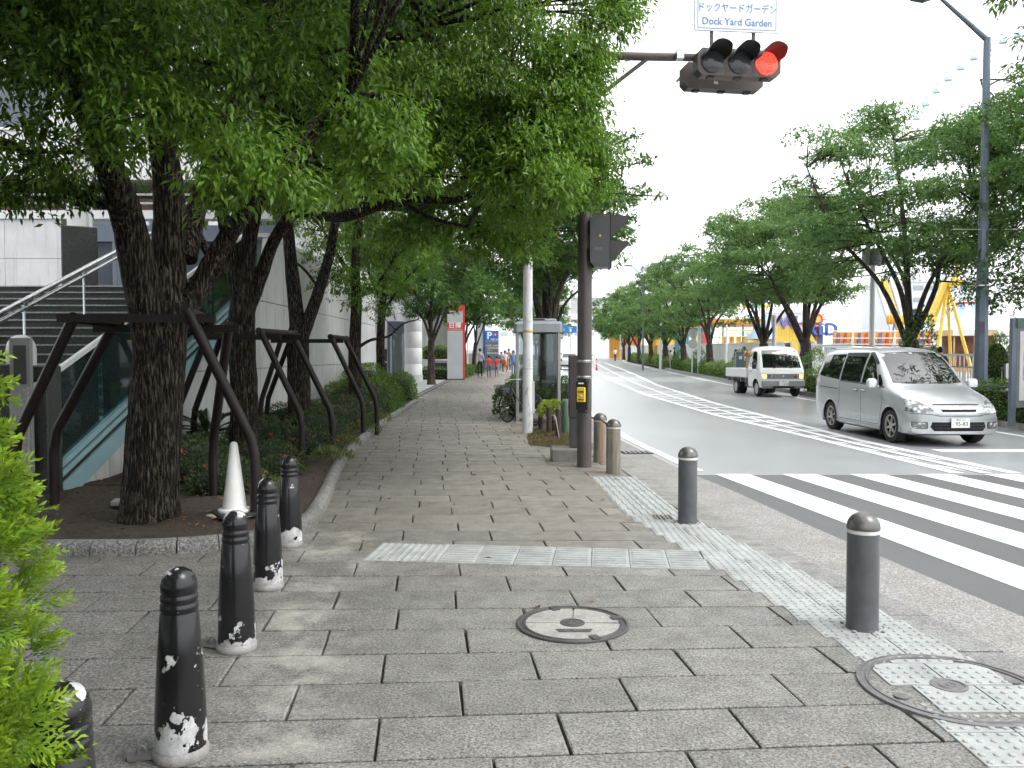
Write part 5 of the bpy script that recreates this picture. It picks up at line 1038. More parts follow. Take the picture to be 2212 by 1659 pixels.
# white park wall with posts
wa = thing('park_wall', (15.3, 0, 0), 'long white panel wall of the amusement park', 'wall'); m_pw = pm('park_white', (.72, .73, .72), .6, var=.07, scale=.6)
y = 46.5
while y < 130:
    x = max(0, (y - 50) * .03); MB().b2((x, y, gz(y) - .1), (x + .12, y + 1.96, gz(y) + 1.92)).build('wall_panel', m_pw, wa); MB().b2((x - .03, y, gz(y) + 1.925), (x + .15, y + 1.96, gz(y) + 2.02)).build('wall_cap', m_pw, wa); y += 2.0
for y0, y1 in ((41.9, 44.2),):
    MB().b2((0, y0, gz(y0) - .1), (.12, y1, gz(y0) + 2.0)).build('wall_panel', m_pw, wa)
# white picket fence
pf = thing('picket_fence', (15.0, 36.6, gz(39)), 'white steel picket fence behind the truck', 'fence')
for i in range(26): y = .2 * i; MB().box((0, y, .95), (.035, .06, 1.86)).build('picket', m_wp, pf); 
for z in (.3, 1.75): MB().b2((-.03, -.1, z), (.03, 5.2, z + .06)).build('rail', m_wp, pf)
# gate
gt = thing('park_gate', (14.9, 44.4, gz(45)), 'dark folding gate beside the park entrance', 'gate'); m_gate = pm('gate_dark', (.035, .025, .03), .5)
for i in range(7): MB().b2((-.05, .1 * i, 0), (.03, .1 * i + .06, 1.85)).build('gate_bar', m_gate, gt)
MB().b2((-.06, -.05, 1.86), (.04, .75, 1.93)).build('gate_rail', m_gate, gt); MB().b2((-.05, -.3, 0), (.05, -.22, 2.0)).build('gate_post', m_wp, gt)
q = at(1597, 790, 38); ic = thing('ticket_post', (q.x, 38, gz(38)), 'grey intercom post at the driveway left of the truck', 'post'); MB().rbox((0, 0, .75), (.36, .3, 1.5), .02).build('housing', m_lamp, ic); MB().b2((-.06, -.17, 1.15), (.08, -.151, 1.3)).build('button_plate', m_wp, ic)
# white railing right of the van
rl = thing('park_railing', (14.8, 20, gz(26)), 'white railing of the park behind the street lamp', 'fence')
for i in range(60): MB().box((.1 + .03 * (i % 2) * 0, .26 * i, .75), (.03, .03, 1.4)).build('baluster', m_wp, rl)
for z in (.12, 1.42): MB().b2((.06, -.1, z), (.14, 15.6, z + .07)).build('rail', m_wp, rl)
gf = thing('mesh_fence', (13.4, 22.5, gz(25)), 'low grey bar fence left of the street lamp behind the minivan', 'fence'); 
for i in range(24): MB().box((.0, .14 * i, .55), (.02, .02, 1.05)).build('bar', m_band, gf)
for z in (.1, 1.08): MB().b2((-.02, -.05, z), (.02, 3.4, z + .04)).build('rail', m_band, gf)
for yy in (-.08, 3.4): MB().box((0, yy, .6), (.09, .09, 1.25)).build('end_post', m_band, gf)
# guard pipe along the kerb
m_gp = pm('guard_pipe', (.13, .16, .19), .45, .2, var=.15)
def guard(y0, y1, label, hh=.78):
    n_ = int((y1 - y0) / 2) + 1; X = lambda y: pw(RK, y) + .42; t = thing('guard_rail', (0, 0, 0), label, 'guard rail', 'pipe guard rails along the far kerb')
    for i in range(n_): y = y0 + (y1 - y0) * i / (n_ - 1); MB().tube([(X(y), y, gz(y) - .1), (X(y), y, gz(y) + hh + .03)], .04, 10).build('post', m_gp, t, True)
    for z in (.38, hh - .02): MB().tube([(X(y), y, gz(y) + z) for y in np.linspace(y0, y1, n_ * 2)], .028, 8).build('pipe', m_gp, t, True)
guard(12.0, 20.5, 'blue-grey pipe guard rail beside the minivan at the right edge'); guard(22, 31.5, 'pipe guard rail behind the minivan and the truck'); guard(36.5, 66, 'pipe guard rail running along the far hedge', .72)
# map board
mbp = at(2196, 770, 17.6); mp_ = thing('map_board', (mbp.x + .9, 17.6, gz(17.6)), 'grey map board with a blue and tan street map at the right edge', 'sign'); 
MB().rbox((0, 0, 1.35), (1.9, .14, 1.9), .02).build('board', pm('board_grey', (.16, .17, .18), .5), mp_); MB().b2((-.88, -.085, .55), (.88, -.071, 2.02)).build('map_sheet', pm('map_paper', (.55, .55, .52), .5, var=.1), mp_)
def mapm():
    k = NT('map_print'); p = k.obj(); a = k.n('TexVoronoi', Vector=p, Scale=3.2); c = k.mix(k.ramp(k.noise(p, 1.6, 3), .47, .52), (.13, .25, .5), (.5, .42, .34)); c = k.mix(k.ramp(a.outputs[0], .5, .56), c, (.6, .58, .54)); k.set(Base_Color=c, Roughness=.4); return k.mat
MB().b2((-.8, -.0905, .7), (.8, -.0855, 1.6)).build('map_print', mapm(), mp_); MB().b2((-.95, -.1, 2.1), (.95, .1, 2.3)).build('board_header', pm('header_green', (.06, .12, .09), .5), mp_); 
for x in (-.98, .98): MB().box((x, 0, 1.15), (.1, .12, 2.3)).build('leg', m_lamp, mp_)
rw_ = MB().b2((11.9, 14.5, gz(16)), (16, 14.7, gz(16) + .38)).build('planter_kerb', m_kerb); tag(rw_, 'low grey stone planter edge under the red shrub', 'planter'); rw_.location.y = 1.7
# red plastic lane delineators
m_del = pm('delineator_red', (.55, .06, .04), .5)
for i in range(4):
    Y = 66 + i * 2.2; q = at(1275 + i * 3, 790, Y); o = thing('lane_delineator', (6.75 + .22 * i * 1.0, Y, zg(Y) - .02), ['red flexible lane post nearest, first of four past the mast', 'red flexible lane post, second of four past the mast', 'red flexible lane post, third of four past the mast', 'red flexible lane post farthest of four past the mast'][i], 'lane post', 'red lane posts in the median')
    MB().lathe([(.1, 0), (.1, .03), (.045, .05), (.04, .85), (.03, .88), (0, .88)], 12).build('post', m_del, o, True, 40); [MB().lathe([(.047, z), (.047, z + .08)], 12).build('reflector_band', m_wl, o, True) for z in (.5, .68)]

# ---- amusement park
m_or = pm('ride_orange', (.72, .34, .05), .45, var=.1); m_ye = pm('ride_yellow', (.75, .52, .08), .45, var=.1); m_tl = pm('ride_teal', (.06, .3, .3), .5); m_pk = pm('ride_pink', (.72, .42, .45), .5); m_pu = pm('ride_purple', (.2, .14, .42), .5); m_bl = pm('ride_blue', (.06, .15, .5), .45); m_rd = pm('ride_red', (.65, .08, .05), .45); m_lb = pm('ride_skyblue', (.35, .5, .66), .5); m_gn = pm('ride_green', (.25, .5, .2), .5)
Y = 68; q = at(1590, 768, Y); oc = thing('ride_station', (q.x, Y, gz(Y)), 'orange and white canopy of a ride station behind the park wall', 'pavilion')
z0 = at(1590, 700, Y).z - gz(Y); MB().b2((-2.9, -2, z0), (2.4, 4, z0 + .32)).build('canopy_edge', m_or, oc); MB().ext([(-2.9, -2, z0 + .33), (2.4, -2, z0 + .33), (1.6, -1, z0 + .85), (-2.2, -1, z0 + .85)], (0, 5, 0)).build('canopy_top', m_wp, oc); MB().b2((-2.7, -1.9, z0 - .12), (2.2, 3.9, z0 - .01)).build('canopy_soffit', m_or, oc)
for x in (-2.5, -1.6, .0, .9, 2.1): MB().b2((x, -1.8, 0), (x + .12, -1.68, z0 - .12)).build('canopy_post', m_tl, oc)
for i in range(4): MB().b2((-1.6 + .55 * i, -1.85, .5), (-1.2 + .55 * i, -1.8, 2.6)).build('queue_panel', m_or if i % 2 else m_ye, oc)
for i in range(9): MB().tube([(-2.6 + .55 * i, -1.9, 1.6), (-2.3 + .55 * i, -1.9, 2.9)], .04, 6).build('track_brace', m_ye, oc)
for z in (1.9, 2.5, 3.0): MB().tube([(-2.8, -1.95, z), (2.4, -1.95, z + .1)], .05, 6).build('track_rail', m_ye, oc)
MB().b2((-.2, -2.2, .9), (1.5, -2.0, 2.15)).build('sign_panel', m_rd, oc); MB().b2((-.05, -2.22, 1.5), (1.35, -2.201, 1.8)).build('sign_strip', m_ye, oc)
for i in range(8): MB().ext([(-2.4 + .6 * i, -1.5, z0 + 1.5), (-1.95 + .6 * i, -1.5, z0 + 1.5), (-2.18 + .6 * i, -1.5, z0 + .95)], (0, .02, 0)).build('pennant', (m_or, m_lb, m_gn, m_ye)[i % 4], oc)
mb = MB(); [mb.tube([(-2.6 + .8 * i, 1, z0 + .9), (-1.9 + .8 * i, 1, z0 + 2.0)], .07, 6) for i in range(6)]; mb.build('slide_ribs', m_bl, oc)
for i, (u, Y, w__, hh, mt_, lab) in enumerate(((1352, 132, 5, 3.6, m_or, 'small orange ride booth far along behind the park wall'), (1452, 95, 5, 4.2, m_ye, 'yellow and orange ride front between tree trunks'), (1497, 80, 2.8, 3.6, m_tl, 'teal framed ride booth behind the park wall'))):
    q = at(u, 768, Y); rb = thing('ride_booth', (q.x, Y, gz(Y)), lab, 'booth', 'ride booths behind the park wall'); MB().b2((-w__ / 2, 0, 0), (w__ / 2, 2, hh)).build('booth_wall', mt_, rb); MB().b2((-w__ / 2 - .2, -.3, hh), (w__ / 2 + .2, 2.2, hh + .3)).build('roof', m_or, rb)
    for k in range(4): MB().b2((-w__ / 2 + .3 + k * w__ / 4.2, -.05, hh * .4), (-w__ / 2 + .7 + k * w__ / 4.2, -.001, hh * .9)).build('panel', (m_or, m_wp, m_ye, m_rd)[k], rb)
q = at(1655, 768, 60); kz = thing('cone_kiosk', (q.x, 60, gz(60)), 'pink kiosk with a pale blue cone roof behind the truck', 'kiosk'); MB().lathe([(1.0, 0), (1.0, 2.35)], 16).build('wall', m_pk, kz, True); MB().lathe([(1.55, 2.3), (.4, 3.5), (.05, 4.1), (0, 4.15)], 16).build('roof', m_lb, kz, True); MB().b2((-1.6, -.9, 1.6), (-.7, .2, 2.25)).build('sign_box', m_ye, kz)
q = at(1712, 768, 50); yp = thing('yellow_ride_wall', (q.x, 50, gz(50)), 'yellow slatted ride wall with a sloped stair beam behind the picket fence', 'ride'); 
for i in range(10): MB().b2((-1.2 + .17 * i, 0, 0), (-1.2 + .17 * i + .16, .1, 3.0)).build('slat', m_ye, yp)
MB().ext([(.5, -.1, 3.1), (.75, -.1, 3.1), (2.4, -.1, .3), (2.1, -.1, .3)], (0, .2, 0)).build('stair_beam', m_ye, yp); MB().b2((.9, .2, 1.2), (1.9, .4, 3.0)).build('blue_board', pm('board_slate', (.1, .14, .22), .6), yp); MB().b2((-1.0, .12, 3.01), (.2, 1, 3.7)).build('white_tank', m_wp, yp)
ltr = [('W', 1702, 698, m_pu, 'purple letter W of the park sign'), ('O', 1730, 712, m_pu, 'purple letter O of the park sign'), ('R', 1753, 711, m_bl, 'blue letter R of the park sign'), ('L', 1776, 711, m_bl, 'blue letter L of the park sign'), ('D', 1795, 713, m_bl, 'blue letter D with a star in the park sign')]
for ch, u, v, mt_, lab in ltr:
    q = at(u, v, 50); o = text('sign_letter', ch, 1.05, mt_, None, (q.x, 50, q.z), ext=.07, bold=.03); o.rotation_euler = (math.pi / 2, 0, 0); tag(o, lab, 'letter', 'letters of the park sign')
    if ch == 'D': mb = MB(); mb.ext([((.13 if i % 2 == 0 else .055) * math.sin(i * math.pi / 5), (.13 if i % 2 == 0 else .055) * math.cos(i * math.pi / 5), .075) for i in range(10)], (0, 0, .03)); mb.build('star', m_ye, o)
q = at(1765, 690, 50); sn = thing('sun_sign', (q.x, 50.1, q.z), 'red spiral sun sign above the park letters', 'sign'); MB().lathe([(.38, 0), (.38, .1), (.24, .11), (.22, .16), (0, .16)], 20, (0, 0, 0), Matrix.Rotation(math.pi / 2, 4, 'X')).build('disc', m_rd, sn)
for i in range(10): a = i * .628; MB().ext([(.42 * math.cos(a - .12), 0, .42 * math.sin(a - .12)), (.75 * math.cos(a), 0, .75 * math.sin(a)), (.42 * math.cos(a + .12), 0, .42 * math.sin(a + .12))], (0, -.08, 0)).build('ray', m_rd if i % 2 else m_or, sn)
MB().lathe([(.2, 0), (.2, .06), (.1, .07), (0, .07)], 16, (0, -.12, 0), Matrix.Rotation(math.pi / 2, 4, 'X')).build('spiral', m_ye, sn); MB().tube([(0, .05, -.4), (0, .05, -q.z + gz(50))], .06, 8).build('sign_mast', m_rd, sn)
q = at(1905, 768, 44); cr_ = thing('carpet_ride', (q.x, 44, gz(44)), 'long orange and purple ride car with white rails above the minivan roof', 'ride')
zz = at(1905, 748, 44).z - gz(44); MB().b2((-2.9, -.5, zz - .5), (2.7, .5, zz - .05)).build('platform', pm('ride_base', (.1, .1, .12), .6), cr_); MB().b2((-2.6, -.1, zz), (2.6, .1, zz + .75)).build('back_panel', m_or, cr_)
for i in range(14): MB().ext([(-2.5 + .37 * i, -.12, zz + .02), (-2.3 + .37 * i, -.12, zz + .02), (-2.4 + .37 * i + .1, -.12, zz + .72), (-2.5 + .37 * i + .1, -.12, zz + .72)], (0, -.05, 0)).build('zigzag', (m_pu, m_rd, m_wp)[i % 3], cr_)
for z in (.1, .42, .8): MB().tube([(-2.8, -.3, zz + z), (2.7, -.3, zz + z)], .03, 6).build('rail', m_wp, cr_)
q = at(1938, 700, 46.5); fs_ = thing('food_stand_sign', (q.x, 46.5, q.z), 'orange and yellow shell shaped sign on blue legs', 'sign'); [MB().ball((-.5 + .17 * i, 0, .25), (.12, .12, .3), 8, 6).build('lobe', m_or if i < 4 else m_ye, fs_, True) for i in range(7)]; [MB().tube([(x * .4, .0, 0), (x, .0, -1.4)], .05, 6).build('leg', m_bl, fs_) for x in (-.4, .4)]
def frame(name, ap, feet, loc, label, mat=m_ye, r=.15):
    t = thing(name, loc, label, 'ride')
    for f in feet: d = Vector(f) - Vector(ap); M_ = d.to_track_quat('Z', 'Y').to_matrix().to_4x4(); mb = MB(); mb.box((Vector(ap) + Vector(f)) / 2, (r, r, d.length), 0, M_); mb.build('leg', mat, t)
    MB().box(ap, (r * 2.4, 2.6, r * 2.2)).build('axle_block', mat, t); return t
Y = 48; A = at(2047, 615, Y); g_ = gz(Y); F1 = at(2083, 762, Y); F2 = at(2010, 762, Y); fr_ = frame('swing_ship', (0, 0, A.z - g_), [(F1.x - A.x, -1, 0), (F2.x - A.x - .3, -1, 0), (F1.x - A.x, 1.4, 0), (F2.x - A.x - .3, 1.4, 0)], (A.x, Y, g_), 'yellow A-frame of a swinging ship ride right of the van')
MB().box((.35, -.4, A.z - g_ + .7), (.24, .24, 1.8), 0, Matrix.Rotation(.35, 4, 'Y')).build('boom', m_ye, fr_); MB().box((-.75, -.3, A.z - g_ - .95), (.26, .26, 2.4), 0, Matrix.Rotation(.42, 4, 'Y')).build('boom', m_ye, fr_); MB().box((-1.6, -.3, A.z - g_ - 2.0), (1.6, .3, .3)).build('hull_beam', m_ye, fr_); MB().box((-1.9, -.2, A.z - g_ - 1.75), (.9, .5, .35)).build('seat_row', m_bl, fr_)
Y = 56; A = at(1912, 600, Y); F1 = at(1975, 752, Y); t_ = thing('slide_tower', (F1.x, Y, gz(Y)), 'white and yellow sloping ride leg between the trees', 'ride'); a_ = Vector((A.x - F1.x, 0, A.z - gz(Y)))
for o_, mt_ in ((0, m_wp), (.45, m_ye), (.95, m_wp)): d = -a_; M_ = d.to_track_quat('Z', 'Y').to_matrix().to_4x4(); MB().box(a_ / 2 + Vector((o_ - .6, 0, 0)), (.28, .28, d.length), 0, M_).build('leg', mt_, t_)
for k in range(6): p = a_ * (k + 1) / 7; MB().box(p, (.7, .1, .12)).build('rung', m_ye, t_)
Y = 62; q = at(2092, 768, Y); ca = thing('carousel', (q.x, Y, gz(Y)), 'carousel with a blue and white striped tent roof behind the lamp post', 'carousel'); zc_ = at(2092, 715, Y).z - gz(Y); zp = at(2092, 625, Y).z - gz(Y); m_cr = pm('carousel_trim', (.5, .36, .2), .5, var=.35, scale=1.5); m_br = pm('carousel_brown', (.22, .1, .07), .6, var=.5, scale=2)
for i in range(16):
    a0, a1 = i * math.pi / 8, (i + 1) * math.pi / 8; pr = [(3.6, zc_), (2.0, zc_ + .75), (1.05, zc_ + 1.6), (.9, zc_ + 2.1)]; P = []
    for r_, z_ in pr: P += [(r_ * math.cos(a0), r_ * math.sin(a0), z_), (r_ * math.cos(a1), r_ * math.sin(a1), z_)]
    MB().add(P, [(0, 1, 3, 2), (2, 3, 5, 4), (4, 5, 7, 6)]).build('roof_panel', m_lb if i % 2 else m_wp, ca); MB().ext([(3.62 * math.cos(a0), 3.62 * math.sin(a0), zc_ - .42), (3.62 * math.cos(a1), 3.62 * math.sin(a1), zc_ - .42), (3.62 * math.cos(a1), 3.62 * math.sin(a1), zc_), (3.62 * math.cos(a0), 3.62 * math.sin(a0), zc_)], (.05 * math.cos(a0), .05 * math.sin(a0), 0)).build('rounding_board', m_cr if i % 2 else m_wp, ca); MB().cyl((3.3 * math.cos(a0), 3.3 * math.sin(a0)), .06, .3, zc_, 8).build('pole', m_cr, ca, True)
MB().lathe([(.95, zc_ + 2.1), (.98, zc_ + 2.15), (.1, zp - .1), (0, zp)], 16).build('spire', m_wp, ca, True, 30); MB().lathe([(.97, zc_ + 2.0), (.97, zc_ + 2.12)], 16).build('red_rim', m_rd, ca, True); MB().lathe([(1.8, .3), (1.8, zc_ - .4)], 16).build('drum', m_br, ca, True); MB().lathe([(3.7, 0), (3.7, .3), (0, .3)], 24).build('deck', m_or, ca)

# ---- buildings beyond
def block(name, loc, W_, D_, Ht, mat, label, nx, nz, wmat, win=(.55, .5), z0=3, cat='building', rz=0):
    t = thing(name, loc, label, cat, rz=rz); MB().b2((-W_ / 2, 0, 0), (W_ / 2, D_, Ht)).build('wall', mat, t); MB().b2((-W_ / 2 - .2, -.2, Ht), (W_ / 2 + .2, D_ + .2, Ht + .6)).build('parapet', mat, t); cx_, cz_ = W_ / nx, (Ht - z0) / nz
    me = MB().b2((-cx_ * win[0] / 2, -.12, -cz_ * win[1] / 2), (cx_ * win[0] / 2, -.02, cz_ * win[1] / 2)).mesh('window', wmat)
    for i in range(nx):
        for j in range(nz): inst('window', me, t, (-W_ / 2 + cx_ * (i + .5), 0, z0 + cz_ * (j + .5)))
    return t
m_hot = pm('hotel_white', (.88, .89, .9), .6, var=.04, scale=.1); m_hw = pm('hotel_window', (.55, .58, .6), .4); m_gb = pm('grey_block', (.68, .71, .74), .6, var=.06, scale=.2); m_gw = pm('block_window', (.33, .37, .41), .3)  # hotel window tone lightened, haze and glare put into the colour
Y = 260; q = at(1335, 768, Y); block('hotel', (q.x + 4, Y, 0), 40, 20, (768 - 560) / F * Y, m_hot, 'pale white hotel tower far behind the trees over the road', 11, 5, m_hw, (.4, .34), 12)
Y = 230; q = at(1262, 768, Y); block('low_block', (q.x, Y, 0), 48, 20, (768 - 645) / F * Y, m_hot, 'low white annex of the far hotel at the end of the road', 14, 3, m_hw, (.6, .3), 6)
Y = 150; q = at(2020, 768, Y); block('apartment_block', (q.x + 1, Y, 0), 17, 14, (768 - 590) / F * Y, m_gb, 'pale grey block with window rows behind the amusement park', 6, 6, m_gw, (.62, .36), 2)
Y = 180; q = at(1700, 768, Y); block('apartment_block', (q.x, Y, 0), 11, 14, (768 - 660) / F * Y, m_gb, 'lower pale block seen left of the picket fence', 4, 4, m_gw, (.55, .4), 2)
Y = 135; q = at(1205, 768, Y); fb = thing('footbridge', (q.x, Y, 0), 'pale glazed footbridge crossing the road far ahead', 'footbridge'); za, zb_ = at(1205, 690, Y).z, at(1205, 640, Y).z
MB().b2((-14, 0, za), (26, 3, za + .9)).build('deck', m_hot, fb); MB().b2((-14, 0, zb_ - .3), (26, 3, zb_)).build('roof', m_hot, fb)
for i in range(20): MB().b2((-13.9 + 2 * i, .2, za + .92), (-12.1 + 2 * i, .25, zb_ - .31)).build('glass_pane', m_hw, fb)
for x in (-12, 24): MB().b2((x, .5, 0), (x + 1.2, 2.5, za)).build('pier', m_hot, fb)
m_rs = pm('route_blue', (.03, .2, .5), .4); Y = 112
for i, (u0, u1, v0, v1, lab) in enumerate(((1190, 1217, 692, 717, 'blue road direction sign left of the pair over the far road'), (1219, 1246, 704, 719, 'smaller blue road sign right of the pair over the far road'))):
    a, b = at(u0, v1, Y), at(u1, v0, Y); o = thing('route_sign', ((a.x + b.x) / 2, Y, a.z), lab, 'sign', 'blue route signs'); w__ = (b.x - a.x) / 2; hh = b.z - a.z; MB().b2((-w__, -.05, 0), (w__, .05, hh)).build('board', m_rs, o); MB().b2((-.12, .06, -a.z), (.12, .2, hh)).build('mast', m_wp, o)
    text('lettering', '桜木町' if i == 0 else '関内', hh * .3, m_wl, o, (0, -.06, hh * .68)); MB().ext([(-.1, -.06, hh * .15), (.1, -.06, hh * .15), (.1, -.06, hh * .4), (.22, -.06, hh * .4), (0, -.06, hh * .55), (-.22, -.06, hh * .4), (-.1, -.06, hh * .4)], (0, -.01, 0)).build('arrow', m_wl, o)

# ---- Ferris wheel
pts = [Vector(((1900 + a / 3.687) / 1.1302, (b / 3.687) / 1.1302)) for a, b in ((1390, 970), (1800, 580), (2212, 380))]
(ax, ay), (bx, by), (cx2, cy2) = pts; d_ = 2 * (ax * (by - cy2) + bx * (cy2 - ay) + cx2 * (ay - by)); ux = ((ax ** 2 + ay ** 2) * (by - cy2) + (bx ** 2 + by ** 2) * (cy2 - ay) + (cx2 ** 2 + cy2 ** 2) * (ay - by)) / d_; uy = ((ax ** 2 + ay ** 2) * (cx2 - bx) + (bx ** 2 + by ** 2) * (ax - cx2) + (cx2 ** 2 + cy2 ** 2) * (bx - ax)) / d_; Rp = math.hypot(ax - ux, ay - uy)
YF = 210; fc_ = at(ux, uy, YF); Rw = Rp / F * YF; m_fw = pm('wheel_grey', (.58, .56, .6), .5, .0, var=.05); m_gl = pm('gondola_glass', (.52, .66, .7), .3); fw_ = thing('ferris_wheel', fc_, 'pale giant Ferris wheel faint against the white sky', 'ferris wheel')
for r_ in (Rw, Rw - 1.35): MB().tube([(r_ * math.cos(a), 0, r_ * math.sin(a)) for a in np.linspace(0, 2 * math.pi, 121)], .17, 5, caps=False).build('rim', m_fw, fw_)
mb = MB(); [mb.tube([(0, 0, 0), (Rw * math.cos(a), 0, Rw * math.sin(a))], .03, 4) for a in np.linspace(0, 2 * math.pi, 61)[:-1]]; mb.build('spokes', m_fw, fw_)
gd = Vector(((1900 + 1623 / 3.687) / 1.1302, (613 / 3.687) / 1.1302)); gd2 = Vector(((1900 + 1740 / 3.687) / 1.1302, (525 / 3.687) / 1.1302)); Rg = (gd - Vector((ux, uy))).length / F * YF; a0 = math.atan2(uy - gd.y, gd.x - ux); da = math.atan2(uy - gd2.y, gd2.x - ux) - a0
k = -4
while k * abs(da) < 5.9 - 4 * abs(da) * 0 and k < int(2 * math.pi / abs(da)) - 4:
    a = a0 + da * k; x_, z_ = Rg * math.cos(a), Rg * math.sin(a); g1 = MB().lathe([(.35, -1.25), (.95, -1.1), (1.05, -.45), (1.05, -.3)], 10, (x_, 0, z_)).build('gondola', m_gl, fw_, True, 40); mb = MB(); [mb.tube([(x_ + 1.0 * math.cos(t), math.sin(t), z_ - .35), (x_ + .5 * math.cos(t), .5 * math.sin(t), z_ + 1.1)], .07, 4) for t in np.linspace(0, 6.28, 7)[:-1]]; mb.lathe([(.55, 0), (.5, .15), (0, .2)], 8, (x_, 0, z_ + 1.05)); mb.build('canopy', m_gl, g1)
    MB().tube([(x_, 0, z_), (Rw * math.cos(a), 0, Rw * math.sin(a))], .06, 4).build('arm', m_fw, g1); k += 1
for s in (-1, 1): MB().tube([(0, s * 3, 0), (s * 14, s * 6, -fc_.z)], .8, 8).build('support', m_fw, fw_)
# ================================================================ TREES AND SHRUBS
def barkm(name, a_, b_, sc=1.0):
    k = NT(name); p = k.pos(); mp = k.n('Mapping'); mp.inputs['Scale'].default_value = (26 * sc, 26 * sc, 3.2 * sc); k.put(mp.inputs[0], p); n1 = k.noise(mp.outputs[0], 1., 5, .65); v = k.n('TexVoronoi', Vector=mp.outputs[0], Scale=.9)
    c = k.mix(k.ramp(n1, .47, .66), a_, b_); c = k.mix(k.math('MULTIPLY', k.ramp(k.noise(p, 5, 4), .48, .75), .8), c, sc3(a_, 2.)); k.set(Base_Color=c, Roughness=.9, Specular_IOR_Level=.2); k.bump(k.math('ADD', n1, v.outputs[0]), .05, 1.); return k.mat
m_bark = barkm('bark_fissured', (.009, .0075, .006), (.175, .145, .112), 2.1); m_bark2 = barkm('bark_cherry', (.045, .038, .034), (.12, .1, .088), .7)
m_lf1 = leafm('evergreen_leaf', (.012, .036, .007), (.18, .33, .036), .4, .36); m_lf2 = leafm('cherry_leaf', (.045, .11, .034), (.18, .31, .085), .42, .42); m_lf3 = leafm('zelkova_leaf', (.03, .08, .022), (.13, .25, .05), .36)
def limb(mb, pts, r0, r1, n=12, k=6, jit=.05, flare=0):
    s = spline(pts, k); m = len(s); rad = [r0 + (r1 - r0) * (i / (m - 1)) ** .8 for i in range(m)]
    if flare:
        for i in range(m): d = (s[i] - s[0]).length; rad[i] *= 1 + flare * math.exp(-d / .16)
    mb.tube(s, rad, n, jit=jit); return s
def twigs(mb, limbs, clumps, r=.028):
    pts = [p for l in limbs for p in l[len(l) // 3:]]
    for c in clumps:
        c_ = Vector(c[:3]); q = min(pts, key=lambda p: (p - c_).length_squared + (0 if p.z < c_.z + .3 else 1.5))
        if (q - c_).length < 3.6:
            m_ = (q + c_) / 2 + Vector((random.uniform(-.2, .2), random.uniform(-.2, .2), random.uniform(-.05, .25))); mb.tube(spline([q, m_, c_], 4), [r * (1 - .09 * i) for i in range(9)], 5)
            for _ in range(3): e = c_ + Vector((random.uniform(-1, 1) * c[3], random.uniform(-1, 1) * c[4], random.uniform(-.2, .6) * c[5])) * .8; mb.tube([m_.lerp(c_, .6), e], [r * .35, r * .12], 4)
# ---- the evergreen street trees over the footpath
VB = ([-400, 0, 150, 230, 330, 430, 560, 660, 780, 900, 1050, 1150, 1220, 1290, 1330, 1500], [520, 505, 480, 400, 375, 440, 500, 480, 535, 560, 572, 555, 500, 470, 420, 380])
UR = ([-900, -300, 0, 60, 130, 200, 260, 330, 420, 500, 560], [1500, 1430, 1395, 1360, 1315, 1285, 1290, 1318, 1310, 1240, 1160])
def allowed(c, m=.75):
    if c[1] < 1: return c[0] < -2
    u, v = proj(c); rp = c[3] / c[1] * F * m; rz_ = c[5] / c[1] * F * m
    return v + rz_ < np.interp(u, VB[0], VB[1]) and u + rp < np.interp(v, UR[0], UR[1])
def fill(ctr, rad, n, r0, r1, test=None, flat=.75, inner=.25, tl=(0, 1)):
    out = []; tries = 0
    while len(out) < n and tries < n * 40:
        tries += 1; d = sph(1)[0]; s_ = rng.uniform(inner ** 3, 1) ** (1 / 3); r = rng.uniform(r0, r1); c = (ctr[0] + d[0] * rad[0] * s_, ctr[1] + d[1] * rad[1] * s_, ctr[2] + d[2] * rad[2] * s_, r, r, r * flat, rng.uniform(tl[0], tl[1]))
        if test is None or test(c): out.append(c)
    return out
def key(u, v, Y, r, t=.8, flat=.75): p = at(u, v, Y); return (p.x, p.y, p.z, r, r, r * flat, t)
def utree(name, base, label, trunk, limbs, clumps, leafsz, per, mat, bark=m_bark, group=None, wr=.34, droop=.8, spray=9, twig=.22, zlo=-.6, cat='tree', tr=.028, nkey=0):
    """trunk / limbs given in world points; the tree's empty stands at its base"""
    t = thing(name, base, label, cat, group); B_ = Vector(base); mb = MB(); L = []
    L.append(limb(mb, trunk[0], trunk[1], trunk[2], 18, 7, .035, flare=.28))
    for pts, r0, r1 in limbs: L.append(limb(mb, pts, r0, r1, 10, 6, .04))
    twigs(mb, L, clumps, tr); mb.v = [tuple(Vector(p) - B_) for p in mb.v]; mb.build('trunk', bark, t, True, 80)
    if nkey:
        A1 = clump_leaves(clumps[:nkey], leafsz * .92, per * 2.1, zlo, droop, spray, twig, wr=wr); A2 = clump_leaves(clumps[nkey:], leafsz * 1.12, per * .82, zlo, droop, spray, twig, wr=wr); b, d, n, ln, wd, ti = [np.concatenate(q) for q in zip(A1, A2)]
    else: b, d, n, ln, wd, ti = clump_leaves(clumps, leafsz, per, zlo, droop, spray, twig, wr=wr)
    leaf_mesh('crown', b - np.array(base), d, n, ln, wd, ti, mat, t)
    return t
P8 = lambda l, Y: [at(u, v, Y + dy) for u, v, dy in l]
gz1 = bedz(*T1)
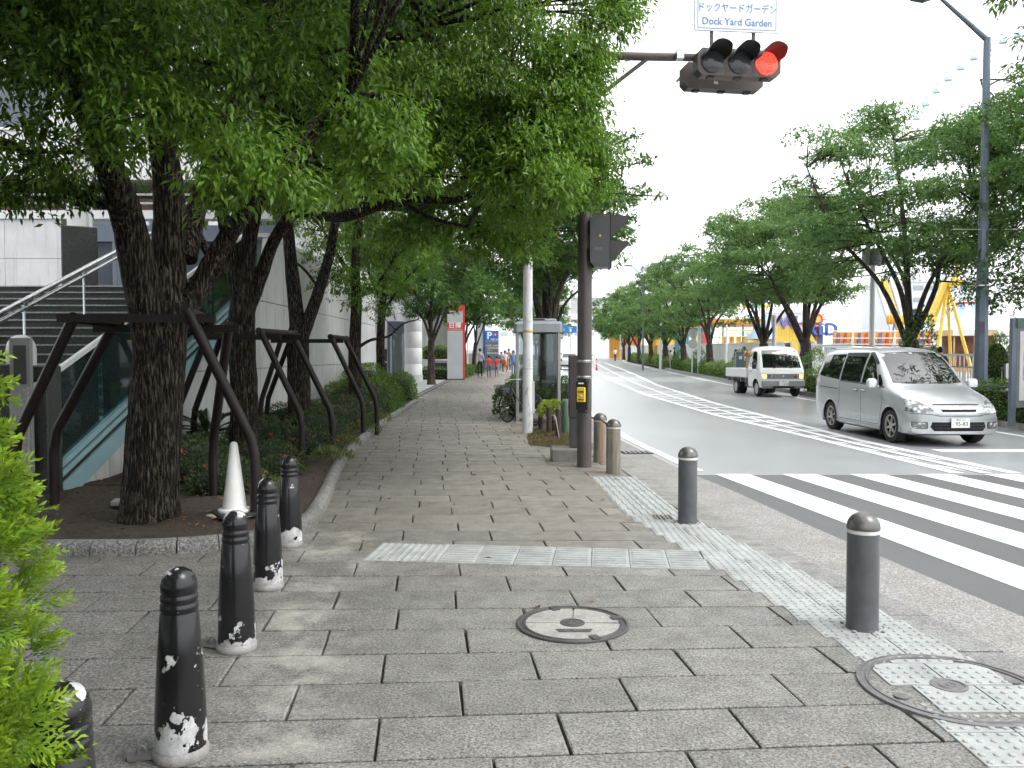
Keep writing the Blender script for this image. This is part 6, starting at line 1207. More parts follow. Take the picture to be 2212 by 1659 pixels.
t1k = [key(300, 270, 6.4, .55, .8), key(235, 330, 6.5, .38, .75), key(390, 255, 6.6, .45, .7), key(500, 385, 6.0, .42, .95), key(590, 400, 6.1, .45, .95), key(540, 330, 6.3, .45, .7), key(640, 430, 6.3, .26, .95), key(480, 440, 6.1, .24, .85), key(750, 290, 7.0, .5, .8), key(830, 330, 7.0, .48, .85), key(790, 400, 7.0, .4, .85), key(860, 270, 7.2, .4, .75), key(560, 190, 7, .6, .4), key(420, 120, 6.8, .7, .3), key(150, 180, 6.2, .6, .3), key(60, 330, 6.6, .55, .3), key(110, 400, 7.4, .45, .15), key(180, 425, 7.6, .3, .15), key(30, 430, 7.6, .4, .1), key(680, 120, 7.2, .7, .4), key(700, 400, 7.6, .4, .6), key(250, 90, 6.6, .7, .3), key(40, 80, 6.5, .7, .2)]  # light and shade put into lobe tints: lit ones pale, shaded ones dark
t1c = t1k + fill((-3.6, 6.2, 7.2), (4.7, 5.4, 3.4), 150, .65, 1.0, lambda c: allowed(c) and (c[1] > 4.6 or c[2] > 5.2) and c[2] > 3.4, tl=(0, .3))  # crown stretched unseen towards the camera for shade; dark tint stands for inner shade
utree('street_tree', (T1[0], T1[1], gz1 - .03), 'big evergreen tree with a thick fissured trunk nearest the camera', (P8([(322, 1139, 0), (326, 1060, 0), (335, 900, 0), (347, 740, .05), (352, 660, .1)], 8), .265, .235),
      [(P8([(335, 760, .0), (312, 640, -.1), (282, 500, -.2), (252, 400, -.4), (190, 250, -.7), (100, 80, -1)], 8), .2, .1), (P8([(352, 740, .1), (362, 600, .2), (366, 450, .2), (350, 300, .1), (320, 120, -.2), (300, -100, -.3)], 8), .21, .09), (P8([(380, 700, .1), (430, 620, .3), (480, 530, .3), (535, 450, .1), (640, 330, -.4), (760, 200, -.8)], 8), .13, .06), (P8([(478, 590, .3), (440, 530, .5), (420, 480, .8)], 8), .05, .04), (P8([(400, 560, .3), (440, 400, .6), (540, 150, .5), (640, -50, .3)], 8), .12, .06), (P8([(262, 440, -.4), (180, 430, -.3), (60, 330, -.6), (-80, 280, -.9)], 8), .055, .035)],
      t1c, .092, 215, m_lf1, group='evergreen street trees along the bed', nkey=len(t1k))
t2k = [key(1264, 395, 11.0, .4, .75), key(1258, 440, 11.2, .32, .7), key(1266, 340, 11, .4, .7), key(1268, 285, 10.9, .4, .7), key(1345, 40, 10.8, .36, .8), key(1370, -10, 11, .4, .7), key(1300, -50, 10.8, .55, .7), key(1290, 130, 10.4, .4, .8), key(1262, 180, 10.2, .42, .85), key(1290, 360, 10.7, .36, .8), key(1225, 300, 10, .45, .85), key(1215, 380, 9.8, .4, .9), key(1150, 250, 9.8, .5, .75), key(1130, 340, 9.6, .62, .8), key(1190, 400, 9.4, .5, .9), key(1080, 400, 9.8, .55, .75), key(1180, 300, 9.8, .5, .7), key(1060, 300, 10.2, .6, .6), key(1245, 230, 10.2, .55, .8), key(1265, 330, 10.6, .5, .7), key(1275, 410, 10.8, .4, .7), key(1240, 130, 10.3, .6, .75), key(1300, 60, 10.6, .55, .7), key(1340, 20, 11, .4, .6), key(1180, 200, 10, .6, .6), key(980, 330, 9.8, .6, .5), key(900, 380, 9.5, .5, .6), key(1020, 180, 9.6, .7, .4), key(880, 200, 9.2, .7, .4), key(1110, 80, 9.8, .7, .5), key(1210, 440, 10.2, .35, .8), key(1130, 460, 10.6, .5, .7)]
t2c = t2k + fill((-2.0, 11.8, 6.9), (4.6, 3.0, 3.8), 135, .6, .95, lambda c: allowed(c) and c[2] > 3.6, tl=(0, .45))  # fill tinted darker than the lit lobes, crown shade put into the colour
utree('street_tree', (T2[0], T2[1], bedz(*T2) - .05), 'evergreen tree with a forked trunk second from the camera', (P8([(525, 1000, 0), (528, 860, 0), (522, 720, 0), (526, 640, 0)], 12.6), .215, .19),
      [(P8([(524, 680, 0), (500, 560, 0), (478, 450, -.3), (430, 300, -.6)], 12.6), .15, .07), (P8([(530, 680, 0), (562, 600, .1), (592, 520, .1), (640, 460, -.2), (740, 470, -.9), (860, 432, -1.4), (980, 432, -1.9), (1080, 400, -2.4)], 12.6), .125, .035), (P8([(526, 640, 0), (545, 480, .0), (600, 300, -.4), (760, 150, -.9), (900, 60, -1.2)], 12.6), .14, .05), (P8([(860, 432, -1.4), (930, 470, -1.5), (1010, 490, -1.6)], 12.6), .04, .02)],
      t2c, .096, 230, m_lf1, group='evergreen street trees along the bed', nkey=len(t2k))
t3k = [key(1130, 535, 11.6, .42, .7), key(1155, 560, 15.5, .5, .4), key(1000, 520, 12.2, .55, .75), key(1060, 540, 12, .5, .7), key(1110, 520, 11.6, .5, .8), key(930, 500, 12.6, .55, .5), key(1150, 490, 11.6, .4, .8), key(870, 510, 13, .5, .4), key(1080, 470, 12, .5, .6), key(1000, 440, 12.4, .6, .5)]
t3c = t3k + fill((-2.6, 15.6, 6.7), (4.2, 3.0, 3.6), 100, .65, .95, lambda c: allowed(c, .6) and c[2] > 3.4, tl=(0, .45))  # dark fill tint paints in the shade behind the pale lit lobes
utree('street_tree', (T3[0], T3[1], bedz(*T3) - .05), 'evergreen tree with a dark trunk third from the camera', (P8([(650, 960, 0), (646, 850, 0), (644, 740, 0), (650, 700, 0)], 16.2), .235, .2),
      [(P8([(655, 720, 0), (685, 640, 0), (712, 550, 0), (735, 440, -.3), (800, 330, -.8)], 16.2), .14, .06), (P8([(645, 720, 0), (632, 600, .1), (620, 480, .1), (600, 330, 0)], 16.2), .17, .08), (P8([(690, 625, 0), (660, 585, .2), (630, 560, .5)], 16.2), .035, .02), (P8([(735, 460, -.3), (850, 450, -1.5), (950, 480, -2.6), (1050, 490, -3.4)], 16.2), .06, .025)],
      t3c, .1, 165, m_lf1, group='evergreen street trees along the bed', nkey=len(t3k))
c4 = fill((-3.7, 20.6, 6.0), (3.1, 2.6, 3.0), 46, .6, .9, lambda c: allowed(c, .4) or proj(c)[1] < 640 and proj(c)[0] < 880) + [key(740, 600, 20, .4, .4), key(800, 630, 20, .5, .4), key(845, 610, 20.5, .5, .4), key(760, 660, 20, .35, .4), key(830, 680, 20.5, .4, .3), key(700, 590, 20.5, .35, .3)]
utree('street_tree', (at(768, 900, 20.8).x, 20.8, zg(20.8)), 'slimmer evergreen tree with low twisted branches, fourth along the bed', (P8([(769, 890, 0), (766, 760, 0), (770, 660, 0), (768, 580, 0), (775, 480, 0)], 20.8), .18, .1),
      [(P8([(772, 752, 0), (800, 735, 0), (840, 726, 0), (870, 700, .1), (905, 690, .2)], 20.8), .05, .015), (P8([(770, 640, 0), (810, 620, 0), (850, 560, 0)], 20.8), .07, .03), (P8([(768, 600, 0), (735, 560, 0), (700, 500, 0)], 20.8), .06, .03)], c4, .12, 130, m_lf1, group='evergreen street trees along the bed', tr=.018)
c5 = fill((-3.9, 26.5, 6.0), (2.8, 2.4, 2.8), 40, .6, .9, lambda c: proj(c)[1] < 660 and proj(c)[0] < 920)
utree('street_tree', (at(823, 850, 26.4).x, 26.4, zg(26.4)), 'slim evergreen tree beside the information pylon, last along the bed', (P8([(823, 846, 0), (822, 740, 0), (826, 660, 0), (835, 580, 0)], 26.4), .155, .1), [(P8([(824, 680, 0), (850, 640, 0), (880, 600, 0)], 26.4), .06, .03), (P8([(826, 650, 0), (800, 600, 0), (790, 540, 0)], 26.4), .06, .03)], c5, .13, 110, m_lf1, group='evergreen street trees along the bed', tr=.018)
cb_ = fill((-4.2, -.2, 5.7), (4.6, 4.8, 2.9), 105, .8, 1.15, lambda c: (c[1] < .3 or c[2] > 2.3 + c[1] * .75) and c[2] > 2.9 and c[0] < -.2, tl=(0, .4))
utree('street_tree', (-5.2, -1.0, 0), 'unseen evergreen tree added left of the camera to shade the near paving', ([Vector((-5.2, -1, -.05)), Vector((-5.2, -1, 1.5)), Vector((-5.1, -1, 2.8))], .25, .2), [([Vector((-5.1, -1, 2.6)), Vector((-4.2, -.6, 4.5)), Vector((-3, 0, 6))], .13, .05), ([Vector((-5.1, -1, 2.6)), Vector((-5.8, -1.6, 4.8)), Vector((-6.5, -2, 7))], .13, .05)], cb_, .2, 46, m_lf1, group='evergreen street trees along the bed')  # unseen tree added so that the near paving falls into shade
# ---- trees on the road side of the footpath, and at the forecourt
def rtree(name, x, y, h, r, label, group, leaf, per, n, mat, bark, zb=.38, seed=1, test=None, cr=(.6, .9), flat=.5, rt=.2, extra=(), lean=0, droop=.35, zz=None, wr=.46, spray=7):
    global rng
    rng = np.random.default_rng(seed); random.seed(seed); z = zg(y) if zz is None else zz; zc = z + h * (zb + (1 - zb) * .5); rz_ = h * (1 - zb) * .5
    cl = fill((x + lean, y, zc), (r, r, rz_), int(n * 1.75), cr[0], cr[1], test, flat, .35) + list(extra); hf = max(1.75, h * zb * .62); L = []
    for k in range(5):
        a = k * 1.26 + rng.uniform(-.4, .4); e = Vector((x + lean + math.cos(a) * r * .62, y + math.sin(a) * r * .62, z + h * rng.uniform(.6, .85))); s_ = Vector((x + lean * .3, y, z + hf * rng.uniform(.85, 1.1))); m_ = s_.lerp(e, .3) + Vector((rng.uniform(-.25, .25), rng.uniform(-.25, .25), .18 * h * .2)); m2_ = s_.lerp(e, .65) + Vector((rng.uniform(-.3, .3), rng.uniform(-.3, .3), rng.uniform(-.1, .35))); L.append(([s_, m_, m2_, e], rt * .4, rt * .08))
    L.append(([Vector((x + lean * .3, y, z + hf)), Vector((x + lean * .6, y, z + h * .6)), Vector((x + lean, y, z + h * .9))], rt * .5, rt * .1))
    return utree(name, (x, y, z - .03), label, ([Vector((x, y, z - .05)), Vector((x + lean * .1, y, z + hf * .5)), Vector((x + lean * .3, y, z + hf * 1.08))], rt, rt * .8), L, cl, leaf * 1.05, per * 1.7, mat, bark, group, wr=wr, droop=droop, tr=rt * .11, spray=spray)
ex = [key(1310, 400, 20.5, .55, .6, .4), key(1350, 350, 20.5, .35, .6, .3), key(1400, 345, 20.5, .35, .6, .28), key(1380, 410, 20.5, .4, .6, .25), key(1420, 425, 20.3, .28, .6, .25), key(1340, 500, 20.5, .5, .5, .5), key(1330, 560, 20.5, .45, .6, .5), key(1370, 470, 20.5, .3, .6, .3), key(1345, 290, 20.5, .25, .5, .3), key(1375, 290, 20.5, .2, .5, .3)]
ok1 = lambda c: (lambda u, v: u < 1330 and v < 650 and not (1180 < u < 1250 and v > 590) and u > 1060)(*proj(c))
rtree('roadside_tree', .95, 23.5, 8.6, 3.5, 'dark leafy roadside tree rising behind the phone booth', 'roadside trees on the near side', .13, 85, 62, m_lf3, m_bark2, .36, 11, ok1, extra=ex, rt=.26, flat=.6)
ok2 = lambda c: (lambda u, v: v < 650 and u < 1240)(*proj(c))
rtree('roadside_tree', 1.7, 33.5, 8.4, 3.2, 'second roadside tree farther behind the phone booth', 'roadside trees on the near side', .16, 60, 40, m_lf3, m_bark2, .42, 12, ok2, rt=.22, flat=.6)
rtree('forecourt_tree', -3.9, 40, 8.0, 3.0, 'bright leafy tree above the silver company sign', 'trees at the forecourt', .17, 62, 44, m_lf3, m_bark2, .4, 13, lambda c: proj(c)[1] < 690, rt=.2, flat=.6)
rtree('forecourt_tree', -3.0, 50.5, 7.6, 3.0, 'leafy tree with a brown trunk right behind the flagpoles', 'trees at the forecourt', .19, 50, 36, m_lf3, m_bark2, .42, 14, lambda c: proj(c)[1] < 705, rt=.24, flat=.6)
rtree('forecourt_tree', -2.7, 58, 7.6, 2.8, 'leaning slim tree between the flagpoles and the parking sign', 'trees at the forecourt', .2, 45, 30, m_lf3, m_bark2, .42, 15, lambda c: proj(c)[1] < 705, rt=.17, flat=.6, lean=.5)
rtree('forecourt_tree', 1.2, 74, 9, 4.0, 'pale green tree far beyond the walkers at the end of the path', 'trees at the forecourt', .26, 28, 40, m_lf3, m_bark2, .3, 16, None, rt=.22, flat=.6)
rtree('forecourt_tree', -7.5, 64, 10, 4.5, 'broad green tree behind the forecourt building', 'trees at the forecourt', .3, 24, 40, m_lf3, m_bark2, .3, 17, None, rt=.25, flat=.6)
# ---- cherry trees across the road
CH = [(12.3, 25, 9.0, 3.9, 64, .125, 74, 'cherry tree with a forked ivy-clad trunk right behind the silver minivan'), (12.35, 34.6, 8.6, 3.7, 56, .14, 60, 'cherry tree rising behind the truck cab, left of the speaker mast'), (12.3, 40.2, 8.4, 3.5, 50, .15, 52, 'cherry tree directly above the white truck'), (12.7, 53, 8.6, 3.8, 50, .18, 42, 'cherry tree with a leaning trunk left of the ride canopy'),
      (13.0, 62.5, 8.6, 3.8, 44, .21, 34, 'cherry tree with a twin trunk beside the round signs'), (13.4, 72, 8.8, 4.0, 42, .24, 28, 'cherry tree in the middle of the far row'), (13.8, 82, 8.8, 4.0, 40, .26, 26, 'cherry tree with V-shaped trunk farther along the row'), (14.3, 93, 9, 4.2, 38, .28, 24, 'cherry tree near the far end of the row')]
for i, (x, y, h, r, n_, lf_, per, lab) in enumerate(CH):
    te = None
    if i == 0: te = lambda c: (lambda u, v: u > 1700 and v > 235 and v < 590 and not (1840 < u < 1925 and v > 480))(*proj(c))
    if i in (1, 2): te = lambda c: (lambda u, v: v < 650 and not (1845 < u < 1920 and v > 470))(*proj(c))
    rtree('cherry_tree', x, y, h, r, lab, 'cherry trees across the road', lf_, per, n_, m_lf2, m_bark2, .27, 30 + i, te, (.65, 1.05), .36, .26, zz=gz(y), lean=(-.9 if i == 0 else -.3), droop=.3, extra=[key(u, v, 24.4, .55, .5, .5) for u, v in ((1725, 570), (1775, 545), (1745, 620), (2035, 590), (2075, 560), (2095, 610), (1985, 560), (1935, 600), (1800, 600), (2020, 500))] if i == 0 else [key(u, v, y - .5, .6, .5, .5) for u, v in (((1650, 640), (1700, 620), (1790, 610), (1600, 600)) if i == 1 else ((1590, 650), (1630, 640)) if i == 2 else ())])
for i, (x, y, r) in enumerate(((15.3, 108, 4.5), (17, 126, 5), (19.5, 150, 5.5), (8.2, 128, 5), (10.5, 160, 6))):
    rtree('distant_tree', x if i < 3 else x - 4.5, y, 9.5, r, ['distant green tree first past the cherry row', 'distant green tree second past the cherry row', 'distant green tree last past the cherry row', 'distant green tree on the near side of the far road', 'farthest green tree on the near side of the road'][i], 'distant trees down the road', .36, 15, 36, m_lf2, m_bark2, .3, 50 + i, None, (.9, 1.4), .5, .25)
rtree('park_tree', 16.0, 22.5, 11.2, 4.8, 'large dark tree at the right edge behind the lamp post', 'park trees', .125, 66, 84, m_lf3, m_bark2, .3, 61, lambda c: (lambda u, v: u > 2085 and (v < 705) and v > np.interp(u, [2085, 2140, 2212], [400, 230, 120]))(*proj(c)), (.65, 1.0), .5, .3, zz=gz(22), extra=[key(u, v, 20.8, .75, .3, .6) for u, v in ((2160, 600), (2205, 560), (2190, 655), (2135, 560), (2230, 620), (2170, 520), (2215, 480), (2125, 640), (2150, 450), (2200, 400))])
ov = [key(2170, 5, 12.0, .3, .6, .5), key(2200, -10, 12, .4, .6, .5), key(2140, -10, 12, .25, .5, .5), key(2240, -40, 12, .6, .5), key(2300, -120, 12.2, .8, .5), key(2400, -200, 12.5, 1., .5)] + fill((13.0, 16.2, 7.2), (3.8, 4.2, 2.6), 75, .7, 1.1, lambda c: (lambda u, v: (v < -60 or u > 2270) and c[2] > 4.2)(*proj(c)))
rng = np.random.default_rng(71); utree('park_tree', (13.2, 12.6, .1), 'tree outside the right edge whose twigs hang into the top corner', ([Vector((13.2, 12.6, .05)), Vector((13.1, 12.6, 2.5)), Vector((12.6, 12.5, 5))], .25, .18), [([Vector((12.6, 12.5, 5)), Vector((10.5, 12.3, 7)), at(2240, -40, 12)], .12, .03), ([Vector((12.6, 12.5, 5)), Vector((13, 12.5, 8))], .12, .05)], ov, .15, 46, m_lf3, m_bark2, 'park trees')

# ---- hedges and shrubs
rng = np.random.default_rng(5); random.seed(5)
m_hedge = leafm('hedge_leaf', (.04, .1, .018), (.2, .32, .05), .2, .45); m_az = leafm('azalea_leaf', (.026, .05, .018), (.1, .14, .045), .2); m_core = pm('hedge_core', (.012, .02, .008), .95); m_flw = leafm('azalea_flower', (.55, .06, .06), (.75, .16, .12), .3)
def shrub(name, loc, rad, leaf, n, mat, label, cat='shrub', group=None, p=2.6, fl=0, core=True, zc=.45, up=.5, wr=.5):
    t = thing(name, loc, label, cat, group); d = sph(n, -.35); s_ = (np.abs(d) ** p).sum(1, keepdims=True) ** (-1 / p); pos = d * s_ * np.array(rad) * rng.uniform(.86, 1.06, (n, 1)); pos[:, 2] += rad[2] * zc; pos += .06 * np.array(rad) * np.sin(pos[:, [1, 2, 0]] * 9 / max(rad))
    dd = d + rng.normal(0, .6, (n, 3)); dd[:, 2] += up; nn = d * .6 + rng.normal(0, .4, (n, 3)); nn[:, 2] += .4; ln = leaf * rng.uniform(.6, 1.3, n); k_ = pos[:, 2] > 0
    leaf_mesh('foliage', pos[k_], dd[k_], nn[k_], ln[k_], ln[k_] * wr, rng.uniform(0, 1, k_.sum()) * .7 + .3 * rng.uniform(0, 1), mat, t)
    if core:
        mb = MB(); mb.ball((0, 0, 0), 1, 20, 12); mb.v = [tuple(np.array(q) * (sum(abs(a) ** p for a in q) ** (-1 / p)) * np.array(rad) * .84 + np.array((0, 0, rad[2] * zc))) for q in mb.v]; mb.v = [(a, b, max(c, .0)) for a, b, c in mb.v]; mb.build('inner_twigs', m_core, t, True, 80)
    if fl:
        d = sph(fl, .0); q = d * np.array(rad) * 1.02; q[:, 2] += rad[2] * zc; B = np.repeat(q, 5, 0) + rng.normal(0, .012, (fl * 5, 3)); D = rng.normal(0, 1, (fl * 5, 3)); D[:, 2] += .5; leaf_mesh('flowers', B, D, rng.normal(0, 1, (fl * 5, 3)), np.full(fl * 5, .045), np.full(fl * 5, .035), rng.uniform(0, 1, fl * 5), m_flw, t)['kind'] = 'stuff'
    return t
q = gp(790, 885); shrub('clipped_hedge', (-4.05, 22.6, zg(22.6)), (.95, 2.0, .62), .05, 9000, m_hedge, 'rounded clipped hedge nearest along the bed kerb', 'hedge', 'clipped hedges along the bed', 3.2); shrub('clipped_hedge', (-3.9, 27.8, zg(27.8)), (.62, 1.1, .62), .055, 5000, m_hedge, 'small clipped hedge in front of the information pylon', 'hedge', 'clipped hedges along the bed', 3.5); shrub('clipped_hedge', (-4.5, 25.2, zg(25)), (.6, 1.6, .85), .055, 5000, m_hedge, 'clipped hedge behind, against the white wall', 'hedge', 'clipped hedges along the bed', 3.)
AZ = [(-3.35, 9.7, .45, 'low azalea with red flowers right of the biggest trunk'), (-4.1, 10.6, .55, 'low azalea with red flowers beside the stair wall'), (-3.45, 11.5, .5, 'azalea clump in front of the second trunk'), (-3.35, 13.3, .55, 'azalea clump between the second prop legs'), (-4.7, 12.2, .5, 'azalea against the white wall behind the second trunk'), (-3.55, 15.0, .65, 'azalea clump in front of the third trunk'), (-4.4, 14.4, .6, 'azalea left of the third trunk by the wall'), (-3.6, 17.6, .6, 'tall azalea clump with red flowers past the third trunk'), (-3.75, 19.4, .7, 'leafy azalea between the third and fourth trunks'), (-3.0, 10.6, .28, 'small sparse azalea near the kerb'), (-4.5, 17.0, .7, 'dark azalea against the wall past the third trunk'), (-4.6, 19.3, .6, 'dark azalea against the wall near the rounded hedge')]
for x, y, r, lab in AZ: shrub('azalea', (x, y, bedz(x, y) - .02), (r, r * 1.05, r * .62), .045, int(4200 * r), m_az, lab, 'shrub', 'azaleas in the planting bed', 2.2, fl=int(16 * r), core=True, zc=.35)
for i, (x, y, r) in enumerate(((-2.65, 12.1, .3), (-2.95, 14.2, .3), (-2.75, 9.4, .22), (-3.0, 16.6, .35), (-3.1, 18.9, .35))): shrub('weed_tuft', (x, y, bedz(x, y)), (r, r, r * .5), .09, 420, leafm('weed', (.05, .08, .02), (.2, .22, .07), .3), ['straw-green weed tuft by the second prop', 'straw-green weed tuft by the third prop', 'small weed tuft right of the cone', 'weed tuft beyond the third trunk', 'tall weed tuft before the rounded hedge'][i], 'weeds', 'weed tufts in the bed', 2, core=False, zc=.1, up=1.5, wr=.18)
cy_ = thing('cycad', (-4.75, 12.9, bedz(-4.7, 12.9)), 'dark cycad with stiff radiating fronds against the white wall', 'plant'); B = []; D = []; N = []
for k in range(16):
    a = k * 2.4; el = .25 + .9 * (k / 16); ax = np.array([math.cos(a) * math.cos(el), math.sin(a) * math.cos(el), math.sin(el)])
    for j in range(22):
        f = (j + 3) / 25; pnt = ax * f * .7 - np.array([0, 0, .28 * f * f]) + np.array([0, 0, .3]); sd_ = np.cross(ax, [0, 0, 1]); 
        for s in (-1, 1): B.append(pnt); D.append(sd_ * s + ax * .7); N.append(np.array([0, 0, 1.]))
leaf_mesh('fronds', np.array(B), np.array(D), np.array(N), np.full(len(B), .16), np.full(len(B), .016), rng.uniform(0, .5, len(B)), m_az, cy_); MB().lathe([(.09, 0), (.1, .15), (.07, .3), (0, .32)], 10).build('stem', m_bark, cy_, True)
# roadside planting by the booth and the path
m_yg = leafm('euonymus_leaf', (.14, .2, .03), (.42, .5, .06), .25); q = at(1193, 900, 17.4)
yg = shrub('golden_shrub', (q.x, 17.4, .3), (.28, .3, .22), .06, 900, m_yg, 'yellow-green shrub between the timber stakes', 'shrub', core=False, zc=.6); mb = MB(); [mb.tube([(random.uniform(-.06, .06), random.uniform(-.06, .06), -.28), (random.uniform(-.2, .2), random.uniform(-.2, .2), .2)], .008, 5) for _ in range(14)]; mb.build('stems', m_bark2, yg)
RS = [(.25, 21.9, .45, .8, 'leafy shrub overhanging the path behind the bicycle'), (1.3, 22.2, .7, .9, 'dark shrub inside the roadside planting behind the booth'), (.5, 24.6, .6, .7, 'second leafy shrub along the path rim'), (.4, 27.5, .6, .7, 'third leafy shrub along the path rim'), (.5, 31, .7, .8, 'fourth leafy shrub along the path rim'), (.9, 36, .8, .8, 'fifth leafy shrub along the path rim'), (1.2, 42, .9, .8, 'sixth leafy shrub along the path rim, past the walkers'), (-.15, 20.9, .3, .75, 'thin leafy branches beside the bicycle basket')]
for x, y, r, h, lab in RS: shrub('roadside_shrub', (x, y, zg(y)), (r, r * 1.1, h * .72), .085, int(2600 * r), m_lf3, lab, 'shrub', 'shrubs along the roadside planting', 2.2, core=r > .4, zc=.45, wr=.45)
n = 5200; gx = rng.uniform(.25, 1.4, n); gy = rng.uniform(14.1, 17.6, n); k_ = (gx > np.interp(gy, [14.1, 15.0, 17.6], [1.02, .3, .3])) & (rng.uniform(0, 1, n) < .35 + .65 * np.clip(np.sin(gx * 5 + 1) * np.sin(gy * 4) + .3, 0, 1)); gx, gy = gx[k_], gy[k_]; n = len(gx); dd = rng.normal(0, .45, (n, 3)); dd[:, 2] = 1
tag(leaf_mesh('verge_grass', np.stack([gx, gy, np.full(n, .0)], 1), dd, rng.normal(0, 1, (n, 3)), rng.uniform(.03, .11, n), np.full(n, .009), rng.uniform(0, 1, n), leafm('verge_grass', (.06, .09, .025), (.3, .22, .09), .2)), 'patchy grass around the timber stakes', 'grass', kind='stuff')
tag(MB().add([(.3, 15.0, .006), (1.0, 14.2, .006), (1.35, 14.6, .006), (1.4, 19.2, .03), (.35, 19.2, .03)], [(0, 1, 2, 3, 4)]).build('verge_soil', m_soil), kind='structure'); tag(strip(MB(), lambda y: pw(PR, y), lambda y: pw(KE, y) - .3, yr(21, 100, 2), .02, 2).build('roadside_soil', m_soil), kind='structure'); tag(strip(MB(), lambda y: pw(PL, y) - 2.4, lambda y: pw(PL, y), yr(47, 110, 2), .03, 2).build('lawn_strip', pm('lawn', (.05, .09, .025), .9, var=.4, scale=8)), kind='structure')
# planters at the forecourt
fp = thing('stepped_planter', (-4.6, 46.5, zg(46)), 'stepped white planter shelves with clipped hedge beside the company sign', 'planter')
for i, (z, d_) in enumerate(((.5, 0), (1.05, .5))): MB().b2((-1.2, d_, z), (1.1, d_ + .6, z + .1)).build('shelf', m_panel, fp); MB().b2((-1.1, d_ + .2, 0), (-1.0, d_ + .4, z)).build('support', m_panel, fp); MB().b2((.9, d_ + .2, 0), (1.0, d_ + .4, z)).build('support', m_panel, fp)
shrub('clipped_hedge', (-4.3, 47.6, zg(47) + 1.1), (.95, .45, .5), .09, 1800, m_hedge, 'clipped hedge on top of the white stepped planter', 'hedge', None, 4.); shrub('clipped_hedge', (-4.3, 46.4, zg(46)), (1.0, .35, .45), .09, 1500, m_hedge, 'low planting under the white planter shelves', 'hedge', None, 4.)
for i, (x, y) in enumerate(((-3.25, 50), (-3.1, 54), (-2.6, 59))): shrub('low_hedge', (x, y, zg(y)), (.55, 1.8, .42), .1, 1600, m_hedge, ['low green hedge right of the company sign', 'low green hedge behind the walkers', 'low green hedge near the parking sign'][i], 'hedge', 'low hedges along the path', 3.5)
shrub('red_hedge', (-11, 19.7, 5.2), (4.5, .4, .42), .08, 2600, leafm('red_shrub', (.08, .04, .02), (.3, .13, .09), .2), 'reddish brown hedge on the parapet above the white wall', 'hedge', None, 5.)
# hedge rows of the far kerb
def hedgerow(y0, y1, h, w_, label, n, leaf=.07):
    y_ = rng.uniform(y0, y1, n); X = np.array([pw(RK, a) for a in y_]) + .65; side = rng.uniform(0, 1, n); x_ = np.where(side < .5, -w_ / 2 * rng.uniform(.9, 1.15, n), rng.uniform(-w_ / 2, w_ / 2, n)); z_ = np.where(side < .5, rng.uniform(0, h, n), h * rng.uniform(.85, 1.12, n)); z_ *= 1 + .16 * np.sin(y_ * 1.3) + .1 * np.sin(y_ * 3.7)
    t = thing('hedge', (0, 0, 0), label, 'hedge', 'hedges along the far kerb'); d = np.stack([np.where(side < .5, -1., 0.), rng.normal(0, .4, n), np.where(side < .5, .2, 1.)], 1) + rng.normal(0, .5, (n, 3)); Z = np.array([gz(a) for a in y_]); ln = leaf * rng.uniform(.6, 1.3, n)
    leaf_mesh('foliage', np.stack([X + x_, y_, Z + z_], 1), d, d + rng.normal(0, .5, (n, 3)) + np.array([-.3, 0, .6]), ln, ln * .5, rng.uniform(0, 1, n) * .6 + .4 * (.5 + .5 * np.sin(y_ * .9)), m_hedge, t)
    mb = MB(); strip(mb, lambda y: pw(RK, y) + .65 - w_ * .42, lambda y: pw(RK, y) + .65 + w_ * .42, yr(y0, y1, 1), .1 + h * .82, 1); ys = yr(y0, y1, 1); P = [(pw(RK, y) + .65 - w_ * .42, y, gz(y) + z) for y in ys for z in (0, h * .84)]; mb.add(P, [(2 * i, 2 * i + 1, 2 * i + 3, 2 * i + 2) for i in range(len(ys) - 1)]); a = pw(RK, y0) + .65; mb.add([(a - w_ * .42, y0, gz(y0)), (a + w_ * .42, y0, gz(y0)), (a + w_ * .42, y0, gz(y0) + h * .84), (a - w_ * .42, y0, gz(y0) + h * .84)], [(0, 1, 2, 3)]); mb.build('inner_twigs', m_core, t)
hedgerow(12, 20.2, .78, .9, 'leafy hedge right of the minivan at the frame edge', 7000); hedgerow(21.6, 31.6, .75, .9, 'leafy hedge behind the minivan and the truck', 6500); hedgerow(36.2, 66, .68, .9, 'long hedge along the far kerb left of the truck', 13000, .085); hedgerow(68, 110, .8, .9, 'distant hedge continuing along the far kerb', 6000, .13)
shrub('red_shrub', (12.9, 17.1, gz(17) + .05), (1.4, .6, .62), .075, 3600, leafm('photinia', (.09, .03, .03), (.4, .06, .08), .2), 'dark red leaved shrub in the planter at the right edge', 'shrub'); shrub('dark_bush', (13.6, 19.6, gz(19)), (.7, .6, .8), .08, 1800, m_lf3, 'dark green bush above the red shrub', 'shrub')
shrub('clipped_conifer', (at(2154, 760, 23).x, 23, gz(23)), (.42, .42, 1.4), .06, 4200, leafm('conifer_far', (.07, .14, .02), (.22, .36, .05), .2), 'bright green egg shaped conifer right of the lamp post', 'conifer', None, 2.1, wr=.35)
for i, (x, y) in enumerate(((12.35, 33.9), (12.15, 24.8), (12.5, 45), (12.9, 57), (13.1, 64), (13.5, 73))): shrub('ivy_growth', (x, y, gz(y)), (.55, .5, 1.1 if i != 1 else 1.9), .11, 900 if i != 1 else 1500, m_lf2, ['leafy shoots round the trunk behind the truck', 'leafy shoots round the trunk behind the minivan', 'leafy shoots under the fourth cherry tree', 'leafy shoots by the round signs', 'dense shoots in the middle of the far row', 'dense shoots far along the row'][i], 'shrub', 'leafy shoots under the cherry trees', 2., core=False)

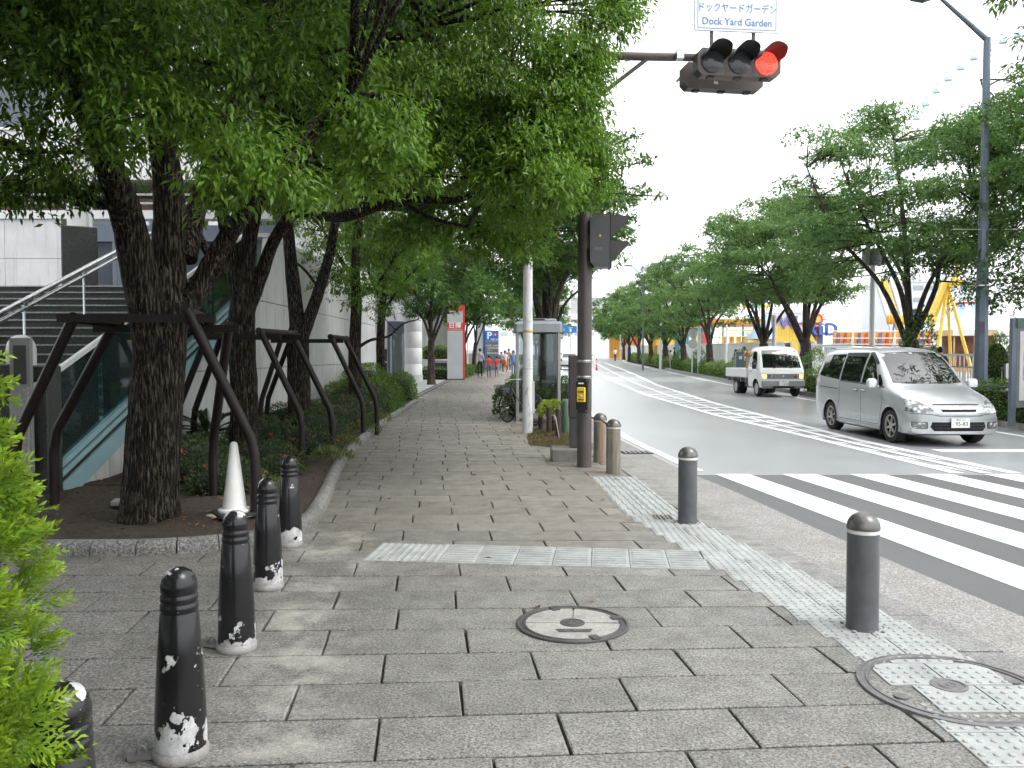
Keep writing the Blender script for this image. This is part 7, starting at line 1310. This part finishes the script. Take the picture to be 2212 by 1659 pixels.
# ---- golden conifer in the left foreground
rng = np.random.default_rng(9); gc_ = thing('golden_conifer', (-1.63, 1.8, 0), 'bright yellow-green feathery conifer in the left foreground', 'conifer'); m_thu = leafm('thuja_leaf', (.06, .15, .01), (.34, .5, .035), .34, .55)
B = []; D = []; N = []; T = []; LN = []
for k in range(250):                       # rounded cushions of fine sprays
    kk_ = k % 160; z = .03 + 2.0 * ((kk_ + rng.uniform(0, 1)) / 160) ** .95; a = kk_ * 2.39996 + rng.normal(0, .25) + (1.2 if k >= 160 else 0); rr = (.47 if k < 160 else .36) * (1 - min(.98, (z / 2.12) ** 2.6)) ** .6; ctr = np.array([rr * math.cos(a), rr * math.sin(a), z]); out = np.array([math.cos(a), math.sin(a), .35]); cr_ = rng.uniform(.1, .16); ct = rng.uniform(0, 1)
    for q_ in range(17):
        ax = out * .75 + np.array([0, 0, .35]) + rng.normal(0, .55, 3); ax /= np.linalg.norm(ax); base = ctr + ax * cr_ * .35; sd_ = np.cross(ax, rng.normal(0, 1, 3)); sd_ /= np.linalg.norm(sd_); tl = cr_ * rng.uniform(.55, .8); J_ = 6
        f = np.repeat((np.arange(J_) + 1) / J_, 6); sg = np.tile(np.repeat([-1, 1], 3), J_); g_ = np.tile(np.arange(3) / 3, J_ * 2); bd = sd_[None] * sg[:, None] * .7 + ax[None] * .8; bl_ = tl * .42 * (1.1 - f * .75)
        B.append(base + ax[None] * (tl * f)[:, None] + bd * (bl_ * g_)[:, None]); D.append(bd + ax[None] * .5 + rng.normal(0, .3, bd.shape)); N.append(np.cross(ax, sd_)[None] + rng.normal(0, .35, bd.shape)); T.append(.0 + .3 * ct + .6 * f * f + rng.normal(0, .08, len(f))); LN.append(.018 * rng.uniform(.7, 1.3, len(f)))
n_ = 19000; z_ = 2.06 * rng.uniform(0, 1, n_); a_ = rng.uniform(0, 6.283, n_); r_ = .47 * (1 - np.minimum(.98, (z_ / 2.14) ** 2.6)) ** .6 * rng.uniform(.62, .98, n_); o_ = np.stack([np.cos(a_), np.sin(a_), np.full(n_, .3)], 1)   # older inner sprays
B.append(np.stack([r_ * np.cos(a_), r_ * np.sin(a_), z_], 1)); D.append(o_ * .5 + rng.normal(0, .6, (n_, 3)) + np.array([0, 0, .5])); N.append(o_ + rng.normal(0, .4, (n_, 3))); T.append(rng.uniform(-.1, .45, n_)); LN.append(.042 * rng.uniform(.6, 1.3, n_))
B, D, N, T, LN = [np.concatenate(q) for q in (B, D, N, T, LN)]
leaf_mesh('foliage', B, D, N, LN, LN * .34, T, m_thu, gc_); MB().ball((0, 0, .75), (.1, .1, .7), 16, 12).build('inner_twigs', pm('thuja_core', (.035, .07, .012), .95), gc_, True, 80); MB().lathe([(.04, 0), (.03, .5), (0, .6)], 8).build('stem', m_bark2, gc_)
print('leaf polys', sum(len(o.data.polygons) for o in bpy.data.objects if o.type == 'MESH'))
# ================================================================ PEOPLE
m_skin = pm('skin', (.5, .32, .24), .55, var=.05); m_hair = pm('hair_dark', (.015, .012, .011), .5); m_eye = pm('eye', (.02, .015, .012), .3)
def plaidm():
    k = NT('plaid_shirt'); p = k.obj(); w1 = k.n('TexWave', Vector=p, Scale=7., bands_direction='Z'); w2 = k.n('TexWave', Vector=p, Scale=7., bands_direction='X'); f = k.math('MULTIPLY', k.math('ADD', w1.outputs[1], w2.outputs[1]), .5); k.set(Base_Color=k.mix(k.ramp(f, .3, .7), (.07, .06, .09), (.62, .6, .58)), Roughness=.85); return k.mat
def cloth(n, c): return pm('cloth_' + n, c, .85, var=.12, scale=6)
def person(loc, rz, hgt, top, legs, label, step=.0, hair='short', long_sleeve=False, skirt=None, bare=False, shoes=(.6, .6, .6), arm=(0, 0), face=False, swing=.0, group='people on foot'):
    t = thing('person', loc, label, 'person', group, rz, hgt / 1.7); V_ = []; E = []; Rr = []; Tg = []
    def add(p, r, par=None, tg='top'):
        V_.append(p); Rr.append(r if isinstance(r, tuple) else (r, r)); i = len(V_) - 1
        if par is not None: E.append((par, i)); Tg.append(tg)
        return i
    pel = add((0, 0, .92), (.145, .1)); wa_ = add((0, 0, 1.08), (.13, .09), pel); ch = add((0, 0, 1.3), (.155, .1), wa_); nk = add((0, .005, 1.455), .05, ch, 'top'); hb = add((0, -.012, 1.53), (.07, .075), nk, 'skin'); ht = add((0, -.008, 1.62), (.078, .09), hb, 'skin'); add((0, -.02, 1.665), (.055, .065), ht, 'skin'); add((0, -.105, 1.585), .012, ht, 'skin')
    for s in (-1, 1):
        sh = add((s * .155, 0, 1.385), .062, ch); sw = swing * s; el = add((s * .215, .03 + sw * .4, 1.13), .044, sh, 'top'); a_ = arm[0 if s < 0 else 1]
        wr_ = add((s * (.225 + .02 * a_), -.04 + sw - .12 * a_, .9 + .22 * a_), .03, el, 'top' if long_sleeve else 'skin'); pm_ = add((s * .225, -.06 + sw * 1.1 - .18 * a_, .825 + .26 * a_), (.036, .02), wr_, 'skin')
        for k in range(4): f1 = add((s * (.225 + .002), -.09 + .022 * k + sw * 1.1 - .2 * a_, .775 + .27 * a_), .0095, pm_, 'skin'); add((s * .218, -.095 + .022 * k + sw * 1.1 - .2 * a_, .735 + .012 * abs(k - 1.5) + .27 * a_), .0085, f1, 'skin')
        th_ = add((s * .205, -.1 + sw * 1.1 - .18 * a_, .815 + .26 * a_), .011, pm_, 'skin'); add((s * .2, -.12 + sw * 1.1 - .18 * a_, .785 + .26 * a_), .009, th_, 'skin')
        hp = add((s * .085, 0, .87), .092, pel, 'leg'); st_ = step * s; kn = add((s * .095, -.02 + st_ * .45, .48), .058, hp, 'leg'); an = add((s * .095, .03 + st_, .09), .04, kn, 'skin' if bare else 'leg'); add((s * .1, -.06 + st_, .045), (.042, .035), an, 'shoe'); add((s * .105, -.15 + st_, .035), (.038, .028), len(V_) - 1, 'shoe')
    me = bpy.data.meshes.new('body'); me.from_pydata(V_, E, []); o = bpy.data.objects.new('body', me); C.objects.link(o); sk = o.modifiers.new('skin', 'SKIN'); sk.use_smooth_shade = True; sk.branch_smoothing = .4; ss = o.modifiers.new('sub', 'SUBSURF'); ss.levels = 1; ss.render_levels = 1
    for i, sv in enumerate(me.skin_vertices[0].data): sv.radius = Rr[i]; sv.use_root = (i == 0)
    bpy.context.view_layer.update(); dg_ = bpy.context.evaluated_depsgraph_get(); me2 = bpy.data.meshes.new_from_object(o.evaluated_get(dg_)); o.modifiers.clear(); o.data = me2; me2.name = 'body'; me2.materials.clear()
    mats = {'top': top, 'skin': m_skin, 'leg': legs, 'shoe': cloth('shoe%d' % int(shoes[0] * 10), shoes)}; ks = list(mats); [me2.materials.append(mats[k]) for k in ks]
    A = np.array([V_[a] for a, b in E]); Bq = np.array([V_[b] for a, b in E]); cen = np.empty(len(me2.polygons) * 3); me2.polygons.foreach_get('center', cen); cen = cen.reshape(-1, 3); AB = Bq - A; L2 = (AB ** 2).sum(1) + 1e-9
    tt = np.clip(((cen[:, None] - A[None]) * AB[None]).sum(2) / L2[None], 0, 1); dist = ((cen[:, None] - (A[None] + tt[..., None] * AB[None])) ** 2).sum(2); idx = dist.argmin(1); mi = np.array([ks.index(Tg[i]) for i in idx]); mi[(cen[:, 2] < .9) & (mi == 0) & (np.abs(cen[:, 0]) < .17)] = ks.index('leg')
    if not long_sleeve: pass
    me2.polygons.foreach_set('material_index', mi.astype(np.int32)); me2.polygons.foreach_set('use_smooth', [True] * len(me2.polygons)); me2.update(); o.parent = t
    hb_ = MB().ball((0, .012, 1.62), (.092, .1, .098), 14, 10); hb_.v = [(x, y + (.035 if (z < 1.6 and y < 0) else 0), z) for x, y, z in hb_.v]
    if hair == 'long': hb_.tube(spline([(0, .05, 1.62), (0, .085, 1.5), (0, .1, 1.36), (0, .1, 1.24)], 4), [.09] * 5 + [.1] * 4 + [.08, .06, .04, .02], 10)
    if hair == 'bob': hb_.ball((0, .03, 1.56), (.105, .09, .11), 12, 8)
    hb_.build('hair', m_hair, t, True, 80)
    if face:
        for s in (-1, 1): MB().ball((s * .032, -.088, 1.6), (.011, .006, .007), 8, 5).build('eye', m_eye, t, True)
        MB().ball((0, -.09, 1.545), (.022, .006, .006), 8, 5).build('mouth', pm('lip', (.4, .15, .13), .5), t, True)
    if skirt: MB().lathe([(.15, .98), (.175, .85), (.2, .62), (.195, .61)], 18).build('skirt', skirt, t, True, 60)
    return t
q = gp(1037, 816); person(q, math.pi, 1.74, plaidm(), cloth('black', (.015, .015, .018)), 'man in a checked shirt and black trousers walking away along the path', .14, swing=.06); b_ = thing('shoulder_bag', (q.x + .22, q.y + .02, q.z + .95), 'dark shoulder bag slung on the man in the checked shirt', 'bag'); MB().rbox((0, 0, .0), (.08, .24, .22), .02).build('bag_body', m_blk, b_); MB().tube([(-.0, -.1, .1), (-.14, -.11, .3), (-.34, -.06, .5), (-.3, .09, .46), (0, .1, .1)], .012, 6).build('strap', m_blk, b_)
m_rs_ = cloth('red', (.62, .05, .06))
q = gp(1056, 816); person(q, math.pi, 1.32, m_rs_, cloth('denim', (.1, .13, .2)), 'child in a red T-shirt and jeans holding hands, left of two', .12, swing=.05, group='children in red'); q = gp(1073, 816); person(q, math.pi, 1.28, m_rs_, cloth('greyjean', (.2, .21, .24)), 'child in a red T-shirt and grey trousers, right of two', -.12, swing=-.05, group='children in red')
q = gp(1091, 809); person(q, 0, 1.6, cloth('cream', (.68, .64, .6)), cloth('legs', (.42, .28, .22)), 'woman in a pale top and orange skirt walking towards the camera', .13, 'bob', False, cloth('orange', (.62, .16, .05)), True, face=True, arm=(.5, 0)); bg = thing('handbag', (q.x - .12, q.y - .2, q.z + .92), 'brown bag carried by the woman in the orange skirt', 'bag'); MB().rbox((0, 0, 0), (.34, .12, .24), .04).build('bag_body', pm('bag_brown', (.25, .14, .13), .6), bg); MB().tube(spline([(-.12, 0, .1), (-.08, 0, .24), (.08, 0, .24), (.12, 0, .1)], 4), .012, 6).build('handle', pm('bag_brown', (.25, .14, .13)), bg)
q = gp(1083, 806); person(q, .1, 1.5, cloth('mauve', (.3, .22, .26)), cloth('dkgreen', (.12, .15, .13)), 'person in dark clothes half hidden behind the woman in orange', .1, face=True); q = gp(1099, 803); person(q, 0, 1.72, cloth('rust', (.4, .2, .14)), cloth('navy', (.03, .04, .08)), 'tall person behind the woman in the orange skirt', .1, face=True); q = gp(1109, 812); person(q, .2, 1.62, cloth('blue', (.13, .22, .42)), cloth('denim2', (.1, .13, .25)), 'person in blue close to the roadside shrubs', .1, 'bob', True, face=True)
def far(u, Y): p = at(u, 768, Y); return (p.x, Y, gz(Y))
person(far(1590, 46), 2.4, 1.6, cloth('aqua', (.3, .5, .6)), cloth('shortsw', (.62, .64, .66)), 'woman with long hair in a light blue top and white shorts at the park gate', .1, 'long', False, cloth('whiteskirt', (.62, .64, .66)), False, shoes=(.05, .04, .05)); person(far(1608, 45), 2.6, 1.76, cloth('white', (.72, .73, .75)), cloth('slate', (.12, .13, .16)), 'man in a white shirt standing behind the truck', .06)
person(far(1735, 37), .5, 1.6, cloth('skyknit', (.26, .36, .52)), cloth('palegrey', (.55, .55, .54)), 'woman in a blue top and pale skirt beside the picket fence', .08, 'long', True, cloth('paleskirt', (.55, .55, .54)), face=True); p = far(1738, 37); nb = thing('shoulder_bag', (p[0] + .05, 36.8, p[2] + 1.05), 'small navy bag worn by the woman at the picket fence', 'bag'); MB().rbox((0, 0, 0), (.26, .1, .3), .04).build('bag_body', cloth('navybag', (.02, .025, .07)), nb); MB().tube([(.0, .0, .14), (-.1, .05, .32)], .01, 6).build('strap', cloth('navybag', (.02, .025, .07)), nb)
person(far(1457, 66), 1.2, 1.72, cloth('blk', (.03, .03, .04)), cloth('blk', (.03, .03, .04)), 'person in black in front of the white park wall', .08, long_sleeve=True); person(far(1448, 65), 4.2, 1.5, cloth('beige', (.5, .46, .42)), cloth('beige2', (.4, .38, .36)), 'person in beige beside the one in black by the park wall', .05); person(far(2031, 25.5), 2.8, 1.7, cloth('dkblue', (.04, .05, .09)), cloth('blk', (.03, .03, .04)), 'person behind the minivan with only the dark hair showing', .06)
person(far(1329, 100), .4, 1.7, cloth('white', (.72, .73, .75)), cloth('navy', (.03, .04, .08)), 'tiny figure far away by the end of the park wall', .08)
bpy.context.view_layer.update()
